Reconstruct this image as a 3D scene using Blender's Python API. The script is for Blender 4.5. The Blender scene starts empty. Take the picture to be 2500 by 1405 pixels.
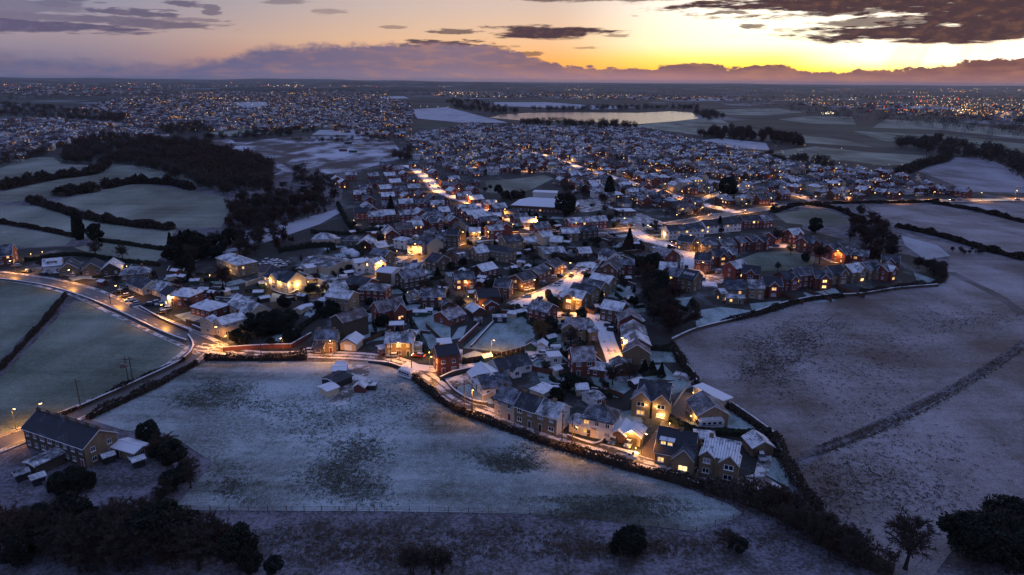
import bpy, math, random
import numpy as np
from mathutils import Vector, Matrix
random.seed(11); RNG = np.random.default_rng(11)
SC = bpy.context.scene
HAZE_ON = True
COL = SC.collection
# ------------------------------------------------------------------ camera
CAM_H = 88.0; FPX = 1667.0; PITCH = math.atan((702.5-198)/FPX); ROLL = math.radians(0.46)
_f = Vector((0, math.cos(PITCH), -math.sin(PITCH))); _u0 = Vector((0, math.sin(PITCH), math.cos(PITCH))); _r0 = Vector((1, 0, 0))
_r = _r0*math.cos(ROLL)+_u0*math.sin(ROLL); _u = -_r0*math.sin(ROLL)+_u0*math.cos(ROLL)
cam = bpy.data.cameras.new('camera'); camo = bpy.data.objects.new('camera', cam); COL.objects.link(camo)
cam.sensor_width = 36; cam.lens = 36*FPX/2500; cam.clip_start = 1; cam.clip_end = 120000
M = Matrix.Identity(4)
for i in range(3): M[i][0] = _r[i]; M[i][1] = _u[i]; M[i][2] = -_f[i]
M[2][3] = CAM_H; camo.matrix_world = M; SC.camera = camo
# ------------------------------------------------------------------ world, sun, exposure
SUN_AZ, SUN_EL = 35.0, 1.0
def lin(c): return tuple((v/255/12.92 if v/255 <= .04045 else ((v/255+.055)/1.055)**2.4) for v in c)
W = bpy.data.worlds.new('World'); SC.world = W; W.use_nodes = True; W.cycles.sampling_method = 'MANUAL'; W.cycles.sample_map_resolution = 512
nt = W.node_tree; nt.nodes.clear()
class NG:
    def __init__(s, nt): s.nt = nt
    def new(s, t, **kw):
        n = s.nt.nodes.new(t)
        for k, v in kw.items(): setattr(n, k, v)
        return n
    def put(s, sock, v):
        if hasattr(v, 'is_linked') or isinstance(v, bpy.types.NodeSocket): s.nt.links.new(v, sock)
        elif v is not None: sock.default_value = v
    def m(s, op, a, b=None, c=None, clamp=False):
        n = s.new('ShaderNodeMath', operation=op, use_clamp=clamp)
        s.put(n.inputs[0], a)
        if b is not None: s.put(n.inputs[1], b)
        if c is not None: s.put(n.inputs[2], c)
        return n.outputs[0]
    def mix(s, f, a, b):
        n = s.new('ShaderNodeMix', data_type='RGBA'); s.put(n.inputs[0], f)
        for k, v in ((6, a), (7, b)):
            if isinstance(v, tuple) and len(v) == 3: v = (*v, 1)
            s.put(n.inputs[k], v)
        return n.outputs[2]
    def mr(s, v, a, b, c=0., d=1., smooth=True):
        n = s.new('ShaderNodeMapRange', interpolation_type='SMOOTHSTEP' if smooth else 'LINEAR')
        s.put(n.inputs[0], v)
        for k, x in zip((1, 2, 3, 4), (a, b, c, d)): s.put(n.inputs[k], x)
        return n.outputs[0]
    def ramp(s, f, stops, mode='LINEAR'):
        n = s.new('ShaderNodeValToRGB'); cr = n.color_ramp; cr.interpolation = mode
        while len(cr.elements) < len(stops): cr.elements.new(.5)
        for e, (p, c) in zip(cr.elements, stops): e.position = p; e.color = (*c, 1) if len(c) == 3 else c
        s.put(n.inputs[0], f); return n.outputs[0]
    def noise(s, vec, scale, detail=4, rough=.55, dist=0.):
        n = s.new('ShaderNodeTexNoise'); s.put(n.inputs['Vector'], vec); n.inputs['Scale'].default_value = scale
        n.inputs['Detail'].default_value = detail; n.inputs['Roughness'].default_value = rough; n.inputs['Distortion'].default_value = dist
        return n.outputs['Fac']
    def comb(s, x, y, z=0.):
        n = s.new('ShaderNodeCombineXYZ')
        for i, v in enumerate((x, y, z)): s.put(n.inputs[i], v)
        return n.outputs[0]
    def sep(s, v):
        n = s.new('ShaderNodeSeparateXYZ'); s.put(n.inputs[0], v); return n.outputs
g = NG(nt)
tc = g.new('ShaderNodeTexCoord').outputs['Generated']
X, Y, Z = g.sep(tc)
el = g.m('MULTIPLY', g.m('ARCSINE', Z), 57.2958); az = g.m('MULTIPLY', g.m('ARCTAN2', X, Y), 57.2958)
u = g.m('SQRT', g.m('DIVIDE', g.m('MAXIMUM', el, 0.), 90.), clamp=True)
sa = math.radians(SUN_AZ)
hl = g.m('SQRT', g.m('ADD', g.m('MULTIPLY', X, X), g.m('ADD', g.m('MULTIPLY', Y, Y), 1e-6)))
cs = g.m('DIVIDE', g.m('ADD', g.m('MULTIPLY', X, math.sin(sa)), g.m('MULTIPLY', Y, math.cos(sa))), hl)
def er(*st, k=1.0): return [(math.sqrt(e/90), tuple(v*k for v in lin(c))) for e, c in st]
ZEN = [(40, (112, 128, 178)), (90, (106, 126, 182))]
behind = g.ramp(u, er((0, (82, 80, 116)), (6, (98, 98, 142)), (15, (110, 120, 168)), *ZEN))
left = g.ramp(u, er((0, (94, 98, 128)), (1.5, (124, 116, 136)), (3, (146, 132, 142)), (5.5, (122, 124, 148)), (14, (122, 124, 170)), *ZEN))
cent = g.ramp(u, er((0, (246, 150, 50)), (1.5, (244, 168, 86)), (3, (226, 180, 138)), (5.5, (200, 174, 160)), (14, (134, 130, 166)), *ZEN))
right = g.ramp(u, er((0, (255, 186, 20)), (1.0, (255, 206, 50)), (1.8, (255, 232, 120)), (2.8, (255, 248, 205)), (5.5, (255, 244, 226)), (14, (168, 158, 172)), *ZEN, k=1.3))
base = g.mix(g.mr(cs, -.35, .33), behind, left)
base = g.mix(g.mr(cs, .36, .88), base, cent)
base = g.mix(g.mr(cs, .84, .985), base, right)
core = g.ramp(u, er((0, (255, 196, 40)), (.9, (255, 226, 110)), (1.7, (255, 250, 220)), (6, (255, 248, 232)), (14, (172, 162, 172)), *ZEN, k=1.5))
base = g.mix(g.mr(cs, .965, .998), base, core)
# physical twilight sky adds a little real scattering to the measured colours
sky = g.new('ShaderNodeTexSky', sky_type='NISHITA'); sky.sun_disc = False
sky.sun_elevation = math.radians(SUN_EL); sky.sun_rotation = math.radians(SUN_AZ); sky.air_density = 1.2; sky.dust_density = 1.5; sky.ozone_density = 3
add = g.new('ShaderNodeMix', data_type='RGBA', blend_type='ADD'); add.inputs[0].default_value = .05
g.put(add.inputs[6], base); g.put(add.inputs[7], sky.outputs[0]); base = add.outputs[2]
# clouds: (az, el) field with noise
nz = g.noise(g.comb(g.m('MULTIPLY', az, .12), g.m('MULTIPLY', el, 1.15)), 2.0, 6, .55)
nz2 = g.noise(g.comb(g.m('MULTIPLY', az, .9), g.m('MULTIPLY', el, 2.2), 4.), 1.3, 6, .6)
nzf = g.noise(g.comb(g.m('MULTIPLY', az, .45), g.m('MULTIPLY', el, 2.6), 7.), 1.8, 5, .6)
def azel(px, py):
    d = _f+_r*((px-1250)/FPX)+_u*((702.5-py)/FPX); d.normalize()
    return math.degrees(math.atan2(d.x, d.y)), math.degrees(math.asin(d.z))
STREAKS = [(60, 18, 150, 14, .5), (150, 45, 190, 9, .6), (70, 62, 230, 13, .9), (20, 40, 140, 12, .6), (310, 30, 120, 8, .8), (270, 50, 120, 11, .7), (400, 60, 170, 9, .75), (480, 50, 90, 4, .5), (445, 10, 46, 7, .75), (515, 25, 24, 12, .65), (480, 14, 30, 5, .5), (160, 4, 70, 12, .6), (800, 28, 40, 6, .4), (690, 2, 60, 6, .5), (1330, 80, 190, 15, 1.), (1130, 78, 90, 6, .8), (1075, 112, 110, 15, .95), (1500, 88, 40, 5, .6), (965, 66, 40, 4, .5),
           (1190, 117, 90, 7, .7), (1780, 31, 90, 5, .85), (1842, 65, 40, 6, .85), (2190, -4, 560, 34, 1.), (2420, 14, 320, 30, 1.), (2190, 54, 190, 13, .9), (2330, 76, 400, 22, 1.), (2520, 50, 240, 34, 1.), (2080, 28, 180, 8, .9), (2420, 84, 220, 16, 1.), (1500, -6, 300, 10, .8),
           (1290, 133, 50, 7, .7), (1430, 117, 40, 3, .5), (1900, 72, 12, 4, .5)]
cm = None
for (px, py, wx, wy, st) in STREAKS:
    a0, e0 = azel(px, py); wa = wx/FPX*57.3*1.0; we = wy/FPX*57.3*1.25
    dx = g.m('DIVIDE', g.m('SUBTRACT', az, a0), wa); dy = g.m('DIVIDE', g.m('SUBTRACT', el, e0), we)
    r2 = g.m('SQRT', g.m('ADD', g.m('MULTIPLY', dx, dx), g.m('MULTIPLY', dy, dy)))
    v = g.m('ADD', g.m('SUBTRACT', .95, r2), g.m('ADD', g.m('MULTIPLY', g.m('SUBTRACT', nz, .5), 1.5), g.m('MULTIPLY', g.m('SUBTRACT', nzf, .5), 1.9 if wx < 130 else .9)))
    v = g.m('MULTIPLY', g.mr(v, .05, .42), st)
    cm = v if cm is None else g.m('MAXIMUM', cm, v)
ccol = g.mix(g.mr(cs, .3, .95), lin((78, 74, 104)), lin((72, 54, 58)))
ccol = g.mix(g.m('MULTIPLY', g.mr(nz2, .45, .8), .6), ccol, g.mix(g.mr(cs, .3, .95), lin((112, 100, 122)), lin((132, 92, 72))))
# high thin overcast beyond the frame continues the same broken cloud
hi = g.noise(g.comb(g.m('DIVIDE', X, g.m('ADD', g.m('MAXIMUM', Z, 0.), .25)), g.m('DIVIDE', Y, g.m('ADD', g.m('MAXIMUM', Z, 0.), .25))), 1.6, 5, .55)
him = g.m('MULTIPLY', g.mr(hi, .5, .72), g.mr(el, 7., 16., 0., .45))
skyc = g.mix(him, base, lin((74, 76, 112)))
# rain virga under the right-hand cloud
for (px, py, wx, wy) in ((2225, 130, 55, 55), (2385, 112, 60, 40)):
    a0, e0 = azel(px, py)
    dx = g.m('DIVIDE', g.m('ADD', g.m('SUBTRACT', az, a0), g.m('MULTIPLY', g.m('SUBTRACT', el, e0), -.45)), wx/FPX*57.3)
    dy = g.m('DIVIDE', g.m('SUBTRACT', el, e0), wy/FPX*57.3)
    v = g.m('ADD', g.m('SUBTRACT', 1., g.m('ADD', g.m('MULTIPLY', dx, dx), g.m('MULTIPLY', dy, dy))), g.m('MULTIPLY', g.m('SUBTRACT', g.noise(g.comb(g.m('ADD', az, g.m('MULTIPLY', el, -.45)), g.m('MULTIPLY', el, .12)), 1.4, 4), .5), 1.6))
    skyc = g.mix(g.m('MULTIPLY', g.mr(v, 0., 1.2), .36), skyc, lin((226, 150, 30)))
skyc = g.mix(cm, skyc, ccol)
# bank of cloud lying on the horizon: height profile along the azimuth
prof = [(-300, 128), (0, 128), (220, 150), (380, 158), (560, 140), (640, 114), (800, 110), (960, 106), (1120, 106), (1240, 118), (1330, 150), (1400, 160), (1500, 166), (1590, 166), (1640, 158), (1720, 154), (1790, 166), (1850, 162), (1890, 157), (1960, 170), (2050, 178), (2100, 168), (2200, 168), (2290, 158), (2360, 148), (2440, 142), (2520, 138), (2800, 132)]
stops = []
for px, py in prof:
    a, e = azel(px, py); stops.append(((a+60)/120, (e/5,)*3))
bh = g.m('MULTIPLY', g.ramp(g.mr(az, -60., 60., smooth=False), stops), 5.)
bn = g.noise(g.comb(g.m('MULTIPLY', az, .46), g.m('MULTIPLY', el, .9)), 1.5, 7, .66)
bm = g.mr(g.m('SUBTRACT', g.m('ADD', bh, g.m('MULTIPLY', g.m('SUBTRACT', bn, .5), 1.5)), el), g.mr(cs, .35, .92, -.45, -.02), g.mr(cs, .35, .92, .75, .12))
bsoft = g.mr(cs, .2, .65, .8, 1.)
bcol = g.ramp(g.mr(cs, .2, 1., smooth=False), [(0, lin((82, 84, 116))), (.45, lin((94, 92, 122))), (.72, lin((124, 104, 120))), (.88, lin((122, 88, 92))), (1, lin((112, 76, 74)))])
blow = g.ramp(g.mr(cs, .2, 1., smooth=False), [(0, lin((84, 88, 122))), (.4, lin((92, 92, 126))), (.7, lin((136, 114, 130))), (.9, lin((170, 122, 124))), (1, lin((150, 104, 100)))])
bcol = g.mix(g.mr(el, .1, 1.3, 1., 0.), bcol, blow)
bcol = g.mix(g.m('MULTIPLY', g.mr(g.noise(g.comb(g.m('MULTIPLY', az, .3), g.m('MULTIPLY', el, 1.5), 9.), 1.4, 5, .55), .42, .72), .45), bcol, g.mix(g.mr(cs, .3, .95), lin((140, 112, 122)), lin((184, 128, 96))))
skyc = g.mix(g.m('MULTIPLY', bm, bsoft), skyc, bcol)
bg = g.new('ShaderNodeBackground'); g.put(bg.inputs[0], skyc); bg.inputs[1].default_value = 1.0
wo = g.new('ShaderNodeOutputWorld'); nt.links.new(bg.outputs[0], wo.inputs[0])
sl = bpy.data.lights.new('sun', 'SUN'); sl.energy = .06; sl.angle = math.radians(3); sl.color = (1, .62, .3)
so = bpy.data.objects.new('sun', sl); COL.objects.link(so)
sd = Vector((math.sin(sa)*math.cos(math.radians(3)), math.cos(sa)*math.cos(math.radians(3)), math.sin(math.radians(3))))
so.rotation_euler = sd.to_track_quat('Z', 'Y').to_euler(); so.location = sd*500
SC.view_settings.view_transform = 'Standard'; SC.view_settings.look = 'None'; SC.view_settings.exposure = 0.3; SC.view_settings.gamma = 1
SC.cycles.use_denoising = True; SC.cycles.max_bounces = 5; SC.cycles.diffuse_bounces = 2; SC.cycles.glossy_bounces = 2; SC.cycles.transmission_bounces = 2
SC.cycles.volume_bounces = 0; SC.cycles.use_light_tree = True; SC.cycles.sample_clamp_indirect = 4; SC.cycles.caustics_reflective = False; SC.cycles.caustics_refractive = False
# ------------------------------------------------------------------ helpers
def at(px, py, z=0.0):
    """world point at height z that shows at that place of the picture"""
    d = _f+_r*((px-1250)/FPX)+_u*((702.5-py)/FPX)
    t = (z-CAM_H)/min(d.z, -1e-4); p = Vector((0, 0, CAM_H))+d*t
    return Vector((p.x, p.y, z))
def xy(px, py):
    p = at(px, py); return (p.x, p.y)
class MB:
    def __init__(s): s.v = []; s.f = []; s.m = []; s.uv = None
    def face(s, pts, m=0):
        k = len(s.v); s.v += [tuple(p) for p in pts]; s.f.append(tuple(range(k, k+len(pts)))); s.m.append(m)
    def solid(s, bot, top, m=0, mt=None, bottom=True):
        n = len(bot); k = len(s.v); s.v += [tuple(p) for p in bot]+[tuple(p) for p in top]
        for i in range(n):
            j = (i+1) % n; s.f.append((k+i, k+j, k+n+j, k+n+i)); s.m.append(m)
        s.f.append(tuple(range(k+n, k+2*n))); s.m.append(m if mt is None else mt)
        if bottom: s.f.append(tuple(range(k+n-1, k-1, -1))); s.m.append(m)
    def box(s, x0, x1, y0, y1, z0, z1, m=0, mt=None):
        s.solid([(x0, y0, z0), (x1, y0, z0), (x1, y1, z0), (x0, y1, z0)], [(x0, y0, z1), (x1, y0, z1), (x1, y1, z1), (x0, y1, z1)], m, mt)
    def tube(s, a, b, r0, r1=None, n=6, m=0, cap=True):
        a = Vector(a); b = Vector(b); r1 = r0 if r1 is None else r1
        d = (b-a).normalized(); e = d.orthogonal().normalized(); h = d.cross(e)
        P = [(math.cos(6.28319*i/n), math.sin(6.28319*i/n)) for i in range(n)]
        s.solid([a+(e*c+h*t)*r0 for c, t in P], [b+(e*c+h*t)*r1 for c, t in P], m, bottom=cap)
    def mesh(s, name, mats, smooth=False):
        me = bpy.data.meshes.new(name); me.from_pydata(s.v, [], s.f)
        for mt in mats: me.materials.append(mt)
        if len(mats) > 1: me.polygons.foreach_set('material_index', s.m)
        if s.uv:
            l = me.uv_layers.new(name='UVMap'); l.data.foreach_set('uv', [c for f in s.f for i in f for c in s.uv[i]])
        if smooth: me.polygons.foreach_set('use_smooth', [True]*len(s.f))
        me.update(); return me
    def build(s, name, mats, parent=None, **kw):
        if not isinstance(mats, (list, tuple)): mats = [mats]
        return obj(name, s.mesh(name, mats), parent, **kw)
def obj(name, data, parent=None, loc=None, rz=0., scale=None, label=None, cat=None, group=None, kind=None):
    o = bpy.data.objects.new(name, data); COL.objects.link(o)
    if parent: o.parent = parent
    if loc is not None: o.location = loc
    if rz: o.rotation_euler = (0, 0, rz)
    if scale is not None: o.scale = scale if hasattr(scale, '__len__') else (scale,)*3
    if label: o['label'] = label
    if cat: o['category'] = cat
    if group: o['group'] = group
    if kind: o['kind'] = kind
    return o
def thing(name, label, cat, loc=(0, 0, 0), rz=0., group=None): return obj(name, None, None, loc, rz, None, label, cat, group)
def np_mesh(name, V, F, mats, MI=None):
    """V (n,3), F (m,k) arrays"""
    V = np.asarray(V, np.float32); F = np.asarray(F, np.int32); k = F.shape[1]
    me = bpy.data.meshes.new(name); me.vertices.add(len(V)); me.vertices.foreach_set('co', V.ravel())
    me.loops.add(F.size); me.loops.foreach_set('vertex_index', F.ravel()); me.polygons.add(len(F))
    me.polygons.foreach_set('loop_start', np.arange(0, F.size, k, dtype=np.int32))
    for m in mats: me.materials.append(m)
    if MI is not None: me.polygons.foreach_set('material_index', np.asarray(MI, np.int32))
    me.update(calc_edges=True); return me
# ------------------------------------------------------------------ materials
def new_mat(name):
    m = bpy.data.materials.new(name); m.use_nodes = True; n = m.node_tree; n.nodes.clear(); G = NG(n)
    b = G.new('ShaderNodeBsdfPrincipled'); o = G.new('ShaderNodeOutputMaterial'); n.links.new(b.outputs[0], o.inputs[0])
    return m, G, b
def coords(G, mode):
    if mode == 'world': return G.new('ShaderNodeNewGeometry').outputs['Position']
    t = G.new('ShaderNodeTexCoord').outputs['Object']
    r = G.new('ShaderNodeObjectInfo').outputs['Random']
    n = G.new('ShaderNodeVectorMath', operation='ADD'); G.put(n.inputs[0], t)
    G.put(n.inputs[1], G.comb(G.m('MULTIPLY', r, 91.), G.m('MULTIPLY', r, 37.), 0.)); return n.outputs[0]
def bump(G, b, h, strength, dist=.05):
    n = G.new('ShaderNodeBump'); n.inputs['Strength'].default_value = strength; n.inputs['Distance'].default_value = dist
    G.put(n.inputs['Height'], h); G.nt.links.new(n.outputs[0], b.inputs['Normal'])
def plain(name, c, rough=.7, metal=0., var=.25, scale=1.2):
    m, G, b = new_mat(name); v = coords(G, 'obj'); n = G.noise(v, scale, 4)
    r = G.new('ShaderNodeObjectInfo').outputs['Random']
    k = G.m('MULTIPLY', G.mr(n, .25, .75, 1-var, 1+var, False), G.m('ADD', G.m('MULTIPLY', r, .4), .8))
    mx = G.new('ShaderNodeMix', data_type='RGBA', blend_type='MULTIPLY'); mx.inputs[0].default_value = 1; mx.inputs[6].default_value = (*c, 1)
    G.put(mx.inputs[7], G.comb(k, k, k)); G.put(b.inputs['Base Color'], mx.outputs[2]); b.inputs['Roughness'].default_value = rough; b.inputs['Metallic'].default_value = metal
    return m
def masonry(name, c, c2, bw=.45, bh=.16, mortar=.12):
    m, G, b = new_mat(name); t = G.new('ShaderNodeTexCoord').outputs['Object']; x, y, z = G.sep(t)
    br = G.new('ShaderNodeTexBrick'); G.put(br.inputs['Vector'], G.comb(G.m('ADD', x, y), z)); br.inputs['Scale'].default_value = 1
    br.inputs['Brick Width'].default_value = bw; br.inputs['Row Height'].default_value = bh; br.inputs['Mortar Size'].default_value = .012
    br.inputs['Color1'].default_value = (*c, 1); br.inputs['Color2'].default_value = (*c2, 1); br.inputs['Mortar'].default_value = (*[v*.7 for v in c], 1)
    n = G.noise(coords(G, 'obj'), .7, 5); r = G.new('ShaderNodeObjectInfo').outputs['Random']
    k = G.m('MULTIPLY', G.mr(n, .25, .8, .65, 1.25, False), G.m('ADD', G.m('MULTIPLY', r, .5), .75))
    mx = G.new('ShaderNodeMix', data_type='RGBA', blend_type='MULTIPLY'); mx.inputs[0].default_value = 1; G.put(mx.inputs[6], br.outputs[0]); G.put(mx.inputs[7], G.comb(k, k, k))
    G.put(b.inputs['Base Color'], mx.outputs[2]); b.inputs['Roughness'].default_value = .85; return m
def frosty(name, c, frost, lo, hi, scale=.6, mode='obj', fine=6., rough=.8, rows=None, c2=None, amt=1., bmp=0.):
    """base colour with rime or snow caught in patches"""
    m, G, b = new_mat(name); v = coords(G, mode); n = G.noise(v, scale, 6, .6); f = G.noise(v, fine, 3, .6)
    k = G.m('ADD', G.m('MULTIPLY', n, .68), G.m('MULTIPLY', f, .32))
    if rows:
        x, y, z = G.sep(G.new('ShaderNodeTexCoord').outputs['Object'])
        w = G.m('ABSOLUTE', G.m('SINE', G.m('MULTIPLY', {'x': x, 'y': y}[rows[0]], math.pi/rows[1])))
        k = G.m('SUBTRACT', k, G.m('MULTIPLY', G.mr(w, .0, .35, 1., 0.), rows[2]))
    if mode == 'obj': k = G.m('ADD', k, G.m('MULTIPLY', G.m('SUBTRACT', G.new('ShaderNodeObjectInfo').outputs['Random'], .5), .24))
    base = c
    if c2: base = G.mix(G.mr(G.noise(v, scale*2.3, 4), .4, .62), c, c2)
    G.put(b.inputs['Base Color'], G.mix(G.m('MULTIPLY', G.mr(k, lo, hi), amt), base, frost)); b.inputs['Roughness'].default_value = rough
    if bmp: bump(G, b, f, bmp, .3)
    return m
def emit(name, c, s, sample=False):
    m = bpy.data.materials.new(name); m.use_nodes = True; n = m.node_tree; n.nodes.clear(); G = NG(n)
    e = G.new('ShaderNodeEmission'); e.inputs[0].default_value = (*c, 1); e.inputs[1].default_value = s
    if 'room' in name:
        rd = G.new('ShaderNodeObjectInfo').outputs['Random']; vn = G.noise(coords(G, 'obj'), 2.2, 2); G.put(e.inputs[1], G.m('MULTIPLY', G.m('MULTIPLY', G.mr(rd, 0., 1., .35, 1.5, False), s), G.mr(vn, .3, .7, .55, 1.3)))
        G.put(e.inputs[0], G.mix(rd, (*c, 1), (1., .62, .24, 1)))
    o = G.new('ShaderNodeOutputMaterial'); n.links.new(e.outputs[0], o.inputs[0])
    if not sample: m.cycles.emission_sampling = 'NONE'
    return m
SNOW = (.78, .79, .82)
MT = {}
MT['brick'] = masonry('red brick', (.26, .075, .05), (.19, .055, .042), .23, .075)
MT['brown'] = masonry('brown brick', (.17, .085, .055), (.13, .065, .045), .23, .075)
MT['stone'] = masonry('buff stone', (.30, .21, .12), (.23, .165, .10))
MT['dark'] = masonry('soot dark stone', (.13, .095, .065), (.09, .068, .05))
MT['white'] = plain('white render', (.72, .69, .66), .8, var=.1, scale=.5)
MT['cream'] = plain('cream render', (.58, .47, .33), .8, var=.12, scale=.5)
MT['black'] = plain('dark stained boards', (.03, .026, .028), .7)
MT['green'] = plain('green stained boards', (.03, .08, .05), .7)
MT['redwood'] = plain('red stained boards', (.14, .04, .03), .7)
MT['timber'] = plain('brown timber', (.12, .075, .045), .75)
MT['roof_f'] = frosty('frosted slate roof', (.06, .06, .07), SNOW, .37, .64, .32, rows=('y', .42, .12), fine=1.6)
MT['roof_d'] = frosty('dark slate roof', (.028, .03, .040), (.40, .42, .48), .47, .78, .3, rows=('y', .45, .14), fine=2.5)
MT['roof_t'] = frosty('brown tile roof', (.09, .065, .065), (.50, .48, .52), .44, .72, .45, rows=('x', .5, .12), fine=3.)
MT['roof_s'] = frosty('ribbed roof with snow', (.09, .10, .13), SNOW, .30, .48, .4, rows=('x', .62, .34), fine=2.)
MT['roof_p'] = frosty('snow covered flat roof', (.12, .12, .14), (.72, .72, .76), .28, .45, .5, fine=2.)
MT['barge'] = plain('white painted trim', (.70, .70, .72), .6, var=.08)
MT['trimdark'] = plain('dark trim', (.05, .045, .045), .6)
MT['frame'] = plain('white window frame', (.75, .75, .77), .5, var=.05)
m, G, b = new_mat('window glass'); b.inputs['Base Color'].default_value = (.016, .02, .03, 1); b.inputs['Roughness'].default_value = .08; MT['glass'] = m
MT['curtain'] = plain('pale blinds behind glass', (.26, .25, .29), .3)
MT['lit'] = emit('lit room', (1., .40, .06), 1.0); MT['lit2'] = emit('bright lit room', (1., .55, .13), 2.0)
MT['lamp'] = emit('sodium lantern', (1., .60, .18), 14.); MT['lampw'] = emit('warm lantern', (1., .62, .2), 9.); MT['tail'] = emit('tail lamp', (1., .05, .02), 6.); MT['head'] = emit('head lamp', (1., .86, .6), 12.)
MT['farlamp'] = emit('far sodium lamps', (1., .46, .10), 2.0); MT['farlampw'] = emit('far white lamps', (1., .80, .5), 2.8); MT['farlampr'] = emit('far red lamps', (1., .10, .06), 4.)
MT['metal'] = plain('galvanised steel', (.22, .22, .23), .45, .8); MT['pole'] = plain('weathered pole', (.07, .052, .04), .85)
MT['solar'] = frosty('solar panel', (.012, .016, .035), (.3, .34, .42), .55, .9, .8, rough=.15)
MT['pvc'] = plain('conservatory frame', (.72, .73, .76), .45, var=.05)
m, G, b = new_mat('conservatory glazing'); b.inputs['Base Color'].default_value = (.20, .25, .32, 1); b.inputs['Roughness'].default_value = .12; MT['consglass'] = m
# ground family
FR = (.54, .57, .62)
def groundmat(name, grass, frost, lo, hi, sc, c2, tuft=0., bmp=.6, rows=None, streak=0.):
    m, G, b = new_mat(name); v = coords(G, 'world')
    sv = G.new('ShaderNodeMapping'); sv.inputs['Scale'].default_value = (1, .55, 1); sv.inputs['Rotation'].default_value = (0, 0, .5); G.put(sv.inputs[0], v)
    n1 = G.noise(sv.outputs[0], sc, 5, .55); n2 = G.noise(v, .55, 4, .65); n3 = G.noise(v, 2.6, 3, .7); n4 = G.noise(sv.outputs[0], sc*.3, 3, .5)
    k = G.m('ADD', G.m('ADD', G.m('MULTIPLY', n1, .42), G.m('MULTIPLY', n4, .28)), G.m('ADD', G.m('MULTIPLY', n2, .16), G.m('MULTIPLY', n3, .14)))
    base = G.mix(G.mr(n3, .4, .62), grass, c2)
    if streak:
        for rot_, sc_ in ((.75, .05), (-.15, .035)):
            sm = G.new('ShaderNodeMapping'); sm.inputs['Rotation'].default_value = (0, 0, rot_); sm.inputs['Scale'].default_value = (.12, 1, 1); G.put(sm.inputs[0], v)
            k = G.m('ADD', k, G.m('MULTIPLY', G.m('SUBTRACT', G.noise(sm.outputs[0], sc_*3, 4, .6), .5), streak*.32))
    if rows:
        rx, ry, _z = G.sep(v); wv = G.m('ADD', G.m('ADD', G.m('MULTIPLY', rx, math.cos(rows[0])), G.m('MULTIPLY', ry, math.sin(rows[0]))), G.m('MULTIPLY', n4, 26.))
        k = G.m('SUBTRACT', k, G.m('MULTIPLY', G.mr(G.m('SINE', G.m('MULTIPLY', wv, 6.283/rows[1])), -.2, .8), .12))
    f = G.mr(k, lo, hi)
    if tuft:
        tm = G.mr(G.noise(v, .022, 5, .6, .6), .51, .62)
        tf = G.mr(G.noise(v, 1.1, 4, .7), .47, .56)
        f = G.m('MULTIPLY', f, G.m('SUBTRACT', 1., G.m('MULTIPLY', G.m('MULTIPLY', tm, tf), tuft)))
        f = G.m('MULTIPLY', f, G.m('SUBTRACT', 1., G.m('MULTIPLY', tm, tuft*.35)))
    col = G.mix(f, base, frost)
    sp = G.mr(n3, .3, .75, .62, 1.25, False)
    mx = G.new('ShaderNodeMix', data_type='RGBA', blend_type='MULTIPLY'); mx.inputs[0].default_value = 1; G.put(mx.inputs[6], col); G.put(mx.inputs[7], G.comb(sp, sp, sp))
    G.put(b.inputs['Base Color'], mx.outputs[2]); b.inputs['Roughness'].default_value = .95
    if bmp: bump(G, b, G.m('ADD', n2, n3), bmp, .35)
    return m
MT['field'] = groundmat('frosted pasture', (.045, .064, .042), (.50, .57, .59), .37, .64, .03, (.085, .072, .045), .6, streak=.6)
MT['field_g'] = groundmat('greener frosted pasture', (.05, .07, .04), (.31, .36, .29), .38, .68, .035, (.065, .075, .045), .2, streak=.4)
MT['field_p'] = groundmat('rough frosted meadow', (.09, .07, .058), (.44, .42, .45), .38, .66, .03, (.12, .075, .05), .6, streak=.35)
MT['plough'] = groundmat('frosted plough', (.06, .05, .045), (.42, .42, .48), .34, .56, .03, (.08, .06, .05), .0, rows=(1.1, 5.))
MT['field_y'] = groundmat('pale frosted grass', (.07, .082, .05), (.41, .44, .36), .36, .68, .02, (.085, .08, .05), .0, streak=.3)
MT['field_w'] = groundmat('snowy field', (.10, .10, .09), (.46, .47, .52), .32, .52, .03, (.12, .10, .08), .0)
MT['scrub'] = groundmat('rough frosted scrub', (.05, .045, .038), (.26, .24, .28), .38, .68, .08, (.07, .05, .036), .5)
MT['garden'] = groundmat('garden soil and frost', (.022, .025, .020), (.26, .29, .32), .50, .68, .12, (.03, .024, .02), .3)
MT['lawn'] = groundmat('frosted lawn', (.055, .10, .06), (.40, .50, .52), .34, .60, .16, (.07, .09, .05), .0, .3)
MT['site'] = groundmat('churned snow', (.07, .055, .05), (.56, .58, .66), .47, .57, .035, (.09, .07, .06), .0)
m, G, b = new_mat('far country'); v = coords(G, 'world')
vo = G.new('ShaderNodeTexVoronoi'); vo.inputs['Scale'].default_value = .0042; G.put(vo.inputs['Vector'], v)
cc = G.sep(vo.outputs['Color'])[0]
dd = G.new('ShaderNodeVectorMath', operation='LENGTH'); G.put(dd.inputs[0], v); dist = dd.outputs['Value']
fc = G.ramp(cc, [(0, (.015, .014, .016)), (.35, (.025, .026, .024)), (.45, (.03, .04, .028)), (.66, (.055, .065, .055)), (.88, (.18, .19, .21))], 'CONSTANT')
fc = G.mix(G.mr(G.noise(v, .004, 5, .6), .46, .6), fc, (.016, .015, .016))
nearc = G.mix(G.mr(G.m('ADD', G.m('MULTIPLY', G.noise(v, .12, 5, .7), .5), G.m('MULTIPLY', G.noise(v, 1.3, 4, .7), .5)), .40, .64), (.05, .042, .036), (.24, .225, .27))
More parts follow.
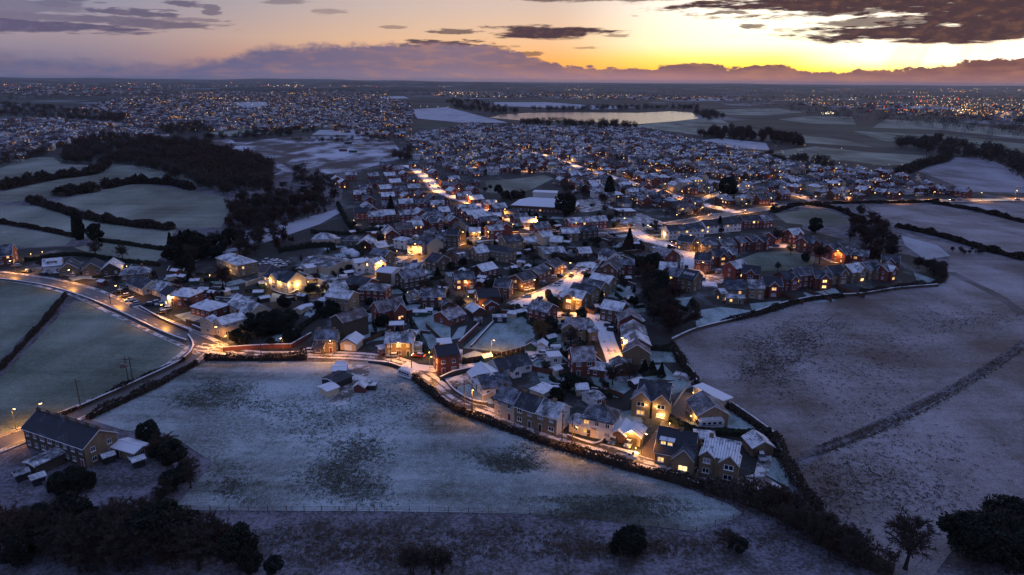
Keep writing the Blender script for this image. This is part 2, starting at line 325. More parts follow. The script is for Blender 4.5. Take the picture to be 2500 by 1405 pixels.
G.put(b.inputs['Base Color'], G.mix(G.mr(dist, 600., 900.), nearc, fc)); b.inputs['Roughness'].default_value = .95; MT['land'] = m
def roadmat(name, c, snow, cover, tracks, rough):
    m, G, b = new_mat(name); uv = G.new('ShaderNodeUVMap').outputs[0]; uu, vv, _ = G.sep(uv); v = coords(G, 'world')
    n = G.noise(v, .22, 5, .6); n3 = G.noise(v, 1.7, 4, .65)
    k = G.m('ADD', G.m('MULTIPLY', n, .7), G.m('MULTIPLY', n3, .3))
    tr = G.m('MULTIPLY', G.mr(G.m('ABSOLUTE', G.m('SUBTRACT', G.m('ABSOLUTE', vv), .38)), .05, .2, 1., 0.), tracks)
    edge = G.m('MULTIPLY', G.mr(G.m('ABSOLUTE', vv), .7, 1., 0., .12), 1.)
    f = G.mr(G.m('ADD', G.m('SUBTRACT', k, tr), edge), cover, cover+.10)
    G.put(b.inputs['Base Color'], G.mix(f, G.mix(G.mr(n3, .3, .7), c, tuple(x*1.6 for x in c)), snow))
    G.put(b.inputs['Roughness'], G.mr(f, 0., 1., rough, .8)); return m
MT['asphalt'] = roadmat('damp asphalt', (.06, .054, .048), (.5, .5, .53), .80, .0, .38)
MT['lane'] = roadmat('lane with melting snow', (.05, .04, .033), (.58, .58, .62), .43, .13, .45)
MT['snowroad'] = roadmat('snow covered street', (.09, .08, .075), (.78, .77, .78), .33, .05, .6)
MT['brownroad'] = roadmat('bare gravel lane', (.075, .05, .036), (.5, .5, .53), .63, .1, .7)
MT['paving'] = roadmat('snowy pavement', (.10, .09, .08), (.66, .65, .66), .47, .0, .7)
MT['paint'] = plain('road paint', (.7, .7, .68), .6)
m, G, b = new_mat('lake water'); b.inputs['Base Color'].default_value = (.02, .025, .035, 1); b.inputs['Roughness'].default_value = .22
bump(G, b, G.noise(coords(G, 'world'), .35, 3), .5, .5); MT['water'] = m
# vegetation
MT['twig'] = plain('bare twigs', (.056, .038, .029), .95, var=.3); MT['twigr'] = plain('russet twigs', (.06, .028, .018), .95, var=.3); MT['twigb'] = plain('tawny twigs', (.16, .10, .045), .95, var=.3)
MT['bark'] = plain('bark', (.035, .027, .021), .95); MT['ever'] = frosty('evergreen leaves', (.010, .017, .010), (.06, .075, .07), .58, .85, .8, c2=(.016, .021, .010), rough=.95)
MT['hedge'] = frosty('clipped hedge leaves', (.014, .026, .013), (.15, .19, .16), .55, .80, .9, c2=(.03, .028, .014), rough=.9)
MT['bramble'] = plain('brown hedge twigs', (.046, .031, .022), .95, var=.4); MT['wallstone'] = frosty('dry stone wall', (.10, .075, .052), (.4, .4, .42), .56, .8, 1.5, c2=(.06, .046, .035))
MT['fencew'] = plain('fence boards', (.11, .055, .035), .85); MT['concrete'] = plain('concrete post', (.42, .38, .32), .85)
# ------------------------------------------------------------------ ground, fields, roads, water
def sheet(name, px, mat, z, label=None):
    pts = [at(x, y, z) for x, y in px]; mb = MB(); mb.face(pts)
    a = sum(pts[i].x*pts[(i+1) % len(pts)].y-pts[(i+1) % len(pts)].x*pts[i].y for i in range(len(pts)))
    if a < 0: mb.f = [tuple(reversed(mb.f[0]))]
    import bmesh
    me = mb.mesh(name, [mat]); bm = bmesh.new(); bm.from_mesh(me); bmesh.ops.triangulate(bm, faces=bm.faces[:]); bm.to_mesh(me); bm.free()
    return obj(name, me, None, kind='structure', label=label)
def smooth_line(pts, step=4.):
    P = [Vector((p[0], p[1], 0)) for p in pts]; out = []
    for i in range(len(P)-1):
        p0 = P[max(i-1, 0)]; p1 = P[i]; p2 = P[i+1]; p3 = P[min(i+2, len(P)-1)]
        n = max(2, int((p2-p1).length/step))
        for k in range(n):
            t = k/n; out.append(.5*((2*p1)+(p2-p0)*t+(2*p0-5*p1+4*p2-p3)*t*t+(3*p1-p0-3*p2+p3)*t**3))
    out.append(P[-1]); return out
def normals(L):
    N = []
    for i in range(len(L)):
        d = (L[min(i+1, len(L)-1)]-L[max(i-1, 0)]).normalized(); N.append(Vector((-d.y, d.x, 0)))
    return N
ROADS = []
def ribbon(name, L, off0, off1, z, mat, label=None, thick=0.):
    N = normals(L); mb = MB(); mb.uv = []; s = 0
    for i, (p, n) in enumerate(zip(L, N)):
        if i: s += (p-L[i-1]).length
        for o, v in ((off0, -1), (off1, 1)):
            q = p+n*o; mb.v.append((q.x, q.y, z)); mb.uv.append((s, v))
    for i in range(len(L)-1):
        mb.f.append((2*i, 2*i+2, 2*i+3, 2*i+1)); mb.m.append(0)
    if thick:
        k = len(mb.v); mb.v += [(x, y, z-thick) for x, y, _ in mb.v]; mb.uv += list(mb.uv)
        for i in range(len(L)-1):
            mb.f.append((2*i, k+2*i, k+2*i+2, 2*i+2)); mb.m.append(0); mb.f.append((2*i+1, 2*i+3, k+2*i+3, k+2*i+1)); mb.m.append(0)
    for i, f in enumerate(mb.f):
        a, b_, c = [Vector(mb.v[j]) for j in f[:3]]
        if i < len(L)-1 and (b_-a).cross(c-a).z < 0: mb.f[i] = tuple(reversed(f))
    return mb.build(name, mat, kind='structure', label=label)
def road(px, w, mat, z=.10, pave=True, marks=False, name='road', label=None):
    L = smooth_line([xy(*p) for p in px]); ROADS.append((L, w))
    ribbon(name, L, -w/2, w/2, z, MT[mat], label)
    if pave:
        for s in (-1, 1): ribbon('pavement', L, s*(w/2+.02), s*(w/2+1.7), z+.12, MT['paving'], thick=.14)
    if marks:
        mb = MB(); acc = 0; N = normals(L)
        for i in range(len(L)-1):
            acc += (L[i+1]-L[i]).length
            if acc > 7:
                acc = 0; d = (L[i+1]-L[i]).normalized(); p = L[i]; n = N[i]
                mb.face([(q.x, q.y, z+.012) for q in (p-n*.09, p+d*2.6-n*.09, p+d*2.6+n*.09, p+n*.09)])
        mb.build('road_marking', MT['paint'], kind='structure')
    return L
# one sheet to the horizon
mb = MB(); S = 60000; mb.face([(-S, -400, -.05), (S, -400, -.05), (S, S, -.05), (-S, S, -.05)]); mb.build('ground', MT['land'], kind='structure')
# low ridges on the skyline
def hills(d0, d1, h, seed, mat, azr=(-60, 60)):
    r = random.Random(seed); ph = [r.random()*6.28 for _ in range(6)]; mb = MB(); n = 150
    rows = [(d0, -2.), (d0*.35+d1*.65, .8), (d1, 1.), (d1*1.25, -.5)]
    for i in range(n+1):
        a = math.radians(azr[0]+(azr[1]-azr[0])*i/n)
        hh = h*(.45+.25*math.sin(a*5+ph[0])+.2*math.sin(a*13+ph[1])+.1*math.sin(a*31+ph[2])+.06*math.sin(a*67+ph[3]))
        for d, k in rows: mb.v.append((math.sin(a)*d, math.cos(a)*d, max(hh, 2)*k if k > 0 else -8))
    for i in range(n):
        for j in range(3): mb.f.append((4*i+j, 4*i+4+j, 4*i+5+j, 4*i+1+j)); mb.m.append(0)
    return mb.build('hills', mat, kind='structure')
hills(9000, 14000, 70, 3, MT['land']); hills(16000, 26000, 120, 5, MT['land'])
hills(5200, 6500, 34, 8, MT['land'], (-45, -4))
# village floor: soil, yards, frost between the houses
sheet('village_ground', [(0, 610), (220, 600), (420, 640), (520, 620), (700, 575), (830, 520), (840, 440), (930, 390), (1000, 330), (1150, 303), (1300, 307), (1560, 312), (1700, 342), (1880, 385), (2010, 415), (2200, 425), (2350, 470), (2500, 470), (2500, 492), (1950, 502), (1960, 560), (2120, 600), (2290, 640), (2305, 690), (2190, 712), (2050, 722), (1860, 772), (1700, 812), (1645, 835), (1650, 870), (1700, 935), (1800, 990), (1885, 1070), (1930, 1200), (1780, 1175), (1600, 1150), (1300, 1060), (1120, 985), (1030, 920), (900, 880), (540, 862), (520, 815), (380, 770), (200, 700), (0, 672)], MT['garden'], .02)
FIELDS = [
 ('field', [(505, 882), (760, 884), (900, 884), (1000, 912), (1060, 966), (1130, 1012), (1250, 1058), (1380, 1103), (1500, 1143), (1650, 1183), (1780, 1232), (1812, 1252), (1790, 1268), (1700, 1298), (1560, 1282), (1400, 1263), (1250, 1254), (900, 1248), (500, 1247), (425, 1240), (470, 1190), (520, 1130), (430, 1070), (300, 1050), (220, 1025), (300, 985), (400, 935), (480, 895)], .03),
 ('field_g', [(0, 1068), (150, 1010), (300, 955), (440, 885), (475, 855), (455, 822), (370, 788), (250, 740), (180, 735), (90, 830), (0, 925)], .03),
 ('field_g', [(0, 680), (110, 695), (160, 712), (120, 760), (50, 830), (0, 880)], .03),
 ('field_p', [(1640, 822), (1700, 800), (1860, 758), (2050, 718), (2190, 702), (2310, 684), (2318, 630), (2250, 590), (2190, 565), (2500, 640), (2500, 830), (2340, 935), (2190, 1015), (2000, 1095), (1925, 1130), (1880, 1075), (1760, 985), (1690, 935), (1650, 870)], .03),
 ('field_p', [(2500, 850), (2500, 1215), (2380, 1270), (2280, 1405), (2150, 1405), (2020, 1290), (1940, 1160), (2010, 1110), (2200, 1025), (2360, 940)], .03),
 ('field_p', [(2120, 507), (2290, 500), (2500, 545), (2500, 634), (2300, 575), (2190, 552)], .03),
 ('field_p', [(2300, 500), (2500, 496), (2500, 538), (2400, 518)], .03),
 ('field_y', [(1890, 522), (2000, 508), (2040, 518), (2090, 548), (2000, 552), (1920, 545)], .03),
 ('field_y', [(130, 492), (330, 447), (440, 462), (545, 480), (566, 500), (540, 555), (440, 558), (300, 540), (200, 512)], .03),
 ('field_y', [(0, 500), (120, 505), (270, 540), (430, 562), (400, 612), (230, 585), (190, 580), (0, 545)], .03),
 ('field_y', [(0, 550), (180, 580), (160, 600), (60, 605), (0, 598)], .03), ('field_y', [(250, 592), (410, 614), (380, 640), (250, 628), (180, 605)], .03),
 ('field_y', [(0, 470), (230, 420), (270, 400), (330, 405), (480, 432), (540, 466), (430, 452), (330, 440), (120, 485), (0, 495)], .03),
 ('field_y', [(0, 412), (60, 385), (130, 385), (150, 400), (230, 405), (210, 425), (0, 440)], .03),
 ('field_w', [(470, 640), (640, 595), (780, 548), (830, 520), (820, 512), (700, 545), (580, 570), (590, 600), (500, 625)], .03),
 ('site', [(545, 352), (700, 335), (870, 330), (960, 345), (990, 385), (880, 415), (800, 425), (700, 400), (620, 380)], .03),
 ('site', [(500, 345), (560, 338), (610, 372), (680, 395), (720, 420), (620, 470), (600, 465), (690, 415), (600, 385)], .035),
 ('field_y', [(500, 325), (700, 307), (780, 303), (740, 320), (560, 333)], .05), ('field_w', [(780, 318), (900, 316), (960, 322), (900, 330), (760, 330)], .05),
 ('field_y', [(1540, 308), (1690, 290), (1760, 292), (1800, 312), (1960, 330), (2060, 342), (2130, 360), (2010, 352), (1880, 345), (1700, 330)], .05),
 ('field_w', [(1690, 345), (1760, 338), (1870, 350), (1880, 368), (1800, 362)], .05),
 ('field_y', [(1870, 372), (1990, 358), (2120, 372), (2290, 382), (2270, 398), (2160, 405), (2060, 392), (1960, 395)], .05),
 ('plough', [(2310, 385), (2400, 385), (2480, 415), (2500, 440), (2500, 472), (2370, 468), (2260, 425), (2240, 420)], .05),
 ('field_g', [(2080, 320), (2300, 330), (2500, 352), (2500, 372), (2300, 350), (2160, 345)], .06), ('field_y', [(2160, 292), (2340, 302), (2500, 322), (2500, 340), (2300, 318), (2130, 312)], .06), ('field_y', [(1960, 285), (2080, 285), (2090, 305), (1980, 302), (1900, 292)], .06),
 ('field_w', [(1000, 268), (1090, 262), (1180, 285), (1240, 300), (1130, 300), (1020, 290)], .08),
 ('field_w', [(1180, 250), (1330, 250), (1450, 258), (1560, 262), (1470, 268), (1300, 262), (1200, 258)], .1),
 ('field_w', [(560, 250), (650, 249), (655, 262), (600, 266)], .1), ('field_y', [(1740, 268), (1900, 265), (1960, 275), (1850, 282), (1750, 280)], .1),
 ('field_w', [(930, 236), (985, 235), (1000, 241), (940, 242)], .2), ('field_w', [(1690, 240), (1790, 241), (1770, 246), (1690, 245)], .2), ('field_w', [(2180, 258), (2330, 262), (2330, 268), (2180, 263)], .1),
 ('field_y', [(1185, 442), (1250, 438), (1330, 428), (1352, 436), (1300, 462), (1265, 472), (1190, 470)], .05),
 ('field_g', [(1800, 635), (1850, 617), (1930, 613), (1990, 625), (1985, 645), (1930, 660), (1860, 662), (1815, 652)], .05),
]
for m_, px_, z_ in FIELDS:
    if m_ == 'field_w' and px_[0] == (470, 640): sheet('wood_floor', [(545, 495), (700, 450), (830, 470), (835, 515), (700, 548), (580, 575), (470, 640), (400, 640), (420, 590), (540, 560)], MT['scrub'], .025)
    sheet('site_ground' if m_ == 'site' else 'field', px_, MT[m_], z_)
sheet('lake', [(1195, 288), (1225, 280), (1290, 276), (1400, 275), (1560, 276), (1640, 272), (1690, 276), (1706, 290), (1640, 297), (1540, 305), (1480, 300), (1400, 296), (1290, 296)], MT['water'], .12)
# the dam bank and the dry ditch / track strip
R_ditch = smooth_line([xy(*p) for p in ((1960, 1112), (2050, 1080), (2180, 1018), (2330, 945), (2430, 885), (2500, 838))]); ribbon('ditch', R_ditch, -1.3, 1.3, .07, MT['scrub'])
ribbon('ditch', smooth_line([xy(*p) for p in ((2500, 770), (2440, 725), (2370, 690), (2320, 665))]), -2.2, 2.2, .07, MT['scrub'])
ribbon('ditch', smooth_line([xy(*p) for p in ((0, 905), (70, 830), (130, 765), (165, 720))]), -1.8, 1.8, .07, MT['scrub'])
road([(-60, 668), (0, 674), (110, 690), (210, 716), (300, 757), (400, 802), (470, 832), (520, 856)], 8.2, 'asphalt', marks=True, label='wet asphalt main road with dashed centre line')
road([(500, 842), (455, 880), (430, 897), (330, 947), (200, 1006), (60, 1062), (-40, 1100)], 6.4, 'asphalt', z=.108, marks=False)
road([(480, 846), (540, 856), (640, 868), (760, 866), (900, 872), (985, 888), (1050, 930), (1110, 975), (1190, 1010), (1300, 1053), (1420, 1088), (1540, 1118), (1650, 1150), (1730, 1172)], 6.2, 'lane', z=.116, pave=False)
road([(985, 890), (1060, 902), (1180, 888), (1300, 860), (1345, 852)], 4.6, 'snowroad', z=.124, pave=False)
road([(1262, 748), (1320, 723), (1390, 690), (1425, 660), (1440, 640)], 7.5, 'snowroad')
road([(1262, 748), (1330, 765), (1400, 770), (1450, 772), (1472, 795), (1482, 830), (1498, 870), (1505, 895)], 6., 'snowroad', z=.108, pave=False)
road([(850, 695), (930, 662), (1000, 640), (1060, 615), (1130, 590), (1230, 580), (1400, 568), (1520, 562), (1640, 547), (1800, 520), (1950, 502), (2150, 494), (2350, 490), (2600, 486)], 8.5, 'asphalt', marks=True, label='lamp-lit main road through the village')
road([(1330, 572), (1285, 552), (1200, 515), (1110, 482), (1066, 464), (1046, 440), (1012, 413), (985, 404)], 8.2, 'snowroad', z=.108)
road([(1800, 520), (1700, 495), (1600, 465), (1500, 435), (1420, 411), (1350, 386), (1290, 371), (1230, 362)], 8., 'snowroad', z=.108)
road([(1545, 562), (1580, 585), (1640, 602), (1685, 622), (1690, 655), (1705, 688), (1750, 695)], 8., 'snowroad', z=.108)
road([(1650, 600), (1730, 606), (1800, 603), (1870, 601), (1950, 604), (2005, 620), (2055, 643)], 7., 'snowroad', z=.112)
road([(1585, 1120), (1625, 1065), (1655, 1015), (1690, 962)], 6., 'brownroad', z=.13, pave=False)
road([(1170, 772), (1135, 730), (1095, 692), (1062, 655), (1030, 642)], 5., 'brownroad', z=.108, pave=False)
road([(1235, 578), (1330, 615), (1390, 645), (1430, 655)], 4., 'brownroad', z=.104, pave=False)
road([(2000, 500), (1960, 482), (1880, 465), (1780, 450), (1650, 425), (1500, 395), (1420, 372)], 6.5, 'lane', z=.112)
road([(1700, 495), (1760, 470), (1850, 445), (1980, 430), (2100, 428)], 6., 'lane', z=.116, pave=False)
road([(1100, 400), (1200, 415), (1330, 420), (1420, 411)], 6., 'lane', z=.116, pave=False)
for px_ in ([(798, 968), (812, 935), (842, 905), (850, 888), (908, 893), (885, 950), (862, 962), (852, 985), (815, 995)], [(1480, 535), (1560, 520), (1625, 545), (1560, 560)], [(1385, 490), (1470, 485), (1500, 510), (1420, 520)], [(1000, 905), (1060, 905), (1090, 960), (1050, 955)], [(1650, 905), (1700, 918), (1690, 935), (1640, 920)],
            [(1845, 1092), (1884, 1102), (1882, 1140), (1868, 1162), (1925, 1200), (1895, 1206), (1800, 1182), (1715, 1168), (1722, 1160), (1790, 1168), (1842, 1158), (1850, 1120)], [(1310, 858), (1360, 848), (1372, 872), (1330, 880)], [(1085, 925), (1140, 912), (1155, 935), (1110, 945)],
            [(985, 555), (1050, 552), (1075, 570), (1010, 572)], [(775, 668), (850, 655), (880, 672), (815, 690)], [(2200, 575), (2290, 600), (2320, 625), (2260, 635), (2210, 600)], [(1720, 660), (1760, 655), (1770, 690), (1720, 700)]):
    sheet('yard', px_, MT['paving' if px_[0][0] != 2200 else 'field_w'], .09)
# lawns
for px_ in ([(1005, 775), (1060, 750), (1100, 800), (1100, 830), (1050, 860), (1040, 830)], [(1130, 850), (1200, 785), (1260, 760), (1310, 800), (1300, 840), (1230, 860)], [(1120, 800), (1140, 795), (1130, 825), (1100, 830)],
            [(880, 800), (930, 785), (950, 812), (895, 840)], [(655, 830), (700, 800), (730, 805), (705, 838)], [(1300, 880), (1370, 878), (1375, 915), (1315, 920)], [(1315, 925), (1370, 920), (1380, 945), (1330, 950)], [(1440, 915), (1500, 925), (1510, 960), (1460, 960)], [(1520, 900), (1620, 890), (1660, 930), (1580, 925)],
            [(1620, 935), (1680, 925), (1690, 945), (1640, 965)], [(1580, 850), (1640, 855), (1650, 885), (1590, 885)], [(1780, 990), (1880, 1055), (1790, 1055), (1760, 1030)], [(1870, 1110), (1925, 1130), (1925, 1190), (1870, 1160)], [(1640, 730), (1690, 725), (1660, 770), (1620, 760)], [(1690, 760), (1760, 750), (1850, 760), (1700, 800)], [(1830, 742), (1905, 735), (1920, 760), (1840, 770)], [(1960, 715), (2010, 710), (2040, 735), (1990, 740)], [(2000, 700), (2040, 705), (2060, 725), (2040, 730)], [(2230, 665), (2290, 685), (2300, 700), (2240, 690)],
            [(1480, 1010), (1560, 1000), (1570, 1030), (1510, 1035)], [(1380, 830), (1430, 840), (1420, 870), (1370, 862)], [(1355, 825), (1380, 820), (1385, 845), (1345, 848)], [(1120, 925), (1110, 1000), (1210, 985), (1180, 955)], [(1470, 690), (1540, 700), (1530, 730), (1480, 725)], [(425, 770), (470, 760), (500, 775), (460, 790)]):
    sheet('lawn', px_, MT['lawn'], .06)

LMK = [(1300, 965, 'the lane terrace'), (1210, 890, 'the long white bungalow'), (1465, 1010, 'the pyramid roofed white house'), (1600, 960, 'the twin gabled stone house'), (1735, 1000, 'the motorhome'), (1655, 1080, 'the stone dormer house'), (1860, 1080, 'the double stone garage'), (1420, 870, 'the hipped orangery'), (975, 840, 'the stone pair with conservatory'), (1085, 870, 'the plain red house'), (1190, 820, 'the paddock'), (1095, 770, 'the red brick bungalow'), (1190, 720, 'the lit garden room'), (1325, 755, 'the square red house'), (1410, 800, 'the twin fronted stone house'), (1310, 660, 'the stepped brown semis'), (1430, 700, 'the curved clipped hedge'), (1550, 810, 'the row of brick gables'), (1190, 610, 'the blue conservatory'), (1245, 585, 'the big dark roofed stone house'), (1160, 565, 'the glowing bungalow'), (1070, 585, 'the cream street gable'), (1000, 595, 'the white house by the car park'), (860, 615, 'the glass domes'), (790, 640, 'the rambling workshop'), (890, 640, 'the white inn'), (880, 690, 'the dark roofed hall'), (825, 730, 'the two conservatories'), (700, 680, 'the floodlit courtyard house'), (575, 640, 'the large hip roofed house'), (420, 710, 'the brilliant wall lamp'), (340, 680, 'the parked cars by the main road'), (200, 650, 'the steep chalet bungalows'), (30, 620, 'the big brick gable'), (545, 790, 'the junction cottage row'), (800, 825, 'the stone cottage'), (830, 920, 'the field stables'), (170, 1060, 'the old terrace'), (1670, 550, 'the white terraces'), (1835, 530, 'the red brick inn'), (1890, 640, 'the oval green'), (1690, 680, 'the skylight stone house'), (1795, 710, 'the solar roofed house'), (2080, 665, 'the glowing sunroom'), (2130, 590, 'the russet clump'), (1340, 490, 'the school hall'), (1560, 530, 'the white car park'), (1430, 535, 'the long red terrace'), (1165, 520, 'the stepped narrow row'), (1060, 450, 'the snowy bend'), (900, 470, 'the estate footpath'), (960, 415, 'the building site'), (1240, 455, 'the playing field'), (1800, 370, 'the floodlit farm'), (1600, 470, 'the long straight street'), (1900, 470, 'the right-hand street'), (2200, 480, 'the right main road'), (1450, 400, 'the upper cross street'), (630, 520, 'the snow lane wood'), (1620, 760, 'the dark tree belt'), (700, 830, 'the lit brick wall'), (230, 1280, 'the shadowed corner'), (1870, 1230, 'the broad black hedge'), (2400, 1340, 'the wide oak'), (470, 620, 'the dark evergreens'), (1750, 440, 'the big upper evergreen'), (1300, 380, 'the village top road')]
LMK = [(at(a, b_), c) for a, b_, c in LMK]
def near(p): return min(LMK, key=lambda q: (q[0].x-p[0])**2+(q[0].y-p[1])**2)[1]
# ------------------------------------------------------------------ houses
def window_mesh(kind):
    mb = MB()   # unit: 1 x 1, in plane y=0, facing -y
    t = .07
    for x0, x1, z0, z1 in ((-.5, .5, .5-t, .5), (-.5, .5, -.5, -.5+t), (-.5, -.5+t, -.5+t, .5-t), (.5-t, .5, -.5+t, .5-t), (-.035, .035, -.5+t, .5-t)): mb.box(x0, x1, -.05, .04, z0, z1, 0)
    mb.box(-.56, .56, -.14, .0, -.6, -.5, 0)
    mb.face([(-.5+t, -.015, -.5+t), (.5-t, -.015, -.5+t), (.5-t, -.015, .5-t), (-.5+t, -.015, .5-t)], 1)
    return mb.mesh('window', [MT['frame'], MT[kind]])
def door_mesh(mat, panes=False):
    mb = MB(); mb.box(-.56, .56, -.06, .04, 0, 1.08, 0); mb.box(-.44, .44, -.085, -.06, .02, 1., 1)
    mb.box(.3, .36, -.12, -.085, .47, .52, 2); return mb.mesh('door', [MT['frame'], mat, MT['metal']])
def gdoor_mesh(mk='frame'):
    mb = MB(); mb.box(-.5, .5, -.05, .02, 0, 1, 0)
    for i in range(5): mb.box(-.47, .47, -.075, -.05, .04+i*.19, .04+i*.19+.16, 0)
    return mb.mesh('garage_door', [MT[mk]])
WIN = {k: window_mesh(k) for k in ('glass', 'curtain', 'lit', 'lit2')}
DOORS = [door_mesh(plain('door paint %d' % i, c, .5)) for i, c in enumerate(((.02, .03, .08), (.6, .6, .62), (.2, .02, .02), (.05, .03, .02), (.02, .08, .05)))]
GDOOR = gdoor_mesh(); GDOORD = gdoor_mesh('timber')
mbp = MB()
mbp.box(-.45, .45, -.3, .3, 0, 1.5, 0); mbp.box(-.53, .53, -.38, .38, 1.5, 1.62, 0)
for sx in (-.22, .22): mbp.tube((sx, 0, 1.62), (sx, 0, 2.0), .12, .09, 8, 1)
CHIM = {k: mbp.mesh('chimney', [MT[k], MT['redwood']]) for k in ('brick', 'dark', 'stone', 'brown')}
CAMV = Vector((0, 0, CAM_H))
BUILT = []     # (x, y, radius) of everything that stands
WALLK = {'r': 'brick', 'b': 'brown', 's': 'stone', 'd': 'dark', 'w': 'white', 'c': 'cream', 'k': 'black', 'g': 'green', 'o': 'redwood'}
WORD = {'r': 'red brick', 'b': 'brown brick', 's': 'buff stone', 'd': 'dark stone', 'w': 'white rendered', 'c': 'cream rendered', 'k': 'dark boarded', 'g': 'green boarded', 'o': 'red boarded'}
ROOFW = {'f': 'frosted slate', 'd': 'dark slate', 't': 'brown tile', 's': 'ribbed snowy', 'p': 'snow covered'}
def gable_roof(mb, L, w, e, r, ov=.35, oe=.3, th=.16):
    hx = L/2+oe; k = r/(w/2); ze = e-ov*k
    for s in (-1, 1):
        a = [(-hx, 0, e+r), (hx, 0, e+r), (hx, s*(w/2+ov), ze), (-hx, s*(w/2+ov), ze)]
        if s > 0: a = [a[1], a[0], a[3], a[2]]
        a = [Vector(p) for p in a]; n = (a[1]-a[0]).cross(a[2]-a[1]).normalized()
        if n.z < 0: a.reverse(); n = -n
        mb.solid([p+Vector((0, 0, .02)) for p in a], [p+Vector((0, 0, .02+th*1.1)) for p in a], 0)
    mb.box(-hx, hx, -.12, .12, e+r+th*.9, e+r+th*1.1+.12, 0)
def hip_roof(mb, L, w, e, r, ov=.4, inset=.9):
    hx = L/2+ov; hy = w/2+ov; rx = max(L/2-w*.5*inset, .05); z0 = e-.05; th = .18
    B = [(-hx, -hy), (hx, -hy), (hx, hy), (-hx, hy)]
    k = len(mb.v); mb.v += [(x, y, z0) for x, y in B]+[(x, y, z0+th) for x, y in B]+[(-rx, 0, e+r), (rx, 0, e+r)]
    for i in range(4):
        j = (i+1) % 4; mb.f.append((k+i, k+j, k+4+j, k+4+i)); mb.m.append(0)
    for f in ((4, 5, 9, 8), (6, 7, 8, 9), (5, 6, 9), (7, 4, 8), (3, 2, 1, 0)): mb.f.append(tuple(k+q for q in f)); mb.m.append(0)
def body(mb, L, w, e, r, gable=True, mats=(0, 0, 0)):
    """walls: long sides mats[0], left gable mats[1], right gable mats[2]"""
    x, y = L/2, w/2
    mb.face([(-x, -y, 0), (x, -y, 0), (x, -y, e), (-x, -y, e)], mats[0]); mb.face([(x, y, 0), (-x, y, 0), (-x, y, e), (x, y, e)], mats[0])
    gb = [(0, e+r)] if gable else []
    mb.face([(-x, y, 0), (-x, -y, 0), (-x, -y, e)]+[(-x, q, z) for q, z in gb]+[(-x, y, e)], mats[1])
    mb.face([(x, -y, 0), (x, y, 0), (x, y, e)]+[(x, q, z) for q, z in gb]+[(x, -y, e)], mats[2])
def put_window(root, rnd, pos, ang, w, h, lit):
    k = 'lit' if rnd.random() < lit else ('curtain' if rnd.random() < .38 else 'glass')
    if k == 'lit' and rnd.random() < .35: k = 'lit2'
    return obj('window', WIN[k], root, pos, ang, (w, 1, h))
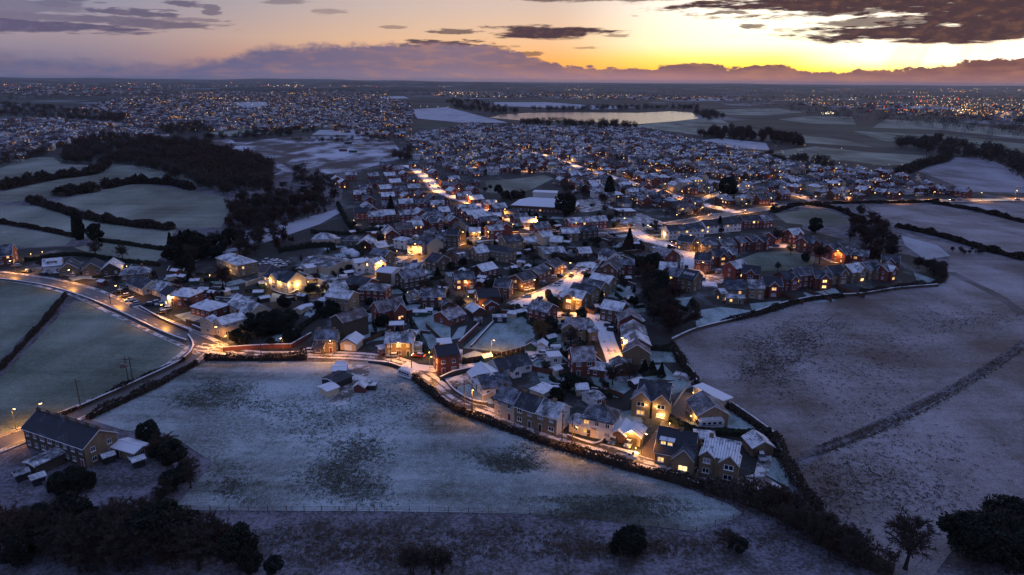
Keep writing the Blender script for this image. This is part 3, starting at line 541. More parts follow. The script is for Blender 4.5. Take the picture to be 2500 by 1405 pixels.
def house(p0, p1, w, e, r, wall, roof, label, name='house', cat='house', hip=False, win=True, lit=.06, chim=1, gables=(), dorm=(), gw=(None, None), barge=True, root=None, minL=6.5, group=None, gd=None, solar=None, bay=0, flat=False, doorlit=False, skyl=0, rot=None, parts=True, L=None, sides=True, door=True):
    a = at(p0[0], p0[1], e+r)
    if p1 is None: c = a; ang = math.radians(rot); LL = L
    else:
        b_ = at(p1[0], p1[1], e+r); c = (a+b_)/2; d = b_-a
        if d.x < 0: d = -d
        ang = math.atan2(d.y, d.x); LL = max(d.length, .5)
        if rot is not None: ang = math.radians(rot)
        LL = max(LL+(w*.9 if hip else 0), minL)
    base = Vector((c.x, c.y, 0)); rnd = random.Random(int(abs(c.x*131+c.y*17)*7) % 1000003)
    BUILT.append((c.x, c.y, max(LL, w)*.5))
    # turn so that local -y faces the camera
    toc = CAMV-base
    if Vector((-math.sin(ang), math.cos(ang), 0)).dot(toc) > 0: ang += math.pi
    R = Matrix.Rotation(ang, 3, 'Z'); tl = R.transposed() @ toc
    own = root is None
    if own and group and label: label = label+' near '+near(base); group = label
    if own: root = thing(name, label, cat, base, ang, group); off = Vector((0, 0, 0)); da = 0.
    else:
        Ri = Matrix.Rotation(-root.rotation_euler.z, 3, 'Z'); off = Ri @ (base-root.location); da = ang-root.rotation_euler.z
    mats = [MT[WALLK[wall]]]; mi = [0, 0, 0]
    for q in (0, 1):
        if gw[q]:
            mats.append(MT[WALLK[gw[q]]]); mi[q+1] = len(mats)-1
    if math.cos(ang) < 0: mi[1], mi[2] = mi[2], mi[1]    # gw is given as seen: left gable, right gable
    mb = MB(); body(mb, LL, w, e, r, not hip and not flat, mi); mb.build('wall', mats, root, loc=off, rz=da)
    mb = MB()
    if flat: mb.box(-LL/2-.2, LL/2+.2, -w/2-.2, w/2+.2, e, e+.22)
    elif hip: hip_roof(mb, LL, w, e, r)
    else: gable_roof(mb, LL, w, e, r)
    ro = mb.build('roof', MT['roof_'+roof], root, loc=off, rz=da)
    RD = Matrix.Rotation(da, 3, 'Z')
    def place(v): return off+RD @ Vector(v)
    if barge and not hip and not flat and parts:
        k = r/(w/2); oe = .32; ov = .37; bm_ = MT['barge' if rnd.random() < .8 else 'trimdark']
        for sx in (-1, 1):
            mb = MB()
            for s in (-1, 1):
                x0 = sx*(LL/2+oe); x1 = x0+sx*.06; A = [(0, e+r+.24), (s*(w/2+ov), e-ov*k+.22), (s*(w/2+ov), e-ov*k-.04), (0, e+r-.06)]
                f0 = [(x0, y, z) for y, z in A]; f1 = [(x1, y, z) for y, z in A]
                mb.solid(f0, f1, 0)
            mb.build('bargeboard', bm_, root, loc=off, rz=da)
    if barge and parts and own and not flat and e > 2.4:
        kf = 0. if hip else .36*r/(w/2); mb = MB(); mb.box(-LL/2-.3, LL/2+.3, -w/2-.46, -w/2-.38, e-kf-.10, e-kf+.06); mb.build('gutter', MT['barge'] if rnd.random() < .7 else MT['trimdark'], root, loc=off, rz=da)
    if chim and e > 2.5 and not flat:
        ck = {'r': 'brick', 'b': 'brown', 's': 'stone', 'd': 'dark'}.get(wall, 'brown')
        xs = [-.42, .42, 0.][:chim] if chim <= 3 else [(-.5+i/(chim-1)) for i in range(chim)]
        if chim == 1: xs = [rnd.choice((-.4, .4, .1))]
        for x in xs: obj('chimney', CHIM[ck], root, place((x*(LL-.8)*(0.6 if hip else 1), .0, e+r-.75 if not hip else e+r-.5)), da)
    floors = 2 if e > 4.4 else 1
    if win:
        # front (local -y), back is unseen and left plain; gable ends that face the camera
        n = max(1, int(LL/2.7)); dk = rnd.randrange(n) if n > 1 and door else -1
        for fl in range(floors):
            for i in range(n):
                x = -LL/2+LL*(i+.5)/n
                if any(abs(x-(-LL/2+t*LL)) < gwd/2+.4 for (t, gwd, pr, ge, gr) in gables): continue
                if fl == 0 and i == dk: obj('door', rnd.choice(DOORS), root, place((x, -w/2, .05)), da, (1, 1, 1.95)); continue
                put_window(root, rnd, place((x, -w/2, 1.55+fl*2.55)), da, 1.5 if rnd.random() < .5 else 1.15, 1.2, lit)
        for sx in (-1, 1):
            if sx*tl.x > 4 and sides:
                m = 1 if w < 6.2 or rnd.random() < .4 else 2
                for fl in range(floors):
                    for i in range(m):
                        y = -w/2+w*(i+.5)/m
                        put_window(root, rnd, place((sx*LL/2, y, 1.55+fl*2.55)), da+sx*math.pi/2, 1.1, 1.2, lit)
    for (t, gwd, pr, ge, gr) in gables:
        x = -LL/2+t*LL; mb = MB(); y0 = -w/2-pr; y1 = -w/2+w*.42
        mb.face([(x-gwd/2, y0, 0), (x+gwd/2, y0, 0), (x+gwd/2, y0, ge), (x, y0, ge+gr), (x-gwd/2, y0, ge)]); mb.face([(x+gwd/2, y0, 0), (x+gwd/2, y1, 0), (x+gwd/2, y1, ge), (x+gwd/2, y0, ge)]); mb.face([(x-gwd/2, y1, 0), (x-gwd/2, y0, 0), (x-gwd/2, y0, ge), (x-gwd/2, y1, ge)])
        mb.build('gable_wall', MT[WALLK[wall]], root, loc=off, rz=da)
        m2 = MB(); gl = y1-y0; gable_roof(m2, gl, gwd, ge, gr, .25, .25)
        m2.v = [(x+q[1], (y0+y1)/2+q[0], q[2]) for q in m2.v]; m2.f = [tuple(reversed(f)) for f in m2.f]; m2.build('gable_roof', MT['roof_'+roof], root, loc=off, rz=da)
        m3 = MB(); kk = gr/(gwd/2)
        for s in (-1, 1):
            A = [(x, ge+gr+.26), (x+s*(gwd/2+.28), ge-.28*kk+.22), (x+s*(gwd/2+.28), ge-.28*kk-.02), (x, ge+gr-.02)]
            m3.solid([(q, y0-.26, z) for q, z in A], [(q, y0-.32, z) for q, z in A])
        m3.build('bargeboard', MT['barge'], root, loc=off, rz=da)
        fl2 = 2 if ge > 4.4 else 1
        for fl in range(fl2): put_window(root, rnd, place((x, y0, 1.5+fl*2.55)), da, min(gwd*.5, 2.2), 1.25, lit*1.5)
    for t in dorm:
        x = -LL/2+t*LL; y0 = -w*.36; zb = e+r*.28; zt = zb+1.35; dm = MB()
        dm.box(x-.85, x+.85, y0, -.2, zb-.3, zt, 0); dm.build('dormer', MT['barge'] if wall in 'wc' else MT[WALLK[wall]], root, loc=off, rz=da)
        d2 = MB(); d2.solid([(x-1., y0-.15, zt), (x+1., y0-.15, zt), (x+1., .0, zt), (x-1., .0, zt)], [(x-1., y0-.15, zt+.12), (x+1., y0-.15, zt+.12), (x+1., .0, zt+.3), (x-1., .0, zt+.3)]); d2.build('dormer_roof', MT['roof_p'], root, loc=off, rz=da)
        put_window(root, rnd, place((x, y0, zb+.75)), da, 1.2, .85, lit)
    if skyl:
        k = r/(w/2); s_ = math.atan(k)
        for i in range(skyl):
            x = -LL/2+LL*(i+1)/(skyl+1); o = obj('skylight', WIN['curtain'], root, place((x, -w*.24, e+r-w*.24*k+.26)), 0, (.9, 1, 1.2)); o.rotation_euler = (-(math.pi/2-s_), 0, da)
    if solar:
        k = r/(w/2); s_ = math.atan(k); sb = MB(); nx, ny = solar; cw = 1.05; ch = 1.15
        for i in range(nx):
            for j in range(ny): sb.box((i-nx/2)*cw+.03, (i-nx/2)*cw+cw-.03, -ch*(j+1)+.03, -ch*j-.03, 0, .06)
        o = sb.build('solar_panel', MT['solar'], root, loc=place((0, -.4, e+r-.4*k+.28))); o.rotation_euler = (s_, 0, da)
    if gd:
        gdm = GDOORD if label and ('black' in label or 'timber' in label) else GDOOR
        for (t, face) in gd:
            if face == 'f': obj('garage_door', gdm, root, place((-LL/2+t*LL, -w/2, .03)), da, (2.5, 1, 2.1))
            else:
                sx = 1 if tl.x > 0 else -1; obj('garage_door', gdm, root, place((sx*LL/2, (t-.5)*w, .03)), da+sx*math.pi/2, (2.6, 1, 2.1))
    return root
E2, R2, E1, R1 = 5.1, 2.3, 2.65, 2.1
def H(x0, y0, x1, y1, w, e, r, wall, roof, label, **k):
    k.setdefault('name', {'r': 'brick_house', 'b': 'brick_house', 's': 'stone_house', 'd': 'stone_house', 'w': 'rendered_house', 'c': 'rendered_house'}.get(wall, 'house') if e > 4 else 'bungalow')
    k.setdefault('cat', 'house' if e > 4 else 'bungalow')
    return house((x0, y0), (x1, y1), w, e, r, wall, roof, label, **k)
def wing(root, x0, y0, x1, y1, w, e, r, wall, roof, **k):
    k.setdefault('chim', 0); return house((x0, y0), (x1, y1), w, e, r, wall, roof, None, root=root, minL=k.pop('minL', 2.5), **k)
def shed(x0, y0, x1, y1, w, e, r, wall, roof, label, name='shed', cat='shed', **k):
    k.setdefault('win', True); k.setdefault('chim', 0); k.setdefault('lit', 0.); k.setdefault('minL', 2.4)
    return house((x0, y0), (x1, y1), w, e, r, wall, roof, label, name=name, cat=cat, **k)
# --- the lane along the field
H(1228, 941, 1277, 958, 7.5, E2, 2.4, 'c', 'd', 'cream rendered end house of the lamp-lit lane terrace', name='terraced_house', chim=2, door=True)
H(1277, 958, 1324, 973, 7.3, E2, 2.5, 's', 'd', 'dark roofed stone house in the middle of the lane terrace', name='terraced_house', chim=2)
H(1324, 973, 1376, 987, 7.5, E2, 2.4, 's', 'f', 'stone terrace house with a white end gable facing the lane', name='terraced_house', gw=(None, 'w'), chim=1)
b1 = H(1205, 880, 1285, 864, 7.2, E1, R1, 'w', 'd', 'long white bungalow with solar panels and a brick porch by the lane bend', gables=((.45, 3., 2.2, 2.3, 1.2),), chim=0)
wing(b1, 1174, 885, 1201, 913, 8.5, 2.8, 2.6, 'w', 's'); wing(b1, 1168, 918, 1234, 907, 8.5, 2.8, 2.4, 'w', 'd', solar=(6, 2), chim=1)
shed(1310, 942, 1342, 954, 6, 2.9, .1, 'c', 'p', 'flat roofed pink rendered garage behind the lane terrace', name='garage', cat='garage', flat=True, win=False, gd=((.5, 's'),))
shed(1406, 939, 1433, 938, 4, 2.2, .7, 'c', 'f', 'small rendered garden chalet with frosted roof', name='summerhouse', cat='summerhouse')
t_ = shed(1436, 964, 1461, 957, 5.5, 2.3, .7, 'w', 'f', 'white garden room with two frosted roofs and a glazed front', name='garden_room', cat='garden room')
b2 = H(1462, 986, 1477, 989, 7.5, E2, 2.9, 'w', 'd', 'white house with steep dark pyramid roof and glowing upper window', hip=True, lit=.5, chim=1)
wing(b2, 1400, 1016, 1464, 1032, 5.5, 2.6, .7, 'c', 'f', lit=.25); wing(b2, 1494, 1008, 1474, 1033, 6., 2.8, 1.6, 'w', 's')
shed(1530, 1024, 1510, 1051, 3.6, 2.5, 1.1, 'b', 's', 'open fronted brown carport beside the stone garage', name='carport', cat='carport', win=False)
shed(1556, 1028, 1543, 1051, 4.6, 2.7, 1.5, 's', 's', 'stone garage with a lamp lit over its timber door', name='garage', cat='garage', win=False, gd=((.5, 's'),))
b3 = H(1394, 849, 1446, 847, 8.5, 5.4, 2.7, 'r', 't', 'big red brick house with long tiled rear extension and hipped orangery', chim=1, lit=.1)
wing(b3, 1400, 884, 1452, 883, 4.5, 2.5, .6, 'r', 't', lit=.3); wing(b3, 1466, 883, 1480, 885, 6, 2.6, 1.6, 'r', 'f', hip=True)
shed(1511, 872, 1515, 887, 5.4, 2.6, 1.4, 'r', 'f', 'brick garden garage beside the hipped orangery', name='garage', cat='garage', minL=6)
H(1564, 927, 1639, 938, 9, 5.5, 3., 's', 'd', 'stone house with two front gables and porch lamps lit', gables=((.16, 5., 1.6, 5.3, 2.4), (.8, 4.6, 1.6, 5.3, 2.3)), lit=.25, chim=0)
H(1717, 957, 1743, 990, 8.4, 3.5, 2.6, 's', 'd', 'large stone house beside the motorhome, its gable toward the long garden', chim=0, lit=.1, minL=9)
shed(1704, 940, 1777, 975, 4., 2.4, .1, 'c', 'p', 'long pale flat roofed stable range along the field boundary', name='outbuilding', cat='outbuilding', flat=True, lit=.2)
H(1611, 1043, 1702, 1060, 9.5, 3.5, 4., 's', 'd', 'stone dormer house with glowing orange windows and black slate roof', name='dormer_house', cat='house', dorm=(.18, .36), gables=((.78, 5., 1.8, 3.6, 2.6),), lit=1., chim=1)
H(1726, 1066, 1806, 1082, 8., 5.4, 2.5, 's', 's', 'stone house with striped frosty roof next to the dormer house', gables=((.12, 3.2, .4, 5.2, 1.4), (.8, 4.2, 1.4, 5.0, 2.)), lit=0., chim=1)
shed(1846, 1057, 1860, 1072, 5.4, 2.5, 1.6, 's', 's', 'double stone garage with black doors above the snowy drive', name='garage', cat='garage', win=False, gd=((.28, 's'), (.72, 's')), minL=5.5)
shed(1716, 1049, 1726, 1050, 4., 2.4, 1.4, 's', 'f', 'small hipped hut behind the dormer house', name='hut', cat='hut', hip=True, minL=4)
# --- around the paddock
c1 = H(943, 812, 1009, 812, 7.5, E2, 2.1, 's', 'f', 'lamp-lit stone pair on the lane with a white gable and round conservatory', gw=(None, 'w'), lit=.45, chim=2)
H(1062, 846, 1113, 840, 7.2, 6.3, 1.9, 'r', 'd', 'tall plain red brick house where the lane meets the drive', chim=1, lit=0., win=True)
shed(1067, 834, 1101, 832, 5, 2.8, .1, 'w', 'p', 'white flat roofed garage behind the plain red house', name='garage', cat='garage', flat=True, win=False)
H(1077, 761, 1117, 748, 8.5, 2.8, 2.2, 'r', 't', 'red brick bungalow at the top of the frosty paddock', lit=0.)
H(1163, 708, 1214, 704, 7.2, E2, 2.3, 'r', 'd', 'red brick house with a brightly lit garden room gable', gables=((.52, 5.6, 3.4, 2.6, 1.8),), lit=.35)
shed(1152, 739, 1171, 752, 5.2, 2.5, 1.5, 'b', 'f', 'brick garage under the lit garden room', name='garage', cat='garage', win=False, minL=6)
H(1302, 733, 1348, 743, 8., E2, 2.2, 'r', 'f', 'square red brick house alone above the paddock hedge', lit=0., chim=0)
c2 = H(1030, 704, 1086, 705, 7.5, 5., 2.2, 'b', 'f', 'brown brick house with a massive end chimney', lit=.2, chim=2)
wing(c2, 1085, 727, 1095, 738, 5, 2.6, 1.5, 'b', 'f')
shed(994, 717, 1011, 707, 4.6, 2.6, 1.5, 'c', 'f', 'small cream garage flooded by a wall lamp', name='garage', cat='garage', win=False, gd=((.5, 's'),), minL=6)
H(915, 738, 977, 726, 7.2, 4.6, 2.8, 'r', 't', 'red brick cottage with steep dark gable and skylights', gables=((.7, 5., 2.6, 4.4, 2.6),), lit=.3)
shed(951, 790, 985, 789, 4, 2.6, .1, 'o', 'p', 'dark red flat roofed store behind the stone pair', flat=True)
for x, y, c_, n_ in ((1018, 757, 'g', 'widest'), (1034, 757, 'g', 'narrow'), (1048, 753, 'g', 'tallest')): shed(x-5, y, x+5, y, 2.2, 2., .5, c_, 'p', 'green boarded shed at the top of the paddock, the %s of three' % n_, win=n_ != 'narrow')
shed(1203, 772, 1236, 771, 3.2, 2.3, .1, 'k', 'p', 'long black flat roofed shed on the paddock edge', flat=True)
shed(1163, 776, 1172, 776, 2.6, 2.1, .6, 'k', 'f', 'little black shed by the red bungalow garden')
for i, x in enumerate((1297, 1323)): shed(x-1, 836, x+2, 828, 3.4, 2.2, 1.1, 'c' if i else 'g', 'f', 'lamp-lit %s garden shed beside the tawny tree' % ('cream' if i else 'green'), win=False, gd=((.5, 's'),) if i else None, minL=3.4)
shed(1337, 866, 1368, 864, 4.4, 2.7, .1, 'w', 'p', 'white flat roofed workshop with blue doors on the drive', name='workshop', cat='workshop', flat=True)
d1 = H(1382, 775, 1434, 779, 8.2, E2, 2.2, 's', 't', 'buff stone house with twin front windows behind the tawny tree', gables=((.3, 6., 2.2, E2, 2.2),), lit=0.)
wing(d1, 1430, 800, 1451, 797, 5.5, 4., .8, 's', 'f')
# --- cul-de-sac
H(1259, 671, 1290, 661, 8., E2, 2.1, 'b', 'd', 'brown brick semi with white upper boards, lower end of the stepped row', chim=0, lit=.08, name='semi_house')
H(1297, 657, 1327, 645, 8., E2, 2.1, 'b', 'd', 'brown brick semi with white upper boards, middle of the stepped row', chim=0, lit=.1, name='semi_house')
H(1335, 640, 1359, 630, 8., E2, 2.1, 'b', 'd', 'brown brick semi with white upper boards, top of the stepped row', chim=0, lit=.1, name='semi_house')
H(1212, 681, 1248, 684, 7.4, E2, 2.2, 'b', 'd', 'brown brick gabled house below the stepped row', chim=0, lit=.05)
H(1449, 667, 1497, 676, 8., E2, 2.2, 's', 'f', 'pale frosted stone house highest on the snowy cul-de-sac', chim=0, lit=0.)
H(1428, 680, 1476, 689, 7.6, E2, 2.2, 's', 'f', 'stone house with open balcony gable on the snowy cul-de-sac', chim=0, lit=.05)
H(1402, 691, 1454, 701, 7.6, E2, 2.2, 's', 'd', 'dark roofed stone house with glazed gable on the cul-de-sac', chim=0, lit=.1)
H(1380, 704, 1431, 713, 8., E2, 2.2, 's', 'f', 'lamp-lit stone house by the clipped curved hedge', chim=0, lit=.15, gables=((.45, 5., 1.2, E2, 2.),))
H(1477, 732, 1526, 741, 8., E2, 2.2, 'b', 'f', 'brown brick house with one glowing doorway facing the snowy drive', chim=0, lit=.2)
H(1536, 754, 1541, 771, 8.2, E2, 2.4, 'r', 't', 'red brick gable house with brown tiles, top of the row below the trees', chim=0, lit=0., name='terraced_house')
H(1546, 782, 1552, 806, 8.2, E2, 2.4, 'r', 'f', 'red brick gable house with frosted panels, second in the row below the trees', chim=0, lit=0., name='terraced_house', solar=(4, 2))
H(1552, 806, 1559, 826, 8.2, E2, 2.4, 'r', 'f', 'red brick gable house with frosted panels, third in the row below the trees', chim=0, lit=0., name='terraced_house', solar=(4, 2))
H(1554, 826, 1556, 840, 8.4, 4.4, 2.8, 's', 't', 'stone house with a tile hung gable at the foot of the row', chim=0, lit=0., name='terraced_house')
H(1475, 606, 1502, 614, 7.6, E2, 2.2, 'w', 'd', 'white and brick house at the head of the cul-de-sac', chim=0)
H(1503, 627, 1487, 641, 8., E2, 2.4, 'b', 'd', 'dark brown gable house near the head of the cul-de-sac', chim=0, lit=0.)
H(1487, 643, 1501, 634, 7., E2, 2.4, 'b', 'd', 'brown gable house with pale verges next to the snowy turning', chim=0, lit=0.)
H(1516, 633, 1545, 634, 6., E2, 1.8, 'r', 'd', 'small red brick house under the evergreen belt', chim=0)
# --- centre of the village
H(1108, 666, 1153, 663, 8., E2, 2.2, 'r', 'd', 'red brick house with lit ground floor above the dark lane', lit=.45)
H(1165, 648, 1201, 640, 8., 2.9, 2.2, 'r', 'f', 'white roofed brick bungalow in the middle of the gardens', lit=0., chim=0)
H(1056, 618, 1082, 624, 9., E2, 2.5, 'd', 'd', 'dark gabled house with tall glazed front on the main street', lit=.05, chim=0)
H(1107, 615, 1131, 611, 9., 3.2, 3., 'b', 't', 'dormer house with wide white dormer behind the main street', dorm=(.3, .7), lit=0., chim=0)
H(1158, 603, 1184, 600, 8., E2, 2.3, 's', 'f', 'buff stone house with frosted roof and little round sunroom', lit=0.)
H(1198, 597, 1237, 602, 8., 5.4, 2.2, 's', 'd', 'hip roofed stone house with a blue conservatory', hip=True, lit=0.)
H(1226, 577, 1268, 572, 8.4, 5.6, 2.5, 's', 'd', 'large dark roofed stone house lit by a lamp at the bend', lit=.15)
H(1283, 579, 1303, 578, 7., 4.6, 2., 's', 'f', 'stone cottage with skylights beside the dark roofed house', lit=0.)
H(1189, 551, 1223, 548, 7.6, 5.4, 2.2, 'r', 'f', 'red brick double fronted house with a white porch', gables=((.55, 2.6, 1.6, 2.5, 1.3),), chim=2)
H(1146, 556, 1172, 556, 8., 2.8, 2., 's', 'f', 'stone bungalow glowing under wall lamps', lit=.5, chim=0)
H(1220, 540, 1236, 546, 8., 5.2, 2.6, 'r', 't', 'plain red gable behind the double fronted house', win=False)
H(1122, 538, 1120, 552, 7.5, 5.5, 2.8, 's', 'd', 'tall buff gable standing above the main street', win=False, minL=10)
H(1097, 561, 1117, 562, 7., 7., 2., 'd', 'd', 'tall dark house with white bays on the main street', chim=2)
H(1060, 571, 1092, 566, 7.5, 5.2, 2.3, 'd', 'd', 'dark stone house next to the cream gable on the main street', chim=2)
H(1038, 570, 1063, 582, 9., 5.3, 3., 'c', 'd', 'cream gabled house catching lamp light on the main street', win=False, chim=0, minL=9)
H(1000, 586, 1035, 588, 7.4, E2, 1.9, 'w', 'd', 'white house with wide dark windows beside the car park', lit=0., chim=0)
H(978, 577, 986, 578, 6., 4.8, 1.6, 'w', 'f', 'small white pyramid roofed house above two parked cars', hip=True, chim=0, lit=0., minL=6)
H(947, 549, 957, 561, 7.5, 3.2, 2.8, 'r', 'f', 'brick gable house lit by an orange porch lamp on the hedge lane', lit=.2, chim=0, minL=9)
wing(_ := H(783, 568, 797, 568, 9., 3.4, 2.8, 'c', 'f', 'hip roofed cream bungalow behind the long dark hedge', hip=True, chim=0, lit=0.), 800, 572, 812, 575, 6, 2.8, 1.6, 'c', 'f', hip=True)
H(856, 574, 862, 574, 8., 3., 2.4, 'd', 'f', 'pyramid roofed bungalow next to the glass domes', hip=True, chim=0, minL=8)
H(899, 574, 889, 586, 8., 2.9, 2.6, 'r', 'f', 'red brick gable bungalow beside the glass domes', chim=0, minL=10)
H(916, 592, 936, 589, 7., 2.9, 2.2, 's', 'f', 'stone bungalow with brown frosted roof above the white house', chim=0, lit=0.)
H(915, 606, 951, 612, 7.4, 4.8, 2.2, 's', 'd', 'dark roofed stone house with pale gable opposite the car park', chim=0)
e1 = H(866, 633, 892, 630, 7., E2, 1.2, 'w', 'p', 'white painted inn with chimneys at the yard corner', chim=1, lit=0.); wing(e1, 902, 634, 929, 627, 7., E2, 1.8, 'w', 'f', chim=1)
H(930, 652, 967, 656, 9., 6.2, 1., 'd', 'p', 'tall square dark stone house with white end wall', gw=(None, 'w'), hip=False, chim=1, win=False)
H(990, 643, 1031, 645, 7.5, E2, 2., 'd', 'f', 'dark gabled house with glazed bay above the terrace', chim=0)
H(974, 664, 1027, 655, 7.6, 5.4, 2.1, 'd', 'd', 'dark stone three door terrace with white doors', chim=2, lit=0., name='terraced_house')
H(858, 673, 906, 681, 9.5, E2, 2., 'r', 'd', 'long red brick hall with a dark double hipped roof', chim=0, win=False, name='hall', cat='hall')
H(905, 691, 925, 692, 8.5, E2, 1.8, 'r', 'f', 'red brick hip roofed block joined to the dark roofed hall', hip=True, chim=0)
H(805, 691, 838, 686, 7.5, 5.6, 2.2, 'd', 'f', 'dark gabled house behind the conservatory house', win=False)
H(806, 705, 863, 712, 7.5, 5.6, 2., 's', 'f', 'stone house with two white conservatories at its foot', lit=0., chim=0)
e2 = H(664, 651, 723, 667, 9.5, E2, 3.2, 'c', 'd', 'floodlit cream house with a walled courtyard and black roof', gables=((.45, 5.4, .5, E2, 2.4),), lit=.5, chim=0, skyl=0)
wing(e2, 640, 645, 669, 648, 7, 4.6, 2.2, 'c', 't')
e3 = H(768, 627, 832, 640, 15, 3.6, 1.2, 'c', 'f', 'low rambling workshop with wide snow pale roofs by the inn', name='workshop', cat='workshop', chim=0, win=False); wing(e3, 742, 648, 790, 640, 7, 3., .8, 'c', 'p'); wing(e3, 826, 638, 850, 634, 6, 2.9, .1, 'c', 'p', flat=True); wing(e3, 846, 642, 866, 640, 4, 2.7, .1, 'c', 'p', flat=True, lit=1.)
f1 = H(560, 617, 592, 628, 9.5, 5.6, 2.4, 's', 'f', 'large hip roofed stone house with a glowing porch by the snow lane', hip=True, lit=.1, chim=1)
# --- along the left-hand main road
H(-25, 601, 30, 597, 12, 5., 4., 'r', 'd', 'big brick gabled house with lit garden at the edge of the fields', chim=0, lit=.2)
H(105, 634, 149, 630, 9., 3.6, 2.4, 'w', 'f', 'white house with a wide glazed dormer on the main road', dorm=(.3, .5, .7), chim=0, lit=0.)
for x, lb in ((165, 'closest to the white dormer house'), (222, 'between two look-alikes on the main road'), (268, 'with a lit porch beside the pale hipped bungalow')): H(x+8, 631, x, 642, 8., 3., 3., 's' if x < 250 else 'd', 'd' if x < 260 else 'f', 'steep gabled chalet bungalow '+lb, chim=0, lit=.1 if x < 250 else .6, minL=10)
H(318, 652, 342, 650, 9., 3., 2.4, 's', 'f', 'pale hip roofed bungalow beside the chalet bungalows', hip=True, chim=1)
H(330, 670, 370, 686, 8.5, 3., 2.6, 'c', 'd', 'long dark roofed bungalow behind the parked cars', chim=0, lit=0.)
H(384, 684, 417, 693, 8.5, 3., 2.2, 'c', 'f', 'pale bungalow with broad frosted roof behind the parked cars', chim=0)
H(411, 699, 427, 706, 7., 4.8, 2., 'w', 'd', 'white house with a brilliant wall lamp on the main road', chim=0, lit=.2)
H(446, 702, 457, 703, 8.5, 4.6, 2.4, 'r', 'f', 'hip roofed brick house with patchy snow beside the wall lamp', hip=True, chim=1)
H(504, 730, 517, 733, 9., 3., 2.6, 'r', 'f', 'brick bungalow with a tall front chimney and bay windows', hip=True, chim=1, lit=0.)
H(579, 718, 632, 743, 8.5, 3.4, 3., 'c', 'f', 'cream dormer bungalow with three box dormers', dorm=(.25, .42, .6), chim=0, lit=0.)
f2 = H(530, 778, 587, 762, 6.2, E2, 1.6, 'c', 'f', 'cream cottage row beside the road junction', lit=0., chim=1); wing(f2, 503, 777, 519, 770, 6., 4.6, 1.6, 'c', 'f')
# --- by the junction
f3 = H(773, 806, 823, 806, 6.4, E2, 2., 's', 'd', 'stone cottage with white windows facing the lane', lit=0., chim=2); wing(f3, 768, 838, 792, 839, 3.4, 2.6, .9, 's', 'd')
shed(866, 813, 851, 826, 5.6, 2.6, 1.6, 'c', 's', 'cream garage with a wide white door beside the stone cottage', name='garage', cat='garage', win=False, gd=((.5, 's'),), minL=7)
H(822, 769, 882, 752, 7.5, 7., 2., 'd', 't', 'tall windowless dark stone house above the stone cottage', win=False, chim=1)
shed(926, 845, 937, 843, 3.2, 2.4, .5, 'o', 'p', 'red store against the end of the stone pair')
# --- field stables
st = shed(812, 897, 846, 895, 5, 2.0, .3, 'k', 'p', 'low frosted stable in the paddock, nearest the lane', name='stable', cat='stable', win=False)
shed(802, 926, 842, 908, 6., 2.2, .6, 'k', 'd', 'dark ribbed roof stable in the middle of the paddock', name='stable', cat='stable', win=False)
shed(788, 948, 816, 938, 4.5, 2.1, .3, 'c', 'p', 'pale blockwork stable at the bottom of the paddock', name='stable', cat='stable', win=False)
shed(883, 929, 876, 937, 3.2, 2., 1., 'o', 'f', 'red hen house in the snowy stable yard', name='hen_house', win=False); shed(827, 884, 838, 884, 2.6, 2., .4, 'k', 'p', 'small dark hut beside the top stable', win=False); shed(900, 936, 917, 936, 3, 1.6, .1, 'k', 'p', 'low covered pen beside the stable yard', flat=True, win=False, name='pen', cat='pen')
# --- old terrace bottom left
H(92, 1004, 240, 1051, 8.2, 5.4, 2.6, 'd', 'd', 'long dark stone terrace with a row of chimneys beside the field road', name='terraced_row', cat='terrace', chim=7, lit=0., gw=(None, 's'))
shed(292, 1076, 346, 1091, 4.5, 2.4, .6, 's', 'p', 'low stone outbuilding beyond the old terrace gable', name='outbuilding', cat='outbuilding')
shed(72, 1130, 142, 1098, 4., 2.6, .4, 'd', 'f', 'long narrow yard building behind the old terrace', name='outbuilding', cat='outbuilding', win=False)
for i, (x, y, lb) in enumerate(((50, 1150, 'lowest in the garden'), (90, 1160, 'by the dark clump'), (125, 1175, 'under the trees'), (262, 1108, 'against the terrace gable'), (335, 1118, 'on the lawn edge'), (440, 1132, 'beside the brown hedge'))): shed(x-4, y+1, x+5, y-2, 2., 1.9, .3, 'k', 'f', 'frosted garden shed of the old terrace, '+lb, win=False)
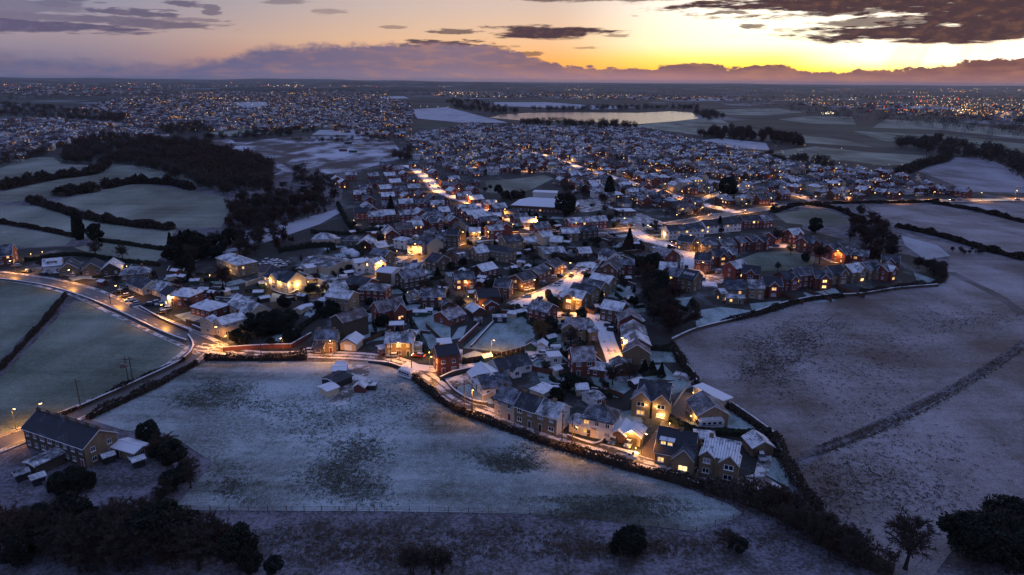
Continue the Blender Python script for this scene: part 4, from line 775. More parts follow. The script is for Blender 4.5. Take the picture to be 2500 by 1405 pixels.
# --- right-hand estate of red houses round the green
EST = [(1625, 552, 1711, 545, 8, 'w', 'd', 'long white terrace with lit lower windows by the main road'), (1715, 539, 1801, 532, 8, 'w', 'd', 'long white terrace beside the red brick inn'), (1808, 527, 1857, 525, 9, 'r', 'd', 'big red brick inn with skylights on the main road'), (1863, 526, 1872, 525, 7, 'r', 'f', 'square red brick house at the end by the inn'),
 (1667, 574, 1693, 578, 8, 's', 'd', 'stone house with skylights at the estate entrance'), (1717, 582, 1741, 582, 7.5, 's', 'f', 'stone gabled house second from the estate entrance'), (1760, 584, 1781, 582, 7.5, 's', 'f', 'stone gabled house third from the estate entrance')]
for a in EST: H(a[0], a[1], a[2], a[3], a[4], 5.2, 2.5, a[5], a[6], a[7], chim=0, lit=.2, minL=8.5)
RED = [(1794, 580, 1808, 576, 'd'), (1823, 577, 1838, 572, 'd'), (1848, 577, 1862, 572, 'd'), (1878, 568, 1895, 561, 'd'), (1925, 560, 1950, 557, 'f'), (1960, 580, 1986, 576, 'd'), (1998, 592, 2015, 586, 'd'), (2023, 597, 2045, 592, 'd'), (2052, 606, 2072, 603, 'f'), (2088, 608, 2116, 611, 'f'), (2160, 622, 2191, 625, 'd'), (1608, 602, 1641, 611, 't'), (1700, 617, 1736, 620, 'd'), (1740, 610, 1766, 608, 'd'), (1768, 604, 1793, 606, 'f'), (1783, 640, 1812, 634, 'f'), (1820, 648, 1851, 651, 'd'), (1613, 640, 1652, 643, 'f'), (1645, 655, 1667, 658, 'd'), (1868, 677, 1901, 678, 'd'), (1905, 665, 1941, 661, 'd'), (1935, 655, 1979, 651, 'd'), (1985, 660, 2023, 660, 'd'), (2150, 645, 2172, 640, 'f')]
for i, a in enumerate(RED):
    ne = a[3] < 600; H(a[0], a[1], a[2], a[3], 7.6, 5.3 if i != 21 else 6., 2.5, 'r', a[4], 'red brick estate house, %s roof, %s front' % (ROOFW[a[4]], 'gabled' if i % 3 else 'plain'), chim=0, lit=.10, gables=((.5, 4., 1.2, 5.2, 1.9),) if i % 3 else (), minL=7.5, group='red estate houses %s green, %s roofs' % ('beyond the' if a[1] < 615 else 'before the', ROOFW[a[4]]))
H(1672, 657, 1706, 664, 8.5, 6., 2.8, 's', 'd', 'tall stone house with four skylights above the snowy estate road', chim=0, lit=.1, skyl=4)
g1 = H(1772, 683, 1813, 684, 8.4, 5.4, 3., 's', 'd', 'stone house covered with solar panels, its garden room blazing', chim=0, lit=.5, solar=(9, 3)); wing(g1, 1772, 720, 1815, 721, 4, 2.6, .7, 's', 'f', lit=1.); wing(g1, 1755, 706, 1768, 705, 5, 4., 1.2, 's', 'f', lit=.7)
H(1830, 684, 1858, 685, 7.6, 5.2, 2.2, 's', 'f', 'stone house with white frosted roof beside the solar roof', chim=0, lit=0.)
for i, (a, b_) in enumerate((((2020, 651), (2052, 647)), ((2065, 647), (2096, 642)), ((2105, 641), (2136, 636)))): H(a[0], a[1], b_[0], b_[1], 8, 5.2, 2.6, 's', 'df d'.replace(' ', '')[i], 'stone gabled house with %s above the dark gardens' % ('a glowing sunroom', 'a white conservatory', 'lit garden doors')[i], chim=0, lit=.25, gables=((.6, 4.6, 1.6, 5.1, 2.2),))
# --- streets above the centre
CEN = [(1385, 533, 1476, 527, 8, 5.2, 'r', 'f', 'long red brick terrace with white windows below the school'), (1370, 557, 1411, 556, 8, E2, 's', 'f', 'buff stone house with white conservatory on the main street'), (1415, 553, 1456, 551, 7, E2, 'd', 'd', 'dark stone pair with one yellow window on the main street'), (1316, 566, 1341, 563, 8, E2, 'c', 'f', 'cream gabled house with a dark porch on the main street'), (1322, 606, 1373, 602, 8, 2.8, 'c', 'f', 'long pale bungalow behind the brown clipped hedge'), (1350, 577, 1368, 578, 7, 2.8, 'c', 'f', 'low pale bungalow beside the buff stone house'), (1415, 605, 1436, 604, 6, 2.7, 'b', 'f', 'brown brick bungalow between the hedge and the garages')]
for a in CEN: H(*a[:5], a[5], 2.2, a[6], a[7], a[8], chim=1 if a[5] > 4 else 0, lit=.08)
for i, (x, y) in enumerate(((1137, 500), (1147, 506), (1159, 513), (1175, 522), (1192, 529))): H(x-10, y+4, x+9, y-4, 6.4, 5., 2., 'r', 'f', 'narrow red brick house in a stepped row', rot=30, minL=8.5, chim=0, group='stepped row of narrow brick houses', name='terraced_house')
for i, (x, y) in enumerate(((1132, 469), (1160, 477), (1195, 489), (1216, 497), (1246, 511), (1268, 522), (1288, 531), (1318, 543))): H(x-12, y+2, x+12, y-2, 8., 3.2, 2.4, 'r' if i < 4 or i % 2 else 's', 'f', 'low gabled %s bungalow stepping downhill' % ('red brick' if i < 4 or i % 2 else 'buff'), rot=28 if i % 2 else 18, minL=10, chim=0, group='%s bungalows stepping down the snowy street' % ('brick' if i < 4 or i % 2 else 'buff'), lit=.1)
LEFT = [(856, 420), (910, 422), (950, 421), (986, 418), (915, 438), (963, 437), (1006, 431), (890, 452), (939, 452), (973, 455), (1010, 450), (877, 465), (899, 478), (946, 470), (990, 470), (1027, 466), (1054, 474), (1080, 479), (990, 486), (1030, 486), (949, 490), (896, 495), (883, 508), (906, 503), (918, 516), (944, 513), (992, 513), (1024, 510), (1050, 508), (1078, 506), (1059, 517), (1046, 523), (1024, 530), (1064, 530), (1104, 527), (1067, 490), (1010, 394), (1050, 390), (1045, 404), (1058, 414), (1104, 398), (1131, 409), (1182, 410), (1085, 430), (1106, 430), (1093, 444), (1115, 444), (1155, 438), (1104, 458), (1152, 455), (939, 396), (954, 401), (971, 406), (821, 430), (837, 438), (1206, 402), (1230, 403), (1255, 400), (985, 545), (1010, 540)]
for i, (x, y) in enumerate(LEFT):
    rr = random.Random(i*7+1); rf = rr.choice('ffffdt'); ro_ = rr.choice((22, -62, 28, -57, 15, -66)); e_ = 5. if x < 1090 or rr.random() < .4 else 3.
    H(x, y, x, y, 7.4, e_, 2.4, 'r', rf, 'red brick %s, %s roof, %s' % ('house' if e_ > 4 else 'bungalow', ROOFW[rf], 'gable forward' if ro_ < 0 else 'broadside'), rot=ro_, minL=9.5, chim=0, lit=.05, gables=((.68, 3.8, 1.2, e_-.1, 1.8),) if rr.random() < .5 and ro_ > 0 else (), group='brick %s with %s roofs near the building site' % ('houses' if e_ > 4 else 'bungalows', ROOFW[rf]))
# the school: wide hipped hall with a raised lantern roof
s1 = H(1295, 482, 1372, 486, 24, 4.2, 4.2, 'b', 'p', 'wide low school hall with a white hipped roof and lantern', hip=True, name='school', cat='school', chim=0, lit=.3)
wing(s1, 1318, 465, 1345, 466, 10, 9., .8, 'w', 'p', hip=True, lit=.6)
H(1505, 512, 1546, 511, 11, 3.6, .5, 'b', 'p', 'flat roofed brick clinic beside the white car park', flat=True, chim=0, name='clinic', cat='clinic')
print('houses', len(BUILT))
# ------------------------------------------------------------------ glass domes and conservatories
def conservatory(px, py, w, d, label, n=6, rot=0., group=None):
    p = at(px, py); t = thing('conservatory', label, 'conservatory', p, math.radians(rot), group); BUILT.append((p.x, p.y, w*.6))
    b_ = MB(); b_.box(-w/2, w/2, -d/2, d/2, 0, .6); b_.build('base', MT['barge'], t)
    g_ = MB(); g_.box(-w/2+.06, w/2-.06, -d/2+.06, d/2-.06, .6, 2.2); g_.build('glazing', MT['consglass'], t)
    f_ = MB()
    for i in range(n+1):
        x = -w/2+w*i/n
        for s in (-1, 1): f_.box(x-.05, x+.05, s*d/2-.05, s*d/2+.05, .6, 2.2)
    for y in np.linspace(-d/2, d/2, 4)[1:-1]:
        for s in (-1, 1): f_.box(s*w/2-.05, s*w/2+.05, y-.05, y+.05, .6, 2.2)
    for z in (.6, 1.75, 2.15): 
        for s in (-1, 1): f_.box(-w/2-.02, w/2+.02, s*d/2-.06, s*d/2+.06, z, z+.08); f_.box(s*w/2-.06, s*w/2+.06, -d/2, d/2, z, z+.08)
    f_.build('frame', MT['pvc'], t)
    r_ = MB(); hip_roof(r_, w, d, 2.25, 1.1, .15); r_.build('roof', MT['roof_s'], t); return t
conservatory(797, 745, 6, 4, 'white conservatory with hipped roof against the stone house, left of two', rot=-8); conservatory(823, 752, 5.5, 4.4, 'white conservatory with hipped roof against the stone house, nearer the lawn', rot=-8)
conservatory(1018, 856, 3.6, 3.2, 'round fronted white conservatory on the white gable'); conservatory(1187, 628, 3., 3., 'little white sunroom beside the frosted stone house')
conservatory(1213, 617, 4.5, 3.2, 'blue roofed conservatory at the hip roofed stone house'); conservatory(1398, 580, 4, 3.2, 'white conservatory at the buff stone house'); conservatory(1905, 708, 4, 3.4, 'white conservatory behind the red estate houses'); conservatory(1255+250, 672, 3.4, 3, 'octagonal conservatory above the cul-de-sac gardens'); conservatory(2105, 672, 5, 4, 'white conservatory below the dark gardens'); conservatory(1118, 875, 2.6, 3.2, 'white glazed porch on the end of the plain red house')
for i, (x, y) in enumerate(((842, 616), (858, 619), (868, 625))):
    p = at(x, y); R_ = 2.6; t = thing('glass_dome', 'clear garden dome with white ribs beside the clipped conifer hedge', 'dome', p, 0, 'garden domes by the conifer hedge')
    sh = MB(); fr = MB(); nseg = 14; rings = 5
    def sp(a, e_): return (R_*math.cos(e_)*math.cos(a), R_*math.cos(e_)*math.sin(a), R_*math.sin(e_))
    for a in range(nseg):
        for e_ in range(rings):
            A = [sp(6.2832*(a+da_)/nseg, 1.5708*(e_+de)/rings) for da_, de in ((0, 0), (1, 0), (1, 1), (0, 1))]; sh.face(A)
        for e_ in range(rings): fr.tube(sp(6.2832*a/nseg, 1.5708*e_/rings), sp(6.2832*a/nseg, 1.5708*(e_+1)/rings), .05, n=4)
    sh.build('shell', MT['roof_p'], t); fr.build('rib', MT['pvc'], t); BUILT.append((p.x, p.y, 3))
# ------------------------------------------------------------------ cars
PAINT = {k: plain(k+' car paint', c, .3, .2, .05) for k, c in dict(white=(.7, .7, .72), silver=(.32, .33, .35), black=(.02, .02, .024), blue=(.03, .06, .16), red=(.22, .02, .02), grey=(.11, .115, .125)).items()}
MT['carfrost'] = frosty('frosted car roof', (.3, .3, .32), SNOW, .3, .5, 1.5); MT['tyre'] = plain('tyre', (.015, .015, .016), .9); MT['rim'] = plain('wheel rim', (.3, .3, .31), .4, .7)
MT['lens'] = plain('clear lens', (.5, .5, .5), .2); MT['redlens'] = plain('red lens', (.25, .01, .01), .3)
def loft(prof, hw, m=0):
    """side profile (x,z) pairs bottom->top as rows of sections: list of (x, z0, z1, halfwidth_bottom, halfwidth_top)"""
    mb = MB(); k = []
    for (x, z0, z1, h0, h1) in prof:
        k.append(len(mb.v)); mb.v += [(x, -h0, z0), (x, -h0*1.02, z0+(z1-z0)*.55), (x, -h1, z1), (x, h1, z1), (x, h0*1.02, z0+(z1-z0)*.55), (x, h0, z0)]
    for a, b_ in zip(k, k[1:]):
        for i in range(6):
            j = (i+1) % 6; mb.f.append((a+i, a+j, b_+j, b_+i)); mb.m.append(m)
    mb.f.append(tuple(range(k[0]+5, k[0]-1, -1))); mb.m.append(m); mb.f.append(tuple(range(k[-1], k[-1]+6))); mb.m.append(m); return mb
def car_parts(kind):
    P = {}
    if kind == 'car':
        P['body'] = loft([(-2.1, .35, .72, .72, .66), (-1.95, .25, .86, .84, .78), (-1.2, .22, .92, .87, .80), (.0, .22, .92, .88, .80), (1.05, .22, .94, .88, .80), (1.85, .24, .95, .85, .76), (2.08, .36, .82, .74, .66)], .88)
        P['cabin'] = loft([(-.95, .88, .93, .78, .76), (-.35, .9, 1.38, .78, .60), (.75, .9, 1.45, .78, .60), (1.55, .9, 1.30, .77, .58), (1.98, .9, .97, .72, .68)], .8)
        P['roof'] = MB(); P['roof'].box(-.3, 1.45, -.58, .58, 1.42, 1.50); wx = (-1.28, 1.28); L_ = 2.1; wr = .32; hw = .8
    elif kind == 'van':
        P['body'] = loft([(-2.55, .4, .95, .85, .8), (-2.3, .28, 1.15, .94, .88), (-1.7, .28, 1.35, .96, .9), (-1.05, .28, 2.05, .97, .84), (2.4, .28, 2.12, .97, .84), (2.5, .4, 2.0, .94, .84)], .95)
        P['cabin'] = loft([(-1.75, 1.3, 1.36, .9, .88), (-1.3, 1.34, 1.85, .92, .82), (-.5, 1.34, 1.85, .975, .90), (-.3, 1.34, 1.8, .975, .9)], .9)
        P['roof'] = MB(); P['roof'].box(-.9, 2.4, -.8, .8, 2.1, 2.18); wx = (-1.65, 1.6); L_ = 2.5; wr = .35; hw = .9
    return P, wx, L_, wr, hw
CARP = {}
for kind in ('car', 'van'):
    P, wx, L_, wr, hw = car_parts(kind)
    wm = MB(); wm.tube((0, -.11, 0), (0, .11, 0), wr, n=12); rm = MB(); rm.tube((0, -.13, 0), (0, .13, 0), wr*.6, n=10)
    hl_ = MB(); hl_.box(-.06, .06, -.17, .17, -.08, .08)
    CARP[kind] = (P['body'].v, P['body'].f, P['cabin'].mesh('cabin', [MT['glass']], True), P['roof'].mesh('roof_panel', [MT['carfrost']]), wm.mesh('tyre', [MT['tyre']]), rm.mesh('rim', [MT['rim']]), hl_.mesh('headlight', [MT['lens']]), hl_.mesh('tail_light', [MT['redlens']]), hl_.mesh('headlight', [MT['head']]), hl_.mesh('tail_light', [MT['tail']]), wx, L_, wr, hw)
    CARB = {}
BODY = {}
def car(px, py, deg, col, label, kind='car', on=False, group=None, parts=True):
    v, f, cab, rf, wm, rm, hm, tm, hon, ton, wx, L_, wr, hw = CARP[kind]
    if (kind, col) not in BODY:
        mb = MB(); mb.v = v; mb.f = f; mb.m = [0]*len(f); BODY[kind, col] = mb.mesh('body', [PAINT[col]], True)
    p = at(px, py, .11); t = thing('parked_car' if kind == 'car' and not on else ('car' if kind == 'car' else 'van'), label, 'car' if kind == 'car' else 'van', p, math.radians(deg), group); BUILT.append((p.x, p.y, 1.5))
    obj('body', BODY[kind, col], t); obj('window_glass', cab, t); obj('roof_panel', rf, t)
    if parts:
        for x in wx:
            for s in (-1, 1):
                w_ = obj('wheel', wm, t, (x, s*hw, wr)); obj('rim', rm, w_)
    for s in (-1, 1):
        obj('headlight', hon if on else hm, t, (-L_, s*.58, .68)); obj('tail_light', ton if on else tm, t, (L_-.02, s*.6, .72))
    return t
CARS = [(1240, 1012, -22, 'white', 'white estate car parked before the cream terrace house'), (1279, 1026, -20, 'black', 'black car parked before the middle terrace house'), (1338, 1049, -20, 'white', 'white saloon parked below the white end gable'), (1497, 1080, 65, 'blue', 'small blue car on the paved forecourt'), (1535, 1087, 65, 'silver', 'silver car before the lamp-lit stone garage'), (1663, 1136, -18, 'grey', 'grey car behind the low front wall of the dormer house'), (1859, 1120, 80, 'silver', 'silver car standing on the snowy drive'), (1604, 1005, 80, 'grey', 'grey car beside the twin gabled stone house'), (752, 860, -2, 'white', 'small white car parked by the stone cottage'), (958, 872, -4, 'silver', 'silver car parked under the stone pair'), (1300, 882, 60, 'white', 'white car at the end of the long bungalow'), (1322, 866, 5, 'white', 'white car beside the workshop on the drive'), (1323, 1003-20, 0, 'black', 'black car behind the lane terrace'),
 (1298, 694, 62, 'blue', 'dark blue car beside the lowest stepped semi'), (1326, 695, 60, 'blue', 'second dark blue car beside the lowest stepped semi'), (1348, 680, 8, 'white', 'white car on the drive of the middle stepped semi'), (1365, 675, 150, 'blue', 'teal blue car on the drive of the top stepped semi'), (1358, 698, 20, 'white', 'white car on the kerb of the snowy cul-de-sac'), (1282, 710, 10, 'white', 'white car low on the cul-de-sac, outer of a pair'), (1293, 707, 10, 'white', 'white car low on the cul-de-sac, inner of a pair'), (1286, 726, 15, 'silver', 'silver car stopped on the lower cul-de-sac'), (1425, 669, 60, 'black', 'black car near the snowy turning head'), (1462, 642, 20, 'red', 'dark red car at the turning head'), (1282, 752, 5, 'white', 'white car behind the square red house'), (1488, 798, 160, 'black', 'black car on the snowy drive, upper of two'), (1495, 808, 165, 'black', 'black car on the snowy drive, lower of two'),
 (982, 733, 20, 'white', 'white car beside the floodlit garage'), (1008, 741, 35, 'silver', 'silver car in front of the floodlit garage'), (1041, 560, 5, 'blue', 'blue car in the snowy car park'), (1057, 562, 5, 'silver', 'silver car in the snowy car park'), (962, 601, 50, 'white', 'white car under the pyramid roofed house, left of two'), (976, 604, 60, 'grey', 'grey car under the pyramid roofed house, right of two'), (1002, 625, 150, 'white', 'white car on the main street forecourt'), (963, 637, 20, 'white', 'white car by the round evergreen on the main street'), (975, 648, 20, 'silver', 'silver car in lamp light on the main street'), (1015, 616, 0, 'grey', 'grey car before the white house'),
 (1800, 608, 15, 'white', 'white car at the estate green, first of three'), (1812, 607, -20, 'silver', 'silver car at the estate green'), (1828, 604, -20, 'white', 'white car at the estate green beside the porch'), (1875, 600, -15, 'silver', 'silver car beyond the estate green'), (1958, 607, 0, 'black', 'black car beyond the estate green'), (1970, 611, 0, 'silver', 'silver car on the estate road bend'), (1980, 618, 0, 'black', 'black car on the estate road bend'), (1713, 657, 10, 'white', 'white car by the timber fence of the estate road'), (1755, 667, 20, 'silver', 'silver car on the white estate yard'), (1793, 678, 5, 'silver', 'silver car beside the solar roofed house'), (1539, 1109-250, 0, 'grey', 'grey car by the foot of the brick row')]
for a in CARS: car(*a)
for i, (x, y, d_) in enumerate([(40, 652, 10), (105, 672, -5), (65, 665, 0), (145, 668, 20), (175, 676, 0), (290, 715, 40), (305, 725, 40), (318, 735, 40), (330, 745, 42), (362, 746, 10), (378, 742, 40), (392, 745, 35), (405, 757, 20), (395, 766, 30), (310, 705, 30), (325, 698, 25)]): car(x, y, d_, ('silver', 'black', 'grey', 'white')[i % 4], 'frosted %s car in a front garden along the left main road' % ('silver', 'black', 'grey', 'white')[i % 4], group='frosted %s cars along the left main road' % ('silver', 'black', 'grey', 'white')[i % 4])
rr = random.Random(4)
for i in range(26):
    x, y = 640+rr.random()*95, 640+rr.random()*28
    if x+y*.3 > 905: continue
    car(x-0, y-2, 35+rr.random()*10, rr.choice(('silver', 'grey', 'white')), 'frosted car in the dense dealer yard beside the workshop', group='cars in the dealer yard', parts=False)
for i, (x, y, d_) in enumerate(((1068, 612, 205), (1108, 601, 25), (1180, 584, 25), (1590, 553, 20), (1962, 500, 10), (2325, 490, 5), (1022, 872, -15))): car(x, y, d_, ('red', 'grey', 'silver', 'red', 'grey', 'red', 'red')[i], 'car with lights on ' + ('on the main street by the white house', 'on the main street by the dark houses', 'passing the glowing bungalow', 'at the white car park', 'at the right-hand junction', 'far along the main road', 'turning in beside the round conservatory')[i], on=True)
for i in range(84):
    L_, w_ = ROADS[(6, 6, 7, 8, 9, 10, 14, 15, 16, 8, 4)[i % 11]]; k = rr.randrange(2, len(L_)-2); n_ = normals(L_)[k]; d_ = L_[k+1]-L_[k]
    p = L_[k]+n_*(w_/2-1.1)*rr.choice((-1, 1)); c_ = ('silver', 'black', 'grey', 'white', 'red', 'blue')[i % 6]
    t = car(1250, 900, 0, c_, 'small %s car at the kerb near %s' % (c_, near(p)), group='%s cars at the kerb near %s' % (c_, near(p)), parts=False); BUILT.pop(); t.location = (p.x, p.y, .13); t.rotation_euler.z = math.atan2(d_.y, d_.x)
car(1572, 997, 150, 'white', 'white van beside the porch lamps of the twin gabled house', 'van'); car(1352, 858, 5, 'white', 'white van behind the blue doored workshop', 'van'); car(1215+770, 1000-395, 5, 'white', 'white van on the far estate road', 'van')
car(1835-1000, 683+0, 20, 'white', 'white van in the inn yard', 'van')
# pickup
t = car(1532, 1118, 158, 'white', 'white pickup truck with open bed on the snowy lane'); t.name = 'pickup_truck'; t['category'] = 'pickup'
for c_ in list(t.children):
    if c_.name.startswith(('body', 'window_glass', 'roof_panel')): bpy.data.objects.remove(c_)
m_ = loft([(-2.5, .4, .9, .8, .75), (-2.3, .3, 1.1, .9, .85), (-1.5, .3, 1.15, .92, .88), (-1.0, .3, 1.75, .92, .74), (.1, .3, 1.8, .92, .74), (.25, .3, 1.1, .92, .9)], .9); m_.build('cab', PAINT['white'], t)
m_ = MB(); m_.box(.28, 2.7, -.95, .95, .55, .68); m_.box(.28, 2.7, -.95, -.9, .68, 1.0); m_.box(.28, 2.7, .9, .95, .68, 1.0); m_.box(2.65, 2.7, -.9, .9, .68, 1.0); m_.build('bed', MT['metal'], t)
m_ = loft([(-1.48, 1.17, 1.2, .8, .8), (-1.08, 1.2, 1.66, .84, .72), (-.3, 1.2, 1.66, .935, .82)], .8); m_.build('window_glass', MT['glass'], t)
def rig(px, py, deg, L_, label, name, cat, cabfront):
    p = at(px, py, .08); t = thing(name, label, cat, p, math.radians(deg)); BUILT.append((p.x, p.y, 4))
    pr = [(-L_/2, .5, 1.4, .95, .9), (-L_/2+.5, .4, 2.2, 1.12, 1.05), (-L_/2+1.1, .4, 2.75, 1.14, 1.05), (L_/2-.4, .4, 2.8, 1.14, 1.05), (L_/2, .6, 2.5, 1.1, 1.02)]
    loft(pr, 1.1).build('body', PAINT['white'], t)
    for i, x in enumerate(np.linspace(-L_/2+1.6, L_/2-1.2, 4)):
        for s in (-1, 1): wn = MB(); wn.box(x-.45, x+.45, s*1.16-.02, s*1.16+.02, 1.5, 2.1); wn.build('window', MT['glass'], t)
    wn = MB(); wn.box(L_/2-.06, L_/2+.03, -.6, .6, 1.5, 2.1); wn.build('window', MT['glass'], t)
    for s in (-1, 1): st_ = MB(); st_.box(-L_/2+1., L_/2-.4, s*1.172-.012, s*1.172+.012, 1.12, 1.3); st_.build('stripe', PAINT['blue'], t)
    if cabfront:
        w2 = loft([(-L_/2-.02, 1.3, 1.42, .85, .8), (-L_/2+.42, 1.45, 2.1, 1.0, .95)], 1); w2.build('windscreen', MT['glass'], t)
    for x in (-1.2, .6, 1.8): rv = MB(); rv.box(x-.25, x+.25, -.25, .25, 2.75, 2.92); rv.build('roof_vent', MT['carfrost'], t)
    for x in ((-L_*.3, L_*.25) if cabfront else (0., .75)):
        for s in (-1, 1): w_ = obj('wheel', CARP['van'][4], t, (x, s*1., .35)); obj('rim', CARP['van'][5], w_)
    if not cabfront:
        hb = MB(); hb.tube((-L_/2, 0, .5), (-L_/2-1.1, 0, .45), .06); hb.build('tow_bar', MT['metal'], t)
rig(1731, 1044, 8, 7.2, 'white motorhome with side stripe against the large stone house', 'motorhome', 'motorhome', True)
rig(992, 921, -38, 6.2, 'white touring caravan parked at the corner of the field', 'caravan', 'caravan', False)
# ------------------------------------------------------------------ street lamps, poles, wires, wall lamps
pm = MB(); pm.tube((0, 0, 0), (0, 0, 1.2), .10, .10, 8); pm.tube((0, 0, 1.2), (0, 0, 6.6), .07, .05, 8); POLE = pm.mesh('pole', [MT['metal']])
am = MB(); am.tube((0, 0, 6.5), (0, -1.1, 6.75), .045, .04, 6); ARM = am.mesh('arm', [MT['metal']])
lm = MB(); lm.box(-.15, .15, -1.75, -1.05, 6.68, 6.84); LHOOD = lm.mesh('hood', [MT['metal']])
ll = MB(); ll.box(-.13, .13, -1.72, -1.1, 6.55, 6.675); LGLASS = {k: ll.mesh('lantern', [MT[k]]) for k in ('lamp', 'lampw')}
LD = {}
def light_data(k, e, c, r):
    if k not in LD:
        l = bpy.data.lights.new(k, 'SPOT' if k.startswith('street') else 'POINT'); l.energy = e; l.color = c; l.shadow_soft_size = r; LD[k] = l
        if l.type == 'SPOT': l.spot_size = math.radians(152); l.spot_blend = .55
    return LD[k]
SOD = (1., .41, .065)
def lamp(p, ang, label, group, power=900, white=False):
    if group: label = label+' near '+near(p); group = label
    t = thing('street_lamp', label, 'street lamp', (p[0], p[1], .0), ang, group)
    obj('pole', POLE, t); obj('arm', ARM, t); h = obj('hood', LHOOD, t); obj('lantern', LGLASS['lampw' if white else 'lamp'], h)
    obj('lamp_light', light_data('street lamp %d %d' % (power, white), power, (1., .80, .52) if white else SOD, .22), t, (0, -1.4, 6.35))
def lamps_along(ri, spacing, label, group, power, side=1, start=.5, maxn=99):
    L_, w_ = ROADS[ri]; N = normals(L_); acc = spacing*start; n = 0
    for i in range(1, len(L_)):
        acc += (L_[i]-L_[i-1]).length
        if acc > spacing:
            acc = 0; s = side if side else (1 if n % 2 else -1); p = L_[i]+N[i]*s*(w_/2+.9); q = at(0, 0)
            d = N[i]*(-s); lamp(p, math.atan2(d.y, d.x)+math.pi/2, label, group, power); n += 1
            if n >= maxn: break
lamps_along(0, 36, 'street lamp on the wet left-hand main road', 'lamps of the left main road', 6120, 1)
lamps_along(1, 70, 'street lamp on the field road below the junction', 'lamps of the field road', 5100, -1, .1)
for x, y, a, lb in ((1152, 1000, .3, 'lighting the snowy bend of the lane'), (1402, 1094, .2, 'below the white end gable'), (1566, 1112, .4, 'where the brown drive meets the lane'), (975, 878, .1, 'by the stone pair'), (693, 868, 0., 'over the red brick wall'), (812, 874, 0., 'by the stone cottage'), (1050, 915, .5, 'at the caravan corner'), (560, 862, 0., 'at the junction corner')):
    p_ = at(x, y); lamp(p_, a, 'street lamp '+lb, None, 3000)
lamps_along(4, 34, 'street lamp on the snowy cul-de-sac', 'lamps of the cul-de-sac', 5440, 1)
lamps_along(6, 34, 'street lamp on the main road through the village', 'lamps of the village main road', 6120, 0)
lamps_along(7, 30, 'street lamp on the snowy upper street', 'lamps of the snowy upper street', 7140, 0)
lamps_along(8, 36, 'street lamp on the straight street', 'lamps of the long straight street', 7140, 0)
lamps_along(9, 40, 'street lamp on the estate entrance road', 'lamps of the estate entrance', 3060, 1)
lamps_along(10, 40, 'street lamp round the estate green', 'lamps round the estate green', 3060, -1)
lamps_along(14, 60, 'street lamp in the upper village back street', 'lamps of the back street', 7140, 1)
lamps_along(15, 70, 'street lamp on the right-hand village street', 'lamps of the right-hand street', 7140, 1); lamps_along(16, 70, 'street lamp on the upper cross street', 'lamps of the cross street', 7140, 1)
lamps_along(5, 45, 'street lamp on the shared snowy drive', 'lamps of the shared drive', 3400, 1); lamps_along(3, 50, 'street lamp on the paddock drive', 'lamps of the paddock drive', 7140, 1, .4)
p_ = at(95, 1046); lamp(p_, 2.4, 'street lamp rising behind the old terrace chimneys', None, 1600)
wl = MB(); wl.tube((0, -.2, -.16), (0, -.2, .1), .11, .08, 8); WLG = wl.mesh('lantern', [MT['lampw']]); wb = MB(); wb.box(-.05, .05, -.3, .05, .1, .17); WLB = wb.mesh('bracket', [MT['trimdark']])
wp = MB(); wp.tube((0, -.2, -1), (0, -.2, -.16), .05, .05, 6); WLP = wp.mesh('post', [MT['trimdark']])
bpy.context.view_layer.update(); DG = bpy.context.evaluated_depsgraph_get()
def wall_lamp(px, py, z, power, label, warm=True):
    d = (_f+_r*((px-1250)/FPX)+_u*((702.5-py)/FPX)).normalized(); ok, hit, nrm, _i, ho, _m = SC.ray_cast(DG, CAMV, d)
    post = True; p = at(px, py, z); fd = Vector((-p.x, -p.y, 0)).normalized()
    if ok and hit.z > 1. and (hit-p).length < 14:
        if abs(nrm.z) < .5: post = False; p = hit+nrm*.05; p.z = max(min(p.z, 4.2), 1.9); fd = Vector((nrm.x, nrm.y, 0)).normalized()
        else: return
    t = thing('wall_lamp' if not post else 'garden_lamp', label, 'lamp', p, math.atan2(fd.y, fd.x)+math.pi/2); obj('lantern', WLG, t)
    if post: obj('post', WLP, t, None, 0, (1, 1, max(p.z, .5)))
    else: obj('bracket', WLB, t)
    obj('lamp_light', light_data('wall lamp %d %d %d' % (power, 'twin gabled' in label or 'dormer' in label, 'floodlit' in label or 'courtyard' in label or 'garage' in label), power*(.28 if 'twin gabled' in label or 'dormer' in label else 1.7 if 'floodlit' in label or 'courtyard' in label or 'garage' in label else 1.3), (1., .56, .16), .12), t, (0, -.55, -.1))
